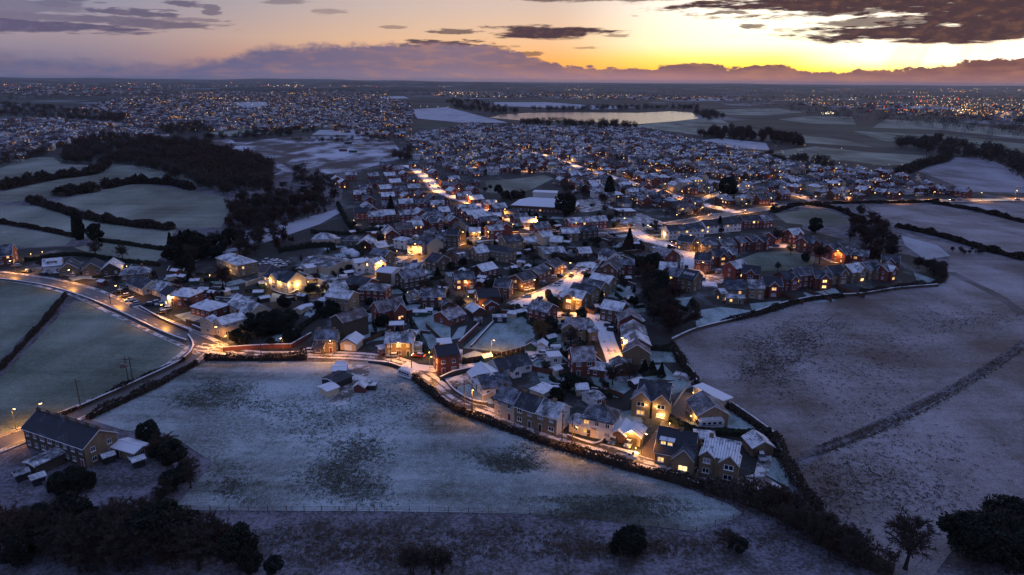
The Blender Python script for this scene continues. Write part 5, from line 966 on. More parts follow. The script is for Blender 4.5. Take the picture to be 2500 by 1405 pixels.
WL = [(660, 683, 2.6, 260, 'wall lamp on the floodlit cream house by its left bay'), (684, 690, 2.6, 260, 'wall lamp over the door of the floodlit cream house'), (702, 694, 2.6, 260, 'wall lamp by the right bay of the floodlit cream house'), (725, 694, 2.8, 400, 'wall lamp on the gable of the floodlit cream house'), (778, 697, 2.4, 260, 'lamp on the courtyard wall end'), (752, 688, 2.2, 260, 'lamp inside the courtyard wall'), (995, 714, 3.2, 320, 'lamp on the cream garage gable'), (1579, 981, 2.6, 300, 'left porch lamp of the twin gabled house'), (1601, 985, 2.6, 300, 'right porch lamp of the twin gabled house'), (1541, 1054, 3., 200, 'lamp above the stone garage door'), (1552, 1093, .9, 420, 'low drive lamp at the foot of the stone garage'), (1687, 1015, 2., 300, 'lamp in the porch arch of the large stone house'), (1693, 958, 2.2, 200, 'lamp on the stable range end'), (1615, 1017, 1.6, 220, 'gate lamp on the brown drive'), (1635, 1033, 1.3, 160, 'post lamp opposite the gate lamp'), (1603, 1083, 2., 260, 'lamp on the corner of the dormer house'), (1656, 1108, 2.2, 200, 'lamp in the dormer house porch'), (417, 716, 3.6, 500, 'brilliant wall lamp on the white main road house'), (545, 660, 2.2, 300, 'porch lamp of the large hip roofed house'), (512, 672, 2., 350, 'yard lamp shining on the snow drive'), (930, 575, 2.6, 500, 'orange lamp on the hedge lane gable'), (969, 613, 3.4, 500, 'lamp on a post above the parked cars'), (1157, 569, 2.4, 300, 'wall lamp on the glowing bungalow'), (1172, 568, 2.4, 300, 'second wall lamp on the glowing bungalow'), (1252, 588, 2.2, 260, 'lamp at the corner of the big dark roofed house'), (1188, 693, 2.4, 260, 'lamp in the red house garden behind the garden room'), (1143, 724, 2., 320, 'lamp beside the garden room drive'), (1108, 740, 2.2, 0, ''), (1140, 690, 2.2, 220, 'wall lamp of the red brick house over the lane'), (1275, 699, 2.4, 220, 'lamp by the lowest stepped semi door'), (1180, 745, 2.4, 200, 'lamp under the garden room gable'), (1048, 860, 1.6, 200, 'garden lamp by the round conservatory'), (1270, 568, 0, 0, ''), (1340, 497, 3., 900, 'floodlight under the school eaves'), (75, 620, 2.2, 500, 'garden lamp beyond the brick gabled house'), (103, 615, 2.2, 500, 'second garden lamp beyond the brick gabled house'), (309, 650, 3., 350, 'lamp over the pale hipped bungalow'), (864, 538, 2.6, 400, 'lamp in the wooded garden by the hedge lane'), (1640, 590, 2.4, 350, 'yard lamp at the estate entrance'), (1622, 572, 2.4, 300, 'orange lamp by the white terrace'), (1902, 573, 3., 400, 'lamp on the red estate gable'), (1800, 360, 4., 4000, 'floodlight on the upper farm buildings'), (1842, 362, 4., 3000, 'second floodlight on the upper farm buildings'), (1862, 388, 4., 2500, 'floodlight below the upper farm buildings')]
for a in WL:
    if a[3]: wall_lamp(*a)
upm = MB(); upm.tube((0, 0, 0), (0, 0, 9.), .15, .11, 8); UP = upm.mesh('pole', [MT['pole']])
uca = MB(); uca.box(-1.1, 1.1, -.06, .06, 8.2, 8.34); uca.box(-.9, -.84, -.04, .04, 8.34, 8.55); uca.box(.84, .9, -.04, .04, 8.34, 8.55); UCA = uca.mesh('crossarm', [MT['pole']])
POLES = {}
for i, (x, y, lb) in enumerate(((1372, 1078, 'beside the white end gable'), (1396, 1092, 'below the white house front wall'), (1134, 1000, 'on the lane verge, first of a pair'), (1153, 1002, 'on the lane verge, second of a pair'), (1693, 1168, 'before the dormer house'), (1005, 900, 'at the caravan corner'), (1081, 908, 'before the plain red house'), (640, 886, 'in the field hedge'), (315, 940, 'carrying a transformer in the left field, outer of two'), (326, 940, 'carrying a transformer in the left field, inner of two'), (198, 1000, 'on the field road'), (955, 888, 'twinned below the stone pair'), (270, 742, 'on the left main road'))):
    p = at(x, y); t = thing('utility_pole', 'wooden utility pole '+lb, 'pole', p, .4*i); obj('pole', UP, t); POLES[i] = p
    if i in (0, 4, 8, 9, 10): obj('crossarm', UCA, t)
    if i == 8: tb = MB(); tb.box(-.1, 1.6, -.45, .45, 5.6, 6.8); tb.build('transformer', MT['metal'], t)
def wire(a, b_, sag, label):
    mb = MB(); n = 12; pts = [a.lerp(b_, k/n)+Vector((0, 0, -4*sag*(k/n)*(1-k/n))) for k in range(n+1)]
    for p, q in zip(pts, pts[1:]): mb.tube(p, q, .035, n=3, cap=False)
    mb.build('overhead_wire', MT['trimdark'], label=label, cat='wire')
up_ = Vector((0, 0, 8.6))
wire(POLES[0]+up_, POLES[1]+up_, .5, 'overhead wire between the two poles by the white gable'); wire(POLES[2]+up_, POLES[0]+up_, 1.2, 'overhead wire along the lane terrace'); wire(POLES[1]+up_, POLES[4]+up_, 1.5, 'overhead wire along the lane to the dormer house')
# distant pylons
def pylon(px, py, h, label):
    p = at(px, py); t = thing('pylon', label, 'pylon', p, .5); mb = MB(); q = lambda z: 3.6*(1-z/h*.85)
    zs = [0, h*.3, h*.52, h*.68, h*.82, h]
    for z0, z1 in zip(zs, zs[1:]):
        C0 = [(sx*q(z0), sy*q(z0), z0) for sx, sy in ((-1, -1), (1, -1), (1, 1), (-1, 1))]; C1 = [(sx*q(z1), sy*q(z1), z1) for sx, sy in ((-1, -1), (1, -1), (1, 1), (-1, 1))]
        for i in range(4): mb.tube(C0[i], C1[i], .22, n=4); mb.tube(C0[i], C1[(i+1) % 4], .14, n=3); mb.tube(C0[(i+1) % 4], C1[i], .14, n=3)
    mb.build('lattice', MT['metal'], t)
    for z, w_ in ((h*.66, 8), (h*.8, 6.5), (h*.94, 5)):
        a_ = MB(); a_.tube((-w_, 0, z), (w_, 0, z), .2, n=4); a_.tube((-w_, 0, z), (0, 0, z+2), .14, n=3); a_.tube((w_, 0, z), (0, 0, z+2), .14, n=3); a_.build('crossarm', MT['metal'], t)
    return p
P1 = pylon(2412, 352, 44, 'steel lattice pylon at the right edge of the far fields'); P2 = pylon(2308, 318, 44, 'steel lattice pylon farther along the power line'); P3 = pylon(2350, 335, 44, 'steel lattice pylon between its two neighbours')
# ------------------------------------------------------------------ fences, walls, hedges
fp = MB(); fp.box(-.06, .06, -.06, .06, 0, 1.9); POST = {k: fp.mesh('post', [MT[k]]) for k in ('concrete', 'timber')}
def fence(px, label, h=1.75, step=1.83, post='concrete', panel='fencew', rails=False):
    L_ = [Vector((*xy(*p), 0)) for p in px]; t = thing('fence', label, 'fence', L_[0])
    d_ = 0; prev = None; pts = []
    for a, b_ in zip(L_, L_[1:]):
        n = max(1, round((b_-a).length/step)); pts += [a.lerp(b_, k/n) for k in range(n)]
    pts.append(L_[-1])
    for i, p in enumerate(pts):
        obj('post', POST[post], t, p-L_[0], 0, (1, 1, (h+.12)/1.9))
        if i+1 < len(pts):
            q = pts[i+1]; v = q-p; l = v.length
            if ('panel', panel, round(h, 2), rails) not in LD:
                mb = MB()
                if rails:
                    for z in (.35, .7, 1.05): mb.box(.0, 1., -.02, .02, z*h/1.2, z*h/1.2+.05)
                else:
                    for k in range(6): mb.box(k/6+.004, (k+1)/6-.004, -.02+(k % 2)*.008, .02+(k % 2)*.008, .08, h)
                    mb.box(0, 1, -.035, .035, h-.02, h+.05)
                LD['panel', panel, round(h, 2), rails] = mb.mesh('panel' if not rails else 'rail', [MT[panel]])
            obj('rail' if rails else 'panel', LD['panel', panel, round(h, 2), rails], t, p-L_[0], math.atan2(v.y, v.x), (l, 1, 1))
fence([(1128, 888), (1200, 878), (1282, 858)], 'lamp-lit fence with pale concrete posts below the paddock')
fence([(902, 762), (940, 775), (998, 790)], 'dark red panel fence below the brick cottage', panel='redwood')
fence([(1380, 742), (1412, 757), (1450, 770), (1465, 757)], 'panel fence with pale posts below the clipped hedge house')
fence([(1150, 772), (1200, 768), (1256, 752)], 'long grey close boarded fence above the paddock', panel='timber', post='timber')
fence([(1290, 905), (1340, 915), (1380, 918)], 'curved brown fence below the blue doored workshop lawn', panel='redwood', post='timber')
fence([(1700, 650), (1722, 672), (1745, 668)], 'orange brown timber fence at the estate bend', panel='fencew', post='timber')
fence([(1760, 738), (1830, 738)], 'grey boarded fence below the solar roofed house', panel='timber', post='timber')
fence([(1680, 940), (1715, 930)], 'white railing fence at the head of the brown drive', panel='barge', post='concrete', rails=True, h=1.2); fence([(1645, 995), (1665, 965), (1685, 940)], 'white railing fence climbing the brown drive', panel='barge', post='concrete', rails=True, h=1.2)
fence([(420, 1246), (700, 1247), (1000, 1248), (1240, 1254), (1400, 1263), (1560, 1282), (1700, 1298), (1790, 1268), (1812, 1254)], 'post and rail field fence across the foot of the frosty field', panel='timber', post='timber', rails=True, h=1.15, step=4.)
for i, (a, b_) in enumerate((((1040, 800), (1090, 850)), ((1320, 985), (1360, 978)), ((1470, 955), (1520, 975)), ((1540, 985), (1580, 1010)), ((1900, 720), (1960, 745)), ((1970, 715), (2030, 738)), ((2040, 705), (2110, 730)), ((880, 845), (940, 818)), ((840, 560), (890, 600)), ((1430, 615), (1480, 640)), ((1230, 640), (1290, 655)), ((1330, 590), (1400, 585)), ((455, 790), (500, 805)))):
    fence([a, b_], 'brown garden fence ' + ('beside the paddock', 'behind the cream terrace', 'below the orangery lawn', 'behind the pyramid roofed house', 'between the near estate gardens', 'beyond the near estate lawn', 'at the dark estate gardens', 'under the tall dark house', 'by the glass domes', 'by the brick bungalow', 'among the central sheds', 'behind the pale bungalow', 'by the junction gardens')[i], panel='fencew', post='timber')
def stone_wall(px, h, w_, label, mat='wallstone', cap=True):
    L_ = smooth_line([xy(*p) for p in px], 1.6); N = normals(L_); mb = MB(); r_ = random.Random(len(label)*7+int(px[0][0])); t = thing('stone_wall' if mat == 'wallstone' else 'garden_wall', label, 'wall', L_[0])
    k = 0
    for i, (p, n) in enumerate(zip(L_, N)):
        hh = h*(.9+.2*r_.random()); q = p-L_[0]
        for o, z in ((-w_/2, 0), (-w_*.42, hh), (w_*.42, hh), (w_/2, 0)): mb.v.append((q.x+n.x*o, q.y+n.y*o, z))
        if i:
            for j in range(3): mb.f.append((4*i-4+j, 4*i+j, 4*i+1+j, 4*i-3+j)); mb.m.append(0)
    mb.f += [(0, 1, 2, 3), (4*len(L_)-1, 4*len(L_)-2, 4*len(L_)-3, 4*len(L_)-4)]; mb.m += [0, 0]
    mb.build('coursing', MT[mat], t)
    if cap:
        cp = MB(); 
        for i in range(0, len(L_)-1):
            p = L_[i]-L_[0]; q = L_[i+1]-L_[0]; d_ = (q-p); n = N[i]
            cp.solid([p-n*w_*.5+Vector((0, 0, h)), q-n*w_*.5+Vector((0, 0, h)), q+n*w_*.5+Vector((0, 0, h)), p+n*w_*.5+Vector((0, 0, h))], [p-n*w_*.5+Vector((0, 0, h+.14)), q-n*w_*.5+Vector((0, 0, h+.14)), q+n*w_*.5+Vector((0, 0, h+.14)), p+n*w_*.5+Vector((0, 0, h+.14))])
        cp.build('coping', MT['roof_p'], t)
stone_wall([(1075, 930), (1110, 915), (1160, 905)], 1.3, .5, 'stone retaining wall above the lane bend'); stone_wall([(1090, 935), (1110, 958), (1150, 982), (1190, 990)], .9, .5, 'curved garden wall of the long white bungalow'); stone_wall([(1178, 978), (1215, 962)], 1.4, .5, 'pale wall between bungalow and terrace', 'cream')
stone_wall([(900, 886), (955, 892), (990, 905)], .8, .6, 'low dry stone wall between lane and caravan field'); stone_wall([(545, 858), (640, 852), (712, 850)], 1.5, .5, 'red brick garden wall lit by the lane lamp', 'brick'); stone_wall([(712, 850), (760, 822)], 1.5, .5, 'brick garden wall turning up beside the cottage', 'brick')
stone_wall([(1600, 1150), (1655, 1165), (1700, 1150)], .9, .35, 'low dark wall before the dormer house', 'wallstone'); stone_wall([(1385, 1068), (1450, 1090), (1475, 1075)], .8, .4, 'front garden wall of the pyramid roofed white house')
stone_wall([(730, 672), (800, 700)], 2., .35, 'long cream courtyard wall lit from within', 'cream'); stone_wall([(600, 700), (640, 688)], 2., .35, 'cream wall on the left of the courtyard', 'cream'); stone_wall([(665, 712), (700, 722), (735, 708)], .8, .35, 'low pillar wall in front of the floodlit house', 'dark'); stone_wall([(765, 712), (790, 696)], 1.8, .3, 'cream wall by the courtyard gate', 'cream')
stone_wall([(1640, 835), (1700, 808), (1800, 782), (1900, 748), (2000, 728), (2100, 722), (2190, 708), (2290, 700)], 1.2, .6, 'long field wall along the near estate gardens'); stone_wall([(460, 822), (472, 850), (440, 885), (330, 938), (190, 1000)], .9, .5, 'field wall round the junction corner'); stone_wall([(0, 684), (110, 700), (210, 730), (300, 768), (400, 815), (455, 835)], .8, .5, 'low field wall along the wet main road')
stone_wall([(470, 800), (505, 815)], 1.2, .4, 'lamp-lit garden wall by the cottage row', 'wallstone'); stone_wall([(340, 752), (400, 785), (460, 810)], 1., .4, 'roadside garden wall along the main road', 'wallstone'); stone_wall([(1120, 842), (1175, 790)], 1.2, .4, 'brick wall along the dark paddock drive', 'brick'); stone_wall([(1150, 850), (1205, 790)], 1., .4, 'stone wall on the paddock side of the drive'); stone_wall([(1650, 870), (1690, 915), (1700, 938)], 1.4, .4, 'boundary wall above the stable range'); stone_wall([(1760, 975), (1820, 1015), (1885, 1062)], 1.2, .4, 'boundary wall of the long frosty garden'); stone_wall([(1885, 1062), (1910, 1120), (1945, 1190)], 1.2, .5, 'field wall below the double garage')
# ------------------------------------------------------------------ vegetation
def leaf_quads(C, size, rng, flat=0.):
    """C (n,3) centres -> small randomly turned quads"""
    n = len(C); a = rng.normal(size=(n, 3)); a /= np.linalg.norm(a, axis=1)[:, None]; b_ = rng.normal(size=(n, 3)); b_ -= (b_*a).sum(1)[:, None]*a; b_ /= np.linalg.norm(b_, axis=1)[:, None]
    s = (size*(.6+.8*rng.random(n)))[:, None]; V = np.stack([C-a*s-b_*s*.6, C+a*s-b_*s*.6, C+a*s*.8+b_*s*.6, C-a*s*.8+b_*s*.6], 1).reshape(-1, 3)
    return V, np.arange(4*n).reshape(-1, 4)
def ever_proto(kind, n, seed):
    rng = np.random.default_rng(seed); trunk = MB()
    if kind == 'cone':
        trunk.tube((0, 0, 0), (0, 0, 8.5), .28, .06, 7); z = rng.random(n)**.8*9; ang = rng.random(n)*6.283; lay = np.sin(z*4.2)*.22
        r = (1-z/9.4)*(2.6+lay)*(.55+.45*rng.random(n)**.5)*(1+.18*np.sin(ang*5+z)); C = np.stack([r*np.cos(ang), r*np.sin(ang), z+.6], 1); return trunk, leaf_quads(C, .34, rng)
    if kind == 'column':
        trunk.tube((0, 0, 0), (0, 0, 8), .25, .08, 7); z = rng.random(n)*9; ang = rng.random(n)*6.283
        r = 1.7*np.sin(np.clip(z/9*.86+.14, 0, 1)*math.pi)**.6*(.7+.3*rng.random(n))*(1+.15*np.sin(ang*4+z*1.3)); C = np.stack([r*np.cos(ang), r*np.sin(ang), z+.3], 1); return trunk, leaf_quads(C, .34, rng)
    trunk.tube((0, 0, 0), (0, 0, 3.5), .32, .2, 7); Cs = []; m = 26
    for i in range(m):
        d = rng.normal(size=3); d /= np.linalg.norm(d); c = np.array((d[0]*2.6, d[1]*2.6, 4.2+d[2]*2.7)); rr_ = .7+1.0*rng.random()
        q = rng.normal(size=(n//m, 3)); q /= np.linalg.norm(q, axis=1)[:, None]; Cs.append(c+q*rr_*(.65+.35*rng.random((n//m, 1))))
    C = np.concatenate(Cs); C = C[C[:, 2] > .4]; return trunk, leaf_quads(C, .2, rng)
def bare_proto(seed, ntw, h=10., spread=1.0, wid=.075):
    """trunk, limbs reaching into a domed crown, branchlets, then fine twigs pointing outward"""
    r_ = random.Random(seed); trunk = MB(); br = MB(); tips = []; C = Vector((0, 0, h*.60)); R_ = Vector((h*.40*spread, h*.40*spread, h*.42))
    def shell(lo, hi):
        d = Vector((r_.gauss(0, 1), r_.gauss(0, 1), r_.gauss(.25, .8))).normalized(); k = r_.uniform(lo, hi)*(1+.18*math.sin(d.x*5+seed)*math.sin(d.y*4+d.z*3+seed))
        return C+Vector((d.x*R_.x, d.y*R_.y, d.z*R_.z))*k
    top = Vector((r_.gauss(0, .02)*h, r_.gauss(0, .02)*h, h*.33)); trunk.tube((0, 0, 0), (0, 0, h*.06), h*.040, h*.028, 8, cap=False); trunk.tube((0, 0, h*.06), top, h*.028, h*.021, 8, cap=False)
    for _ in range(9):
        e = shell(.35, .6); s = top.lerp(Vector((0, 0, h*.24)), r_.random()*.7); m_ = s.lerp(e, .5)+Vector((0, 0, -.02*h)); trunk.tube(s, m_, h*.013, h*.009, 5, cap=False); trunk.tube(m_, e, h*.009, h*.006, 5, cap=False)
        for _k in range(5):
            b0 = m_.lerp(e, r_.random()); q = shell(.62, .88)
            if (q-b0).length > h*.34: q = b0+(q-b0).normalized()*h*.34
            br.tube(b0, q, h*.0048, h*.003, 3, cap=False); tips.append((b0, q))
            for _j in range(2):
                c0 = b0.lerp(q, .4+.6*r_.random()); o = (c0-C).normalized(); w_ = c0+(o*.7+Vector((r_.gauss(0, .5), r_.gauss(0, .5), r_.gauss(.1, .4)))).normalized()*h*.13; br.tube(c0, w_, h*.003, h*.0018, 3, cap=False); tips.append((c0, w_))
    F3 = []
    for f in br.f: F3 += [(f[0], f[i], f[i+1]) for i in range(1, len(f)-1)]
    TV = []
    for k in range(ntw):
        p, q = tips[r_.randrange(len(tips))]; b0 = p.lerp(q, .2+.8*r_.random()); o = (b0-C).normalized()
        nd = (o*.55+Vector((r_.gauss(0, .6), r_.gauss(0, .6), r_.gauss(.15, .5)))).normalized(); l = h*.085*(.6+.9*r_.random()); s = nd.orthogonal().normalized(); s = (Matrix.Rotation(r_.random()*6.28, 3, nd) @ s)*wid
        TV += [tuple(b0-s), tuple(b0+s), tuple(b0+nd*l+s*.2)]
    n0 = len(br.v); TF = [(n0+3*i, n0+3*i+1, n0+3*i+2) for i in range(ntw)]
    return trunk, (np.array(br.v+TV, np.float32), np.array(F3+TF, np.int32))
PROTO = {}; RAW = {}
def reg(key, trunk, crown, leafmat, tag):
    RAW[key] = crown; PROTO[key] = (trunk.mesh('trunk', [MT['bark']], True), np_mesh('crown', crown[0], crown[1], [MT[leafmat]]))
for i in range(4): reg('bare%d' % i, *bare_proto(30+i, 3200, spread=.95+.1*i, wid=.06), 'twig', 0)
for i in range(2): reg('russet%d' % i, *bare_proto(50+i, 2400, spread=1., wid=.1), 'twigr', 0)
reg('tawny0', *bare_proto(61, 5200, h=10, spread=.72, wid=.10), 'twigb', 0)
for i in range(2): reg('cone%d' % i, *ever_proto('cone', 2600, 70+i), 'ever', 0)
reg('column0', *ever_proto('column', 2600, 75), 'ever', 0)
for i in range(3): reg('round%d' % i, *ever_proto('round', 7000, 80+i), 'ever', 0)
NAT = {'bare': 10.4, 'russet': 10.4, 'tawny': 10., 'cone': 9.6, 'column': 9.4, 'round': 8.}
def tree(kind, px, py, h, label, group=None, wx=1., name=None, p=None, rnd=random.Random(77)):
    ks = [k for k in PROTO if k.startswith(kind)]; k = rnd.choice(ks); s = h/NAT[kind]; p = at(px, py) if p is None else p
    nm = name or {'bare': 'bare_tree', 'russet': 'russet_tree', 'tawny': 'tawny_tree', 'cone': 'conifer', 'column': 'columnar_conifer', 'round': 'evergreen_tree'}[kind]
    if group: label = label+' near '+near(p); group = label
    t = thing(nm, label, 'tree' if 'bush' not in nm and 'shrub' not in nm else 'shrub', p, rnd.random()*6.28, group); t.scale = (s*wx, s*wx, s)
    obj('trunk', PROTO[k][0], t); obj('crown', PROTO[k][1], t); return t
def inpoly(x, y, P):
    c = False; j = len(P)-1
    for i in range(len(P)):
        if (P[i][1] > y) != (P[j][1] > y) and x < (P[j][0]-P[i][0])*(y-P[i][1])/(P[j][1]-P[i][1])+P[i][0]: c = not c
        j = i
    return c
def scatter(poly, n, rnd, mind=0.):
    xs = [p[0] for p in poly]; ys = [p[1] for p in poly]; out = []; tries = 0
    while len(out) < n and tries < n*60:
        tries += 1; x = rnd.uniform(min(xs), max(xs)); y = rnd.uniform(min(ys), max(ys))
        if not inpoly(x, y, poly): continue
        if mind and any((x-a)**2+((y-b_)*2.2)**2 < mind*mind for a, b_ in out): continue
        out.append((x, y))
    return out
rv = random.Random(5)
# named single trees
for a in (('tawny', 1318, 838, 9.5, 'tawny bushy willow standing in the frosty paddock corner'), ('column', 195, 585, 16, 'tall dark columnar evergreen by the field hedge'), ('round', 236, 592, 11, 'rounded dark evergreen beside the columnar one'), ('cone', 701, 838, 7, 'small pointed conifer on the frosted lawn'), ('column', 1487, 490, 19, 'tall dark cypress beside the school car park'), ('round', 1378, 530, 17, 'massive dark evergreen below the school hall'), ('cone', 955, 525, 13, 'twin pointed conifers above the hedge lane'), ('cone', 1535, 612, 12, 'pointed evergreen by the cul-de-sac head'), ('russet', 1530, 622, 9, 'rusty round tree below the pointed evergreen'), ('round', 1775, 483, 17, 'large dark evergreen among the upper village houses'), ('cone', 1755, 568, 10, 'dark conifer beside the white terraces'), ('round', 1990, 570, 10, 'dark evergreen pair beyond the estate'), ('russet', 1895, 600, 11, 'bare russet tree at the edge of the oval green'), ('russet', 2000, 645, 12, 'leafy russet tree at the right of the oval green'), ('bare', 1930, 622, 7, 'small bare tree growing on the oval green'), ('bare', 1898, 662, 5, 'little bare tree on the near edge of the green'), ('russet', 1697, 798, 7, 'orange leaved bush by the field wall'), ('russet', 545, 700, 11, 'brown leaved tree beside the yard lamp'), ('bare', 470, 640, 10, 'pale willow by the dark evergreens'), ('round', 390, 1200, 0, ''), ('bare', 2210, 1390, 13, 'wide bare oak at the foot of the right-hand field'), ('round', 1535, 1358, 6.8, 'dark rounded holly standing alone in the scrub', None, 1.0), ('round', 1503, 1352, 3., 'small holly bush beside the lone dark holly'), ('bare', 1778, 1340, 4.5, 'dark gorse clump on the scrub path', None, 1.5), ('round', 1798, 1345, 3.2, 'low evergreen gorse beside the dark gorse clump', None, 1.4), ('round', 1965, 640, 5, 'dark bush at the corner of the green'), ('bare', 1495, 940, 8, 'spreading bare tree behind the twin gabled house'), ('bare', 1535, 935, 8, 'bare tree beside the brick garden garage'), ('cone', 1614, 922, 5, 'small conifer on the snowy garden edge'), ('round', 1360, 985, 5, 'round shrub behind the lane terrace'), ('round', 950, 640, 6, 'clipped round evergreen on the main street'), ('bare', 300, 635, 9, 'bare tree behind the chalet bungalows'), ('bare', 235, 628, 10, 'bare tree beyond the steep gabled bungalows'), ('round', 265, 700, 0, '')):
    if a[3]: tree(*a)
# groups of individual trees: (kind mix, polygon, count, height range, label, group)
GRP = [('bare russet bare round', [(1580, 690), (1610, 690), (1640, 740), (1655, 800), (1640, 820), (1595, 800), (1580, 750)], 24, (7, 13), '# belt tree', 'trees of the dark belt'),
 ('round bare', [(1550, 640), (1590, 640), (1600, 690), (1560, 690)], 9, (5, 9), '# belt tree', 'trees of the dark belt top'),
 ('russet bare', [(2070, 540), (2120, 530), (2180, 580), (2190, 645), (2110, 650), (2075, 610)], 34, (6, 12), '# clump tree', 'trees of the field corner clump'),
 ('bare', [(2190, 645), (2290, 665), (2300, 695), (2250, 660)], 14, (4, 8), '# scrub tree', 'scrub trees at the estate end'),
 ('round cone bare', [(385, 640), (420, 605), (520, 600), (570, 590), (560, 620), (470, 660)], 22, (7, 12), '# clump tree', 'trees above the left main road'),
 ('bare', [(560, 575), (700, 560), (730, 570), (590, 640)], 24, (6, 10), 'thin # lane tree', 'thin trees of the snow lane'),
 ('round', [(560, 840), (600, 790), (700, 765), (770, 770), (700, 810), (640, 838), (570, 855)], 20, (4, 7), '# garden tree', 'garden evergreens at the junction'),
 ('round bare', [(590, 846), (700, 852), (740, 825), (760, 805), (640, 850)], 9, (2.5, 4), '# wall shrub', 'shrubs behind the brick wall'),
 ('round', [(780, 735), (840, 765), (800, 790), (730, 775)], 8, (3, 5), '# garden tree', 'evergreens below the conservatories'),
 ('bare bare bare russet round', [(0, 1310), (200, 1290), (380, 1310), (520, 1350), (640, 1404), (0, 1404)], 60, (6, 11), 'shadowed # wood tree', 'trees of the near shadowed wood'),
 ('bare round', [(2370, 1350), (2480, 1290), (2500, 1404), (2320, 1404)], 14, (7, 11), 'shadowed # corner tree', 'trees beyond the wide oak'),
 ('round', [(560, 1365), (740, 1375), (780, 1404), (600, 1404)], 6, (2.5, 4.5), '# wood edge bush', 'bushes at the wood edge'),
 ('bare', [(930, 1400), (1080, 1395), (1100, 1404), (940, 1404)], 6, (5, 7), '# sapling', 'saplings at the bottom of the scrub'),
 ('bare russet bare round', [(330, 1075), (430, 1105), (480, 1165), (470, 1215), (380, 1245), (440, 1175), (360, 1105)], 20, (3, 6.5), '# hedge tree', 'hedge trees of the old terrace'),
 ('round', [(140, 1190), (220, 1175), (240, 1200), (150, 1210)], 5, (4, 6), '# clump tree', 'evergreens behind the old terrace'),
 ('bare russet bare', [(1800, 1215), (1930, 1250), (2080, 1350), (2130, 1400), (2030, 1370), (1900, 1285)], 26, (4, 7.5), '# thorn tree', 'thorn trees of the broad hedge'),
 ('bare russet', [(550, 500), (700, 460), (820, 495), (790, 525), (640, 565), (560, 565)], 64, (7, 12), '# wood tree', 'bare trees above the snow lane'),
 ('russet', [(640, 605), (720, 580), (740, 605), (660, 622)], 6, (5, 8), 'reddish # tree', 'reddish trees behind the hip roofed house'),
 ('bare russet bare round', [(1200, 465), (1280, 485), (1270, 505), (1220, 490), (1180, 470)], 16, (5, 9), '# garden tree', 'trees left of the school hall'),
 ('bare russet', [(1350, 470), (1430, 470), (1480, 500), (1440, 500)], 9, (5, 9), '# garden tree', 'trees right of the school hall'),
 ('bare', [(2310, 612), (2350, 604), (2410, 612), (2420, 624), (2340, 624)], 16, (2., 3.6), '# thicket bush', 'thicket by the snowy track'),
 ('bare', [(1390, 515), (1450, 505), (1640, 560), (1500, 560)], 12, (4, 7), '# street tree', 'bare trees by the car park')]
for kinds, poly, n, hr, lb, gr in GRP:
    for x, y in scatter(poly, n, rv, 3):
        k = rv.choice(kinds.split()); d_ = {'bare': 'bare', 'russet': 'russet', 'round': 'evergreen', 'cone': 'conifer'}[k]
        h_ = rv.uniform(*hr); wx_ = rv.uniform(.85, 1.25); tree(k, x, y, h_, ('broad ' if wx_ > 1.1 else 'slim ' if wx_ < .97 else '')+('tall ' if h_ > hr[0]*.45+hr[1]*.55 else 'low ')+lb.replace('#', d_), gr+' ('+d_+')' if len(kinds.split()) > 1 else gr, wx=wx_)
# garden shrubs and trees, each standing free of the houses
def free(p, r):
    for x, y, q in BUILT:
        if (p.x-x)**2+(p.y-y)**2 < (q+r)**2: return False
    for L_, w_ in ROADS:
        for k in range(0, len(L_), 2):
            if (p.x-L_[k].x)**2+(p.y-L_[k].y)**2 < (w_/2+r+.6)**2: return False
    return True
GAR = [(60, 650), (200, 660), (420, 660), (620, 700), (800, 600), (900, 520), (1300, 520), (1600, 560), (1780, 590), (1600, 620), (1560, 700), (1560, 860), (1600, 920), (1480, 960), (1340, 960), (1300, 920), (1130, 870), (1010, 830), (900, 830), (860, 780), (620, 760), (430, 760), (250, 690)]
cnt = 0
for x, y in scatter(GAR, 420, rv, 9):
    p = at(x, y)
    if not free(p, 1.6) or cnt >= 130: continue
    if 1020 < x < 1310 and 770 < y < 870: continue
    k = rv.choice(('round', 'round', 'bare', 'cone', 'bare')); cnt += 1
    zone = 'left road' if x < 560 else 'inn quarter' if x < 950 else 'village centre' if y < 660 else 'lower village'
    tree(k, 0, 0, rv.uniform(2.2, 5.5) if k != 'bare' else rv.uniform(4, 7), {'round': 'dark rounded garden shrub', 'bare': 'small bare garden tree', 'cone': 'small garden conifer'}[k], {'round': 'rounded shrubs', 'bare': 'bare garden trees', 'cone': 'garden conifers'}[k]+' in the '+zone, wx=rv.uniform(.9, 1.5), name={'round': 'garden_shrub', 'bare': 'garden_tree', 'cone': 'garden_conifer'}[k], p=p)
# frosted lawns and paths between the houses
nl = 0
for x, y in scatter(GAR, 700, rv, 8):
    p = at(x, y)
    if not free(p, 2.2) or nl >= 170 or (1020 < x < 1310 and 770 < y < 870): continue
    nl += 1; a = rv.choice((.25, .45, -.2, .9)); c_, s_ = math.cos(a), math.sin(a); hw_, hl_ = rv.uniform(1.6, 3.6), rv.uniform(2.4, 5.5); mb = MB()
    mb.face([(p.x+u_*hl_*c_-v_*hw_*s_, p.y+u_*hl_*s_+v_*hw_*c_, .05+.00003*nl) for u_, v_ in ((-1, -1), (1, -1), (1.08, 1), (-.94, 1.1))]); mb.build('lawn' if nl % 3 else 'patio', MT['lawn'] if nl % 3 else MT['site'], kind='structure')
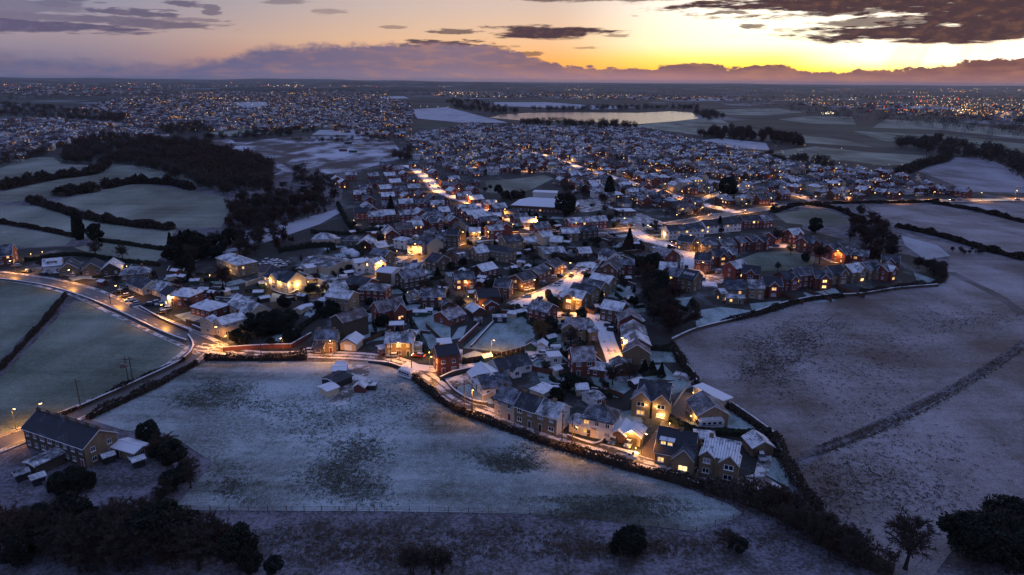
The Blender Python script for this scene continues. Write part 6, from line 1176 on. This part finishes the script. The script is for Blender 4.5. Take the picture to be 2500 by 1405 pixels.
# tussocks of rough grass: loose blades, nobody could count them
def tussocks(spots, label, mat, size):
    rng = np.random.default_rng(int(spots[0][0])); C = []
    for px, py, rx, ry, n in spots:
        sub_ = rng.normal(size=(14, 2))*.42
        for _ in range(n):
            sc0 = sub_[rng.integers(len(sub_))]; gx, gy = sc0[0]+rng.normal()*.22, sc0[1]+rng.normal()*.22; p = at(px+rx*gx, py+ry*gy); C += [(p.x+rng.normal()*.25, p.y+rng.normal()*.25, .03+.15*rng.random()) for _ in range(6)]
    V, F = leaf_quads(np.array(C), size, rng); V[:, 2] = np.abs(V[:, 2]); obj('rough_grass', np_mesh('rough_grass', V, F, [MT[mat]]), kind='stuff', label=label)
MT['tuss'] = plain('dead tussock grass', (.10, .07, .042), .95, var=.4); MT['tussg'] = plain('frosty tussock grass', (.12, .12, .085), .95, var=.4)
tussocks([(520, 970, 130, 45, 1300), (850, 1140, 150, 95, 2600), (1230, 1125, 120, 38, 1200), (1500, 1238, 230, 30, 1400), (560, 1180, 80, 60, 400), (750, 1010, 180, 60, 900), (1000, 1000, 150, 60, 500)], 'frosty tussocks in the front field', 'tussg', .11)
tussocks([(1890, 860, 130, 60, 900), (1980, 830, 150, 60, 700), (1850, 900, 100, 40, 400), (2280, 780, 200, 60, 500), (2200, 1150, 260, 120, 900), (2100, 900, 300, 120, 900)]+[(2000+x_*1., 1098-x_*.30-x_*x_*.00042+dy, 13, 4, 7) for x_ in range(0, 500, 6) for dy in (-8, 9)], 'brown tussocks in the big meadow', 'tuss', .12)
tussocks([(900, 1330, 480, 60, 2200), (1500, 1340, 350, 50, 1200), (2050, 1200, 90, 70, 300)], 'brown scrub grass below the field fence', 'tuss', .12)
# hedges
def hedge(px, h, w_, label, mat='hedge', dens=26, group=None, size=.22):
    L_ = smooth_line([xy(*p) for p in px], 1.5); N = normals(L_); rng = np.random.default_rng(abs(int(px[0][0]*13+px[0][1]))); t = thing('hedge', label, 'hedge', L_[0], 0, group)
    core = MB(); n = len(L_); ck = .68 if mat == 'bramble' else .96; pk = np.zeros(n); [pk.__iadd__(np.exp(-((np.arange(n)-c_)/1.6)**2)*a_) for c_, a_ in zip(rng.random(max(1, n//9))*n, .3+.9*rng.random(max(1, n//9)))]; und = (pk*.35 if mat == 'bramble' else 0.)+.12*np.sin(np.arange(n)*.37+rng.random()*6)+.1*np.sin(np.arange(n)*.83+rng.random()*6); rg = 1. if mat == 'bramble' else .35; hs = h*(.86+.25*rng.random(n)+und*rg*1.3); ws = w_*(.85+.3*rng.random(n)+und*rg)
    for i in range(n):
        q = L_[i]-L_[0]
        for o, z in ((-.42*ck, 0), (-.40*ck, .72*ck), (-.2*ck, .92*ck), (.2*ck, .92*ck), (.40*ck, .72*ck), (.42*ck, 0)): core.v.append((q.x+N[i].x*o*ws[i], q.y+N[i].y*o*ws[i], z*hs[i]))
        if i:
            for j in range(5): core.f.append((6*i-6+j, 6*i+j, 6*i+1+j, 6*i-5+j)); core.m.append(0)
    core.f += [tuple(range(6)), tuple(range(6*n-1, 6*n-7, -1))]; core.m += [0, 0]; core.build('branches', MT[mat], t)
    tot = sum((b_-a).length for a, b_ in zip(L_, L_[1:])); m = int(min(tot*dens*(1.+w_*.25), 16000)); idx = rng.random(m)*(n-1.001); i0 = idx.astype(int); fr = (idx-i0)[:, None]
    A = np.array([tuple(p-L_[0]) for p in L_]); NN = np.array([tuple(v) for v in N]); base = A[i0]*(1-fr)+A[i0+1]*fr
    an = rng.random(m)*math.pi; o = np.cos(an)*.5*ws[i0]*(1+(.6*rng.normal(size=m)*.5 if mat == 'bramble' else 0.)); z = (np.sin(an)**.6)*hs[i0]*(.85+(.45 if mat == 'bramble' else .2)*rng.random(m)); C = base+NN[i0]*o[:, None]; C[:, 2] = z
    V, F = leaf_quads(C, size, rng); obj('foliage', np_mesh('foliage', V, F, [MT[mat]]), t)
HG = [([(1000, 915), (1050, 962), (1110, 1002), (1180, 1030), (1260, 1060), (1350, 1092), (1440, 1118), (1530, 1145), (1620, 1170), (1720, 1195)], 1.5, 1.8, 'long brown hedge between the lane and the frosty field', 'bramble'),
 ([(500, 880), (580, 880), (680, 880), (750, 878)], 1.7, 1.8, 'dark hedge under the lane lamp beside the junction', 'bramble'), ([(480, 890), (400, 936), (300, 985), (215, 1025)], 1.6, 1.8, 'brown hedge along the right of the field road', 'bramble'), ([(450, 880), (330, 935), (180, 1003), (60, 1055)], .9, 1.1, 'low lit hedge along the left of the field road', 'bramble'),
 ([(1338, 718), (1345, 735), (1365, 745), (1385, 748)], 2.2, 2.6, 'thick clipped curved hedge beside the snowy cul-de-sac', 'hedge'), ([(1262, 752), (1290, 780), (1330, 800), (1360, 808)], 1.8, 1.5, 'dark hedge below the square red house', 'hedge'), ([(1128, 890), (1200, 880), (1280, 862)], .9, .9, 'low hedge at the foot of the lit fence', 'hedge'), ([(985, 760), (1010, 800), (1030, 850), (1052, 868)], 1.6, 1.4, 'dark hedge down the left of the paddock', 'hedge'),
 ([(1580, 855), (1640, 858)], 2., 1.6, 'green hedge at the foot of the brick row gardens', 'hedge'), ([(1640, 845), (1665, 890), (1700, 935)], 1.8, 1.8, 'brown hedge between the gardens and the big meadow', 'bramble'), ([(1620, 1018), (1680, 1052), (1760, 1062), (1880, 1062)], 1.8, 1.5, 'black clipped hedge behind the dormer house', 'hedge'), ([(1890, 1070), (1920, 1140), (1960, 1200), (2000, 1250)], 1.8, 2.2, 'dark hedge along the field below the double garage', 'bramble'),
 ([(1720, 1195), (1800, 1215), (1900, 1255), (2000, 1310), (2100, 1370), (2180, 1404)], 3., 5.5, 'broad black hedge running down to the bottom corner', 'bramble'), ([(680, 618), (760, 605), (820, 606)], 3., 2., 'long tall dark hedge behind the workshop', 'hedge'), ([(760, 570), (850, 574), (930, 562), (945, 553)], 2.4, 1.8, 'dark hedge along the upper lane', 'hedge'), ([(872, 605), (884, 625), (886, 632)], 3., 1.8, 'clipped conifer hedge beside the glass domes', 'hedge'),
 ([(1340, 628), (1400, 640), (1432, 638)], 2.4, 3., 'brown clipped hedge lit by a lane lamp', 'bramble'), ([(1610, 735), (1660, 755), (1680, 760)], 1.8, 1.8, 'dark hedge below the stone skylight house', 'hedge'), ([(1120, 568), (1180, 572), (1210, 570)], 1., .9, 'low lamp-lit hedge before the glowing bungalow', 'hedge'), ([(850, 730), (800, 760), (740, 800), (715, 830)], 1.8, 1.6, 'dark garden hedge above the brick wall', 'hedge'), ([(1400, 925), (1450, 950), (1490, 975)], 1.6, 1.2, 'garden hedge below the orangery', 'hedge'), ([(1210, 500), (1260, 520), (1330, 545)], 1.8, 1.4, 'dark hedge behind the stepping bungalows', 'hedge'),
 ([(75, 492), (160, 520), (270, 545), (420, 562)], 3., 4.5, 'thick dark field hedge in the left meadows', 'bramble'), ([(150, 480), (190, 470), (235, 470)], 4.5, 9, 'dark thicket on the left meadow', 'bramble'), ([(255, 462), (300, 452), (335, 448)], 4.5, 6, 'thicket at the top of the pale meadow', 'bramble'), ([(335, 448), (420, 452), (470, 465)], 4., 5, 'hedge trees along the top of the pale meadow', 'bramble'), ([(0, 545), (90, 560), (185, 580)], 1.6, 2., 'low dark hedge across the left meadow', 'bramble'), ([(245, 590), (330, 602), (400, 612)], 2.2, 2.2, 'dark straight hedge above the main road gardens', 'hedge'), ([(0, 465), (120, 440), (230, 425), (262, 400)], 5., 6, 'tall brown hedge along the field track', 'bramble'), ([(160, 722), (120, 775), (60, 840), (0, 905)], 1.2, 1.4, 'dark ditch hedge between the left fields', 'bramble'), ([(60, 640), (180, 625), (300, 640), (390, 650)], 2., 1.6, 'back garden hedge of the main road bungalows', 'hedge'),
 ([(1885, 520), (1960, 502), (2040, 512), (2110, 545)], 2., 2., 'field hedge below the right main road', 'bramble'), ([(2190, 555), (2300, 580), (2400, 610), (2500, 636)], 2., 2.4, 'long dark wall hedge across the right fields', 'bramble'), ([(2280, 498), (2380, 515), (2500, 545)], 1.8, 2., 'dark hedge between the upper right fields', 'bramble'), ([(2010, 500), (2150, 497), (2290, 494)], 1.4, 1.4, 'roadside hedge of the right main road', 'bramble'), ([(1690, 930), (1760, 985), (1890, 1072)], 1., 1.2, 'rough hedge bank of the big meadow', 'bramble'), ([(1760, 790), (1860, 768), (1960, 738), (2060, 726)], 1.4, 1.6, 'dark hedge inside the field wall', 'bramble'), ([(2100, 720), (2190, 706), (2295, 690), (2302, 650)], 1.6, 2., 'dark hedge round the last estate gardens', 'bramble'), ([(2190, 430), (2240, 410), (2300, 395), (2310, 385)], 5., 9, 'tree hedge beside the ploughed slope', 'bramble'), ([(1640, 800), (1700, 770), (1690, 740)], 1.5, 1.5, 'hedge between garden and orange bush', 'bramble'), ([(860, 560), (840, 530), (825, 500)], 2., 2., 'dark hedge by the path to the estate', 'hedge')]
for px_, h_, w_, lb, mt in HG: hedge(px_, h_, w_, lb, mt, dens=52 if px_[0][1] > 560 else 46, size=.2 if px_[0][1] > 560 else .5)
for i, (x, y) in enumerate(scatter(GAR, 260, rv, 12)):
    p = at(x, y)
    if not free(p, 2.5) or (1020 < x < 1310 and 770 < y < 870): continue
    a_ = rv.choice((.3, 1.9, .5, 2.1)); l_ = rv.uniform(4, 9); q = p+Vector((math.cos(a_), math.sin(a_), 0))*l_; 
    if not free((p+q)/2, 1.5): continue
    LL_ = [(p.x, p.y), (q.x, q.y)]; _xy = xy; xy = lambda a, b_: (a, b_); hedge(LL_, rv.uniform(1., 1.9), .9, 'short clipped garden hedge near '+near(p), 'hedge', group='short clipped garden hedges near '+near(p)); xy = _xy
wc = 0
for x, y in scatter(GAR, 420, rv, 11):
    p = at(x, y); a_ = rv.choice((.3, 1.9, .5, 2.1, -.2)); l_ = rv.uniform(5, 11); q = p+Vector((math.cos(a_), math.sin(a_), 0))*l_
    if wc >= 75 or not free(p, 1.2) or not free(q, 1.) or not free((p+q)/2, 1.) or (1020 < x < 1310 and 770 < y < 870): continue
    wc += 1; _xy = xy; xy = lambda a, b_: (a, b_); mk_ = rv.choice(('brick', 'wallstone', 'brown')); stone_wall([(p.x, p.y), (q.x, q.y)], rv.uniform(.7, 1.4), .3, 'short snow capped %s garden wall near %s' % ({'brick': 'red', 'wallstone': 'stone', 'brown': 'brown'}[mk_], near(p)), mk_); xy = _xy; bpy.data.objects
    ob_ = [o for o in COL.objects[-3:] if o.get('category') == 'wall'][-1]; ob_['group'] = ob_['label']
# small garden sheds scattered behind the houses
sc_ = 0
for x, y in scatter(GAR, 420, rv, 11):
    p = at(x, y)
    if not free(p, 2.6) or sc_ >= 90 or (1020 < x < 1310 and 770 < y < 870): continue
    sc_ += 1; wk = rv.choice('kogc'); house((x, y-6), None, 2.6, 2., .5, wk, 'p', 'small %s garden shed with snowy roof' % WORD[wk], name='garden_shed', cat='shed', rot=rv.choice((10, 35, -20, 80)), L=rv.uniform(2.6, 4.2), win=False, chim=0, barge=False, group='%s garden sheds' % WORD[wk])
# ------------------------------------------------------------------ upper village and far towns
EXC = [[(1180, 436), (1352, 425), (1310, 465), (1190, 474)], [(1270, 460), (1400, 460), (1490, 500), (1440, 530), (1270, 505)], [(1480, 505), (1640, 505), (1640, 560), (1480, 560)]]
T1 = [(1000, 392), (1005, 335), (1150, 306), (1290, 312), (1560, 318), (1700, 348), (1870, 388), (2010, 418), (2190, 428), (2340, 474), (2400, 480), (2100, 486), (1950, 494), (1800, 510), (1720, 530), (1640, 542), (1540, 522), (1420, 490), (1350, 465), (1350, 430), (1250, 428), (1170, 432), (1130, 430), (1060, 388)]
cand = []; grid = {}
def gfree(p, r):
    i, j = int(p.x//16), int(p.y//16)
    for a in (-1, 0, 1):
        for b_ in (-1, 0, 1):
            for q in grid.get((i+a, j+b_), ()):
                if (q.x-p.x)**2+(q.y-p.y)**2 < r*r: return False
    return True
for x, y, q in BUILT: grid.setdefault((int(x//16), int(y//16)), []).append(Vector((x, y, 0)))
def far_ok(p):
    for L_, w_ in ROADS[6:9]+ROADS[14:17]:
        for k in range(0, len(L_), 2):
            if (p.x-L_[k].x)**2+(p.y-L_[k].y)**2 < (w_/2+7.5)**2: return False
    return True
xs_ = [xy(*p) for p in T1]; r3 = random.Random(9)
x0_, x1_, y0_, y1_ = min(p[0] for p in xs_), max(p[0] for p in xs_), min(p[1] for p in xs_), max(p[1] for p in xs_)
yy = y0_
while yy < y1_:
    xx = x0_
    while xx < x1_:
        p = Vector((xx+r3.uniform(-3, 3), yy+r3.uniform(-3, 3)+xx*.12, 0)); xx += 13
        if inpoly(p.x, p.y, xs_) and not any(inpoly(p.x, p.y, [xy(*q) for q in E]) for E in EXC) and gfree(p, 10.5) and far_ok(p): cand.append(p); grid.setdefault((int(p.x//16), int(p.y//16)), []).append(p)
    yy += 17
cand.sort(key=lambda p: p.length)
MID = 110
def house_at(p, rot, L, w, e, r, wall, roof, label, **k):
    global at
    a0 = at; at = lambda *q: Vector((p.x, p.y, 0))
    try: return house((0, 0), None, w, e, r, wall, roof, label, rot=rot, L=L, **k)
    finally: at = a0
for i, p in enumerate(cand[:MID]):
    wl_ = r3.choice('rrrbwcr'); rf = r3.choice('ffdtf'); hp = r3.random() < .45; e_ = r3.choice((5., 5., 3.))
    house_at(p, r3.choice((24, 18, -64, 10, -70)), r3.uniform(7.8, 11.5), r3.uniform(6.6, 7.8), e_, 2.4, wl_, rf, '%s %s with %s %s roof' % (WORD[wl_], 'house' if e_ > 4 else 'bungalow', ROOFW[rf], 'hipped' if hp else 'gabled'), name='village_house', cat='house', hip=hp, lit=.2, chim=1, barge=wl_ in 'wr', sides=False, door=False, group='upper village: %s, %s, %s %s' % (WORD[wl_], 'two floors' if e_ > 4 else 'one floor', ROOFW[rf], 'hipped' if hp else 'gabled'))
# the rest of the houses, too many to count: one mesh
class Stuff:
    def __init__(s): s.V = []; s.F = []; s.M = []; s.n = 0
    def add(s, V, F, M): s.V.append(np.asarray(V, np.float32)); s.F.append(np.asarray(F, np.int32)+s.n); s.M.append(np.asarray(M, np.int32)); s.n += len(V)
    def build(s, name, mats, label=None, cat=None):
        if not s.V: return
        return obj(name, np_mesh(name, np.concatenate(s.V), np.concatenate(s.F), mats, np.concatenate(s.M)), kind='stuff', label=label, cat=cat)
SH = Stuff()
def stuff_house(x, y, L, w, e, r, ang, wm, rm, hip, nlit, rnd):
    hx, hy = L/2, w/2; o = .35; ix = hx-hy*.9 if hip else hx+.3; ix = max(ix, .2)
    V = [(-hx, -hy, 0), (hx, -hy, 0), (hx, hy, 0), (-hx, hy, 0), (-hx, -hy, e), (hx, -hy, e), (hx, hy, e), (-hx, hy, e), (-hx-o, -hy-o, e-.12), (hx+o, -hy-o, e-.12), (hx+o, hy+o, e-.12), (-hx-o, hy+o, e-.12), (-ix, 0, e+r), (ix, 0, e+r)]
    F = [(0, 1, 5, 4), (1, 2, 6, 5), (2, 3, 7, 6), (3, 0, 4, 7), (8, 9, 13, 12), (10, 11, 12, 13), (9, 10, 13, 13), (11, 8, 12, 12)]; Mi = [wm]*4+[rm, rm]+([rm, rm] if hip else [wm, wm])
    k = len(V)
    n = 4; fl = (1.5, 4.) if e > 4 else (1.5,)
    for z in fl:
        for i in range(n):
            xx = -hx+L*(i+.5)/n; ww = .6
            for s in ((-1,) if math.cos(ang) > 0 else (1,)):
                yy_ = s*(hy+.03); q = [(xx-ww, yy_, z-.6), (xx+ww, yy_, z-.6), (xx+ww, yy_, z+.6), (xx-ww, yy_, z+.6)]
                V += q; F.append((k, k+1, k+2, k+3)); k += 4; Mi.append(9 if rnd.random() < nlit else (8 if rnd.random() < .6 else 7))
    cx, cy = hx*.5, 0.; c = .4
    V += [(cx-c, -c, e+r-.9), (cx+c, -c, e+r-.9), (cx+c, c, e+r-.9), (cx-c, c, e+r-.9), (cx-c, -c, e+r+.9), (cx+c, -c, e+r+.9), (cx+c, c, e+r+.9), (cx-c, c, e+r+.9)]
    F += [(k, k+1, k+5, k+4), (k+1, k+2, k+6, k+5), (k+2, k+3, k+7, k+6), (k+3, k, k+4, k+7), (k+4, k+5, k+6, k+7)]; Mi += [1]*5
    V = np.array(V); ca, sa_ = math.cos(ang), math.sin(ang); R_ = np.array(((ca, sa_, 0), (-sa_, ca, 0), (0, 0, 1))); V = V @ R_; V[:, 0] += x; V[:, 1] += y; SH.add(V, F, Mi)
SMATS = [MT['brick'], MT['brown'], MT['white'], MT['cream'], MT['roof_f'], MT['roof_d'], MT['roof_t'], MT['frame'], MT['glass'], MT['lit']]
for p in cand[MID:]: stuff_house(p.x, p.y, r3.uniform(7.5, 12), r3.uniform(6.4, 7.8), r3.choice((5., 5., 3.)), 2.4, math.radians(r3.choice((24, 18, -64, 10, -70))), r3.choice((0, 0, 0, 1, 2, 3)), r3.choice((4, 4, 5, 6)), r3.random() < .45, .10, r3)
T2 = [(0, 300), (140, 285), (200, 262), (330, 235), (600, 225), (900, 228), (1000, 252), (1010, 285), (1000, 312), (930, 318), (780, 302), (640, 305), (520, 322), (420, 332), (300, 336), (180, 342), (110, 372), (60, 388), (0, 400)]
FP = [[(560, 250), (655, 249), (655, 264), (600, 268)], [(0, 255), (120, 262), (330, 290), (300, 305), (120, 292), (0, 285)], [(360, 318), (480, 305), (520, 325), (420, 335)]]
nT2 = 0
for x, y in scatter(T2, 5200, r3):
    if any(inpoly(x, y, q) for q in FP): continue
    p = at(x, y)
    if not gfree(p, 11): continue
    grid.setdefault((int(p.x//16), int(p.y//16)), []).append(p); nT2 += 1
    stuff_house(p.x, p.y, r3.uniform(8, 13), r3.uniform(6.5, 8), r3.choice((5., 5., 3.2)), 2.6, math.radians(r3.choice((-8, 82, -12, 10))), r3.choice((0, 0, 1, 0, 2, 3)), r3.choice((4, 4, 5, 5, 6, 6)), r3.random() < .3, .08, r3)
for poly, n in (([(0, 208), (300, 206), (700, 215), (980, 225), (900, 230), (500, 226), (200, 236), (0, 230)], 420), ([(1050, 225), (1500, 232), (1800, 238), (1900, 248), (1650, 246), (1300, 240), (1060, 236)], 420), ([(1900, 250), (2500, 258), (2500, 300), (2250, 285), (1950, 262)], 160)):
    for x, y in scatter(poly, n, r3):
        p = at(x, y); stuff_house(p.x, p.y, r3.uniform(10, 22), r3.uniform(8, 12), r3.choice((5., 6., 3.5)), 3, math.radians(r3.choice((-8, 82, 10))), r3.choice((0, 0, 1, 2, 3)), r3.choice((4, 4, 5, 6)), r3.random() < .3, .2, r3)
T5 = [(560, 312), (700, 300), (930, 312), (1000, 318), (1000, 345), (900, 332), (780, 316), (620, 322)]
for x, y in scatter(T5, 150, r3):
    p = at(x, y)
    if gfree(p, 11): grid.setdefault((int(p.x//16), int(p.y//16)), []).append(p); stuff_house(p.x, p.y, r3.uniform(8, 12), 7, r3.choice((5., 3.)), 2.4, math.radians(r3.choice((-8, 82, 10))), r3.choice((0, 1, 3)), r3.choice((4, 5, 6)), False, .1, r3)
for p in cand:            # garages and sheds in the back gardens of the upper village
    for _ in range(r3.choice((0, 1, 1, 2))):
        q = p+Vector((r3.uniform(-9, 9), r3.uniform(6, 11)*r3.choice((-1, 1)), 0))
        if gfree(q, 4.6): grid.setdefault((int(q.x//16), int(q.y//16)), []).append(q); stuff_house(q.x, q.y, r3.uniform(3, 6), r3.uniform(2.4, 3.6), 2.1, r3.choice((.15, 1.)), math.radians(r3.choice((24, -64))), r3.choice((0, 1, 3)), r3.choice((4, 4, 5)), False, 0., r3)
SH.build('distant_houses', SMATS, 'crowded snowy rooftops of the farther village and towns', 'houses')
# small garden outbuildings of the upper village: low boxes with snowy tops
# woods that read as one mass
def wood(name, poly, n, hr, label, keys, per=None, zsq=1.):
    S_ = Stuff(); rng = np.random.default_rng(len(poly)*7+n); rw = random.Random(n)
    for x, y in scatter(poly, n, rw):
        k = rw.choice(keys); V0, F0 = RAW[k]; V0 = np.asarray(V0); nat = NAT[k[:-1]]
        p = at(x, y); s = rw.uniform(*hr)/nat; a = rw.random()*6.283; R_ = np.array(((math.cos(a), math.sin(a), 0), (-math.sin(a), math.cos(a), 0), (0, 0, 1)))
        if per and len(F0) > per:
            sel = np.asarray(F0)[rng.permutation(len(F0))[:per]]; ids, inv = np.unique(sel, return_inverse=True); Vv = V0[ids]; Ff = inv.reshape(sel.shape)
        else: Vv, Ff = V0, np.asarray(F0)
        zz = V0[:, 2]; Vv = np.array(Vv); Vv[:, 2] = (Vv[:, 2]-zz.min())/(zz.max()-zz.min())*nat
        Vv = (Vv @ R_)*s*np.array((rw.uniform(1., 1.35), rw.uniform(1., 1.35), 1)); Vv = Vv+np.array((p.x, p.y, 0)); S_.add(Vv, Ff, np.zeros(len(Ff)))
    mk = {'b': 'twig', 'r': 'twigr' if keys[0].startswith('russ') else 'ever', 'c': 'ever'}[keys[0][0]]
    S_.build(name, [MT[mk]], label, 'wood')
TW = ['tw0', 'tw1', 'tw2']
for i, k in enumerate(TW):       # lighter wood trees: broad twigs, few of them
    _, cr = bare_proto(90+i, 620, wid=.2, spread=1.05); RAW['b'+k] = cr
NAT.update({'btw': 10.4}); BW = ['btw0', 'btw1', 'btw2']
RW = []
for i in range(2): _, cr = bare_proto(95+i, 520, wid=.24, spread=1.05); RAW['russtw%d' % i] = cr; RW.append('russtw%d' % i)
NAT['russtw'] = 10.4
wood('woodland', [(150, 400), (165, 360), (250, 338), (350, 338), (480, 350), (600, 385), (670, 415), (665, 455), (600, 475), (540, 480), (470, 455), (380, 420), (300, 402), (220, 405)], 560, (9, 15), 'broad dark bare wood above the left meadows', BW, 900)
wood('woodland', [(330, 345), (600, 385), (660, 420), (560, 460), (430, 410)], 120, (12, 17), 'russet trees inside the broad dark wood', RW, 900)
wood('woodland', [(1700, 335), (1760, 318), (1850, 325), (1950, 345), (1960, 360), (1860, 350), (1760, 345)], 110, (11, 17), 'brown wood belt behind the upper village', RW)
wood('woodland', [(1270, 305), (1330, 300), (1560, 312), (1540, 322), (1300, 315)], 70, (12, 20), 'dark trees along the lake shore', BW, 700)
wood('woodland', [(1080, 250), (1150, 246), (1200, 258), (1260, 272), (1280, 278), (1200, 282), (1120, 270)], 130, (13, 20), 'dark wood at the far left of the lake', BW, 500)
wood('woodland', [(1280, 272), (1480, 266), (1700, 262), (1720, 270), (1600, 271), (1400, 274)], 150, (12, 20), 'tree line on the far lake shore', BW, 420)
wood('woodland', [(1690, 278), (1730, 275), (1780, 290), (1730, 298)], 50, (12, 18), 'dark trees at the right end of the lake', BW, 500)
wood('woodland', [(2170, 352), (2280, 345), (2420, 372), (2500, 400), (2500, 440), (2440, 405), (2330, 385), (2200, 365)], 160, (11, 18), 'dark wood on the right-hand slope', BW, 600)
wood('woodland', [(1860, 385), (2010, 395), (2030, 415), (1960, 412), (1880, 395)], 40, (8, 13), 'trees behind the upper village roofs', BW, 700)
wood('woodland', [(470, 345), (560, 333), (770, 318), (770, 328), (600, 345)], 70, (8, 14), 'thin line of bare trees above the building site', BW, 600)
wood('woodland', [(700, 345), (900, 336), (960, 342), (940, 352), (760, 352)], 40, (6, 9), 'bare trees along the top of the building site', BW, 500)
wood('woodland', [(550, 500), (700, 462), (825, 490), (800, 520), (640, 565), (560, 568)], 260, (3, 7), 'tangled dark scrub under the snow lane wood', BW, 600)
wood('woodland', [(720, 410), (800, 425), (830, 460), (800, 480), (720, 450)], 60, (5, 9), 'scrub trees between the wood and the estate', BW, 800)
wood('woodland', [(960, 372), (1010, 368), (1000, 395), (960, 392)], 26, (6, 10), 'brown scrub at the estate edge', RW, 700)
wood('woodland', [(0, 380), (60, 372), (150, 345), (180, 350), (120, 385), (0, 410)], 60, (7, 12), 'dark trees at the edge of the left town', BW, 500)
wood('woodland', T1, 520, (3, 8), 'bare garden trees among the upper village houses', BW, 420)
wood('woodland', T2, 950, (6, 12), 'dark trees among the far town houses', BW, 170)
wood('woodland', [(0, 255), (120, 262), (330, 290), (300, 308), (120, 294), (0, 287)], 240, (12, 18), 'dark wooded valley in the far town', BW, 300)
wood('woodland', [(360, 318), (480, 305), (520, 325), (420, 335)], 90, (10, 16), 'dark trees beside the far town', BW, 300)
for poly, n, lb in (([(0, 208), (500, 206), (1000, 216), (1100, 240), (600, 228), (0, 250)], 1100, 'dark wooded ridges beyond the left town'), ([(1100, 214), (1800, 222), (2500, 232), (2500, 250), (1800, 244), (1100, 236)], 1000, 'dark trees and copses of the far plain'), ([(1780, 250), (2500, 262), (2500, 345), (2200, 310), (1850, 275)], 520, 'hedgerow trees of the right-hand plain')): wood('woodland', poly, n, (13, 24), lb, BW, 90)
# far street lamps and lit windows
LS = {0: Stuff(), 1: Stuff(), 2: Stuff()}
def glow(p, r, k):
    V = np.array([(r, 0, 0), (-r, 0, 0), (0, r, 0), (0, -r, 0), (0, 0, r), (0, 0, -r)])+np.array(p); F = [(0, 2, 4), (2, 1, 4), (1, 3, 4), (3, 0, 4), (2, 0, 5), (1, 2, 5), (3, 1, 5), (0, 3, 5)]; LS[k].add(V, F, [0]*8)
def glows(poly, n, z, px_r, kinds):
    cl = scatter(poly, max(2, n//9), r3)
    for x, y in scatter(poly, n//2, r3)+[(c[0]+r3.gauss(0, 16), c[1]+r3.gauss(0, .9)) for c in cl for _ in range(r3.choice((1, 2, 4, 9)))]:
        if y < 203: continue
        p = at(x, y); d_ = p.length; glow((p.x, p.y, r3.uniform(*z)), min(max(d_/FPX*px_r*r3.uniform(.35, 1.05), .2), 9.), r3.choice(kinds))
def lamp_lines(poly, n, k, jit):
    for x, y in scatter(poly, n, r3):
        p = at(x, y); a = r3.choice((.15, 1.7, -.1, .4))+r3.gauss(0, .1); c = r3.choice((0, 0, 0, 1))
        for i in range(r3.randrange(4, 11)):
            q = p+Vector((math.cos(a), math.sin(a), 0))*i*r3.uniform(28, 36)*jit; glow((q.x, q.y, 7), min(max(q.length/FPX*k*r3.uniform(.6, 1.), .2), 6.), c)
lamp_lines(T2, 34, .62, 1.); lamp_lines([(1900, 240), (2500, 246), (2500, 296), (2250, 286), (1950, 258)], 26, .8, 1.4); lamp_lines([(1050, 226), (1900, 246), (1650, 246), (1060, 240)], 10, .7, 1.5)
glows(T1, 420, (4, 7), .72, (0, 0, 0, 0, 1)); lamp_lines(T1, 24, .6, .9); glows(T2, 420, (5, 9), .7, (0, 0, 0, 0, 1))
glows([(0, 202), (700, 203), (1200, 208), (1250, 214), (700, 222), (0, 222)], 230, (6, 14), .65, (0, 0, 0, 1, 1, 2)); glows([(1200, 205), (2500, 216), (2500, 232), (1200, 222)], 150, (8, 14), .65, (0, 0, 0, 1))
glows([(1050, 225), (1500, 232), (1900, 248), (1650, 246), (1060, 240)], 120, (6, 10), .65, (0, 0, 0, 1)); glows([(1880, 232), (2500, 238), (2500, 300), (2250, 290), (1950, 258)], 330, (6, 10), .7, (0, 0, 0, 1, 0, 2)); glows([(2340, 272), (2470, 280), (2470, 292), (2340, 284)], 90, (6, 9), 1., (0, 0, 1)); glows([(2010, 283), (2040, 283), (2040, 288), (2010, 288)], 14, (6, 12), 1., (1,)); glows([(1095, 228), (1125, 228), (1125, 232), (1095, 232)], 16, (6, 12), 1., (0, 1))
for k, nm, mt in ((0, 'distant_street_lights', 'farlamp'), (1, 'distant_white_lights', 'farlampw'), (2, 'distant_red_lights', 'farlampr')): LS[k].build(nm, [MT[mt]], ('orange', 'white', 'red')[k]+' pinpoint lamps scattered over the far towns', 'lights')
# building site plant: coloured cabins and an excavator
for i, (x, y, c_, lb) in enumerate(((838, 370, 'redwood', 'rust red site container'), (862, 373, 'green', 'green site container'), (880, 356, 'cream', 'orange site cabin on the snow'), (850, 352, 'black', 'dark site cabin on the snow'))):
    p = at(x, y); t = thing('site_container', lb+' on the building site', 'container', p, .1*i); m_ = MB(); m_.box(-5, 5, -1.4, 1.4, 0, 2.9); 
    for k in range(12): m_.box(-4.9+k*.83, -4.6+k*.83, -1.46, -1.4, .2, 2.7)
    m_.build('shell', MT[c_], t); r_ = MB(); r_.box(-5.1, 5.1, -1.5, 1.5, 2.9, 3.05); r_.build('roof', MT['roof_p'], t)
# ------------------------------------------------------------------ haze
m = bpy.data.materials.new('haze'); m.use_nodes = True; n_ = m.node_tree; n_.nodes.clear(); pv = n_.nodes.new('ShaderNodeVolumePrincipled'); oo = n_.nodes.new('ShaderNodeOutputMaterial'); n_.links.new(pv.outputs[0], oo.inputs[1])
pv.inputs['Color'].default_value = (.78, .80, .86, 1); pv.inputs['Density'].default_value = HAZE = .000018; pv.inputs['Anisotropy'].default_value = .2
if HAZE_ON:
    mb = MB(); mb.box(-61000, 61000, -900, 61000, -12, 175); mb.build('haze', m, kind='stuff')
print('objects', len(bpy.data.objects), 'tris', sum(len(me.polygons) for me in bpy.data.meshes))
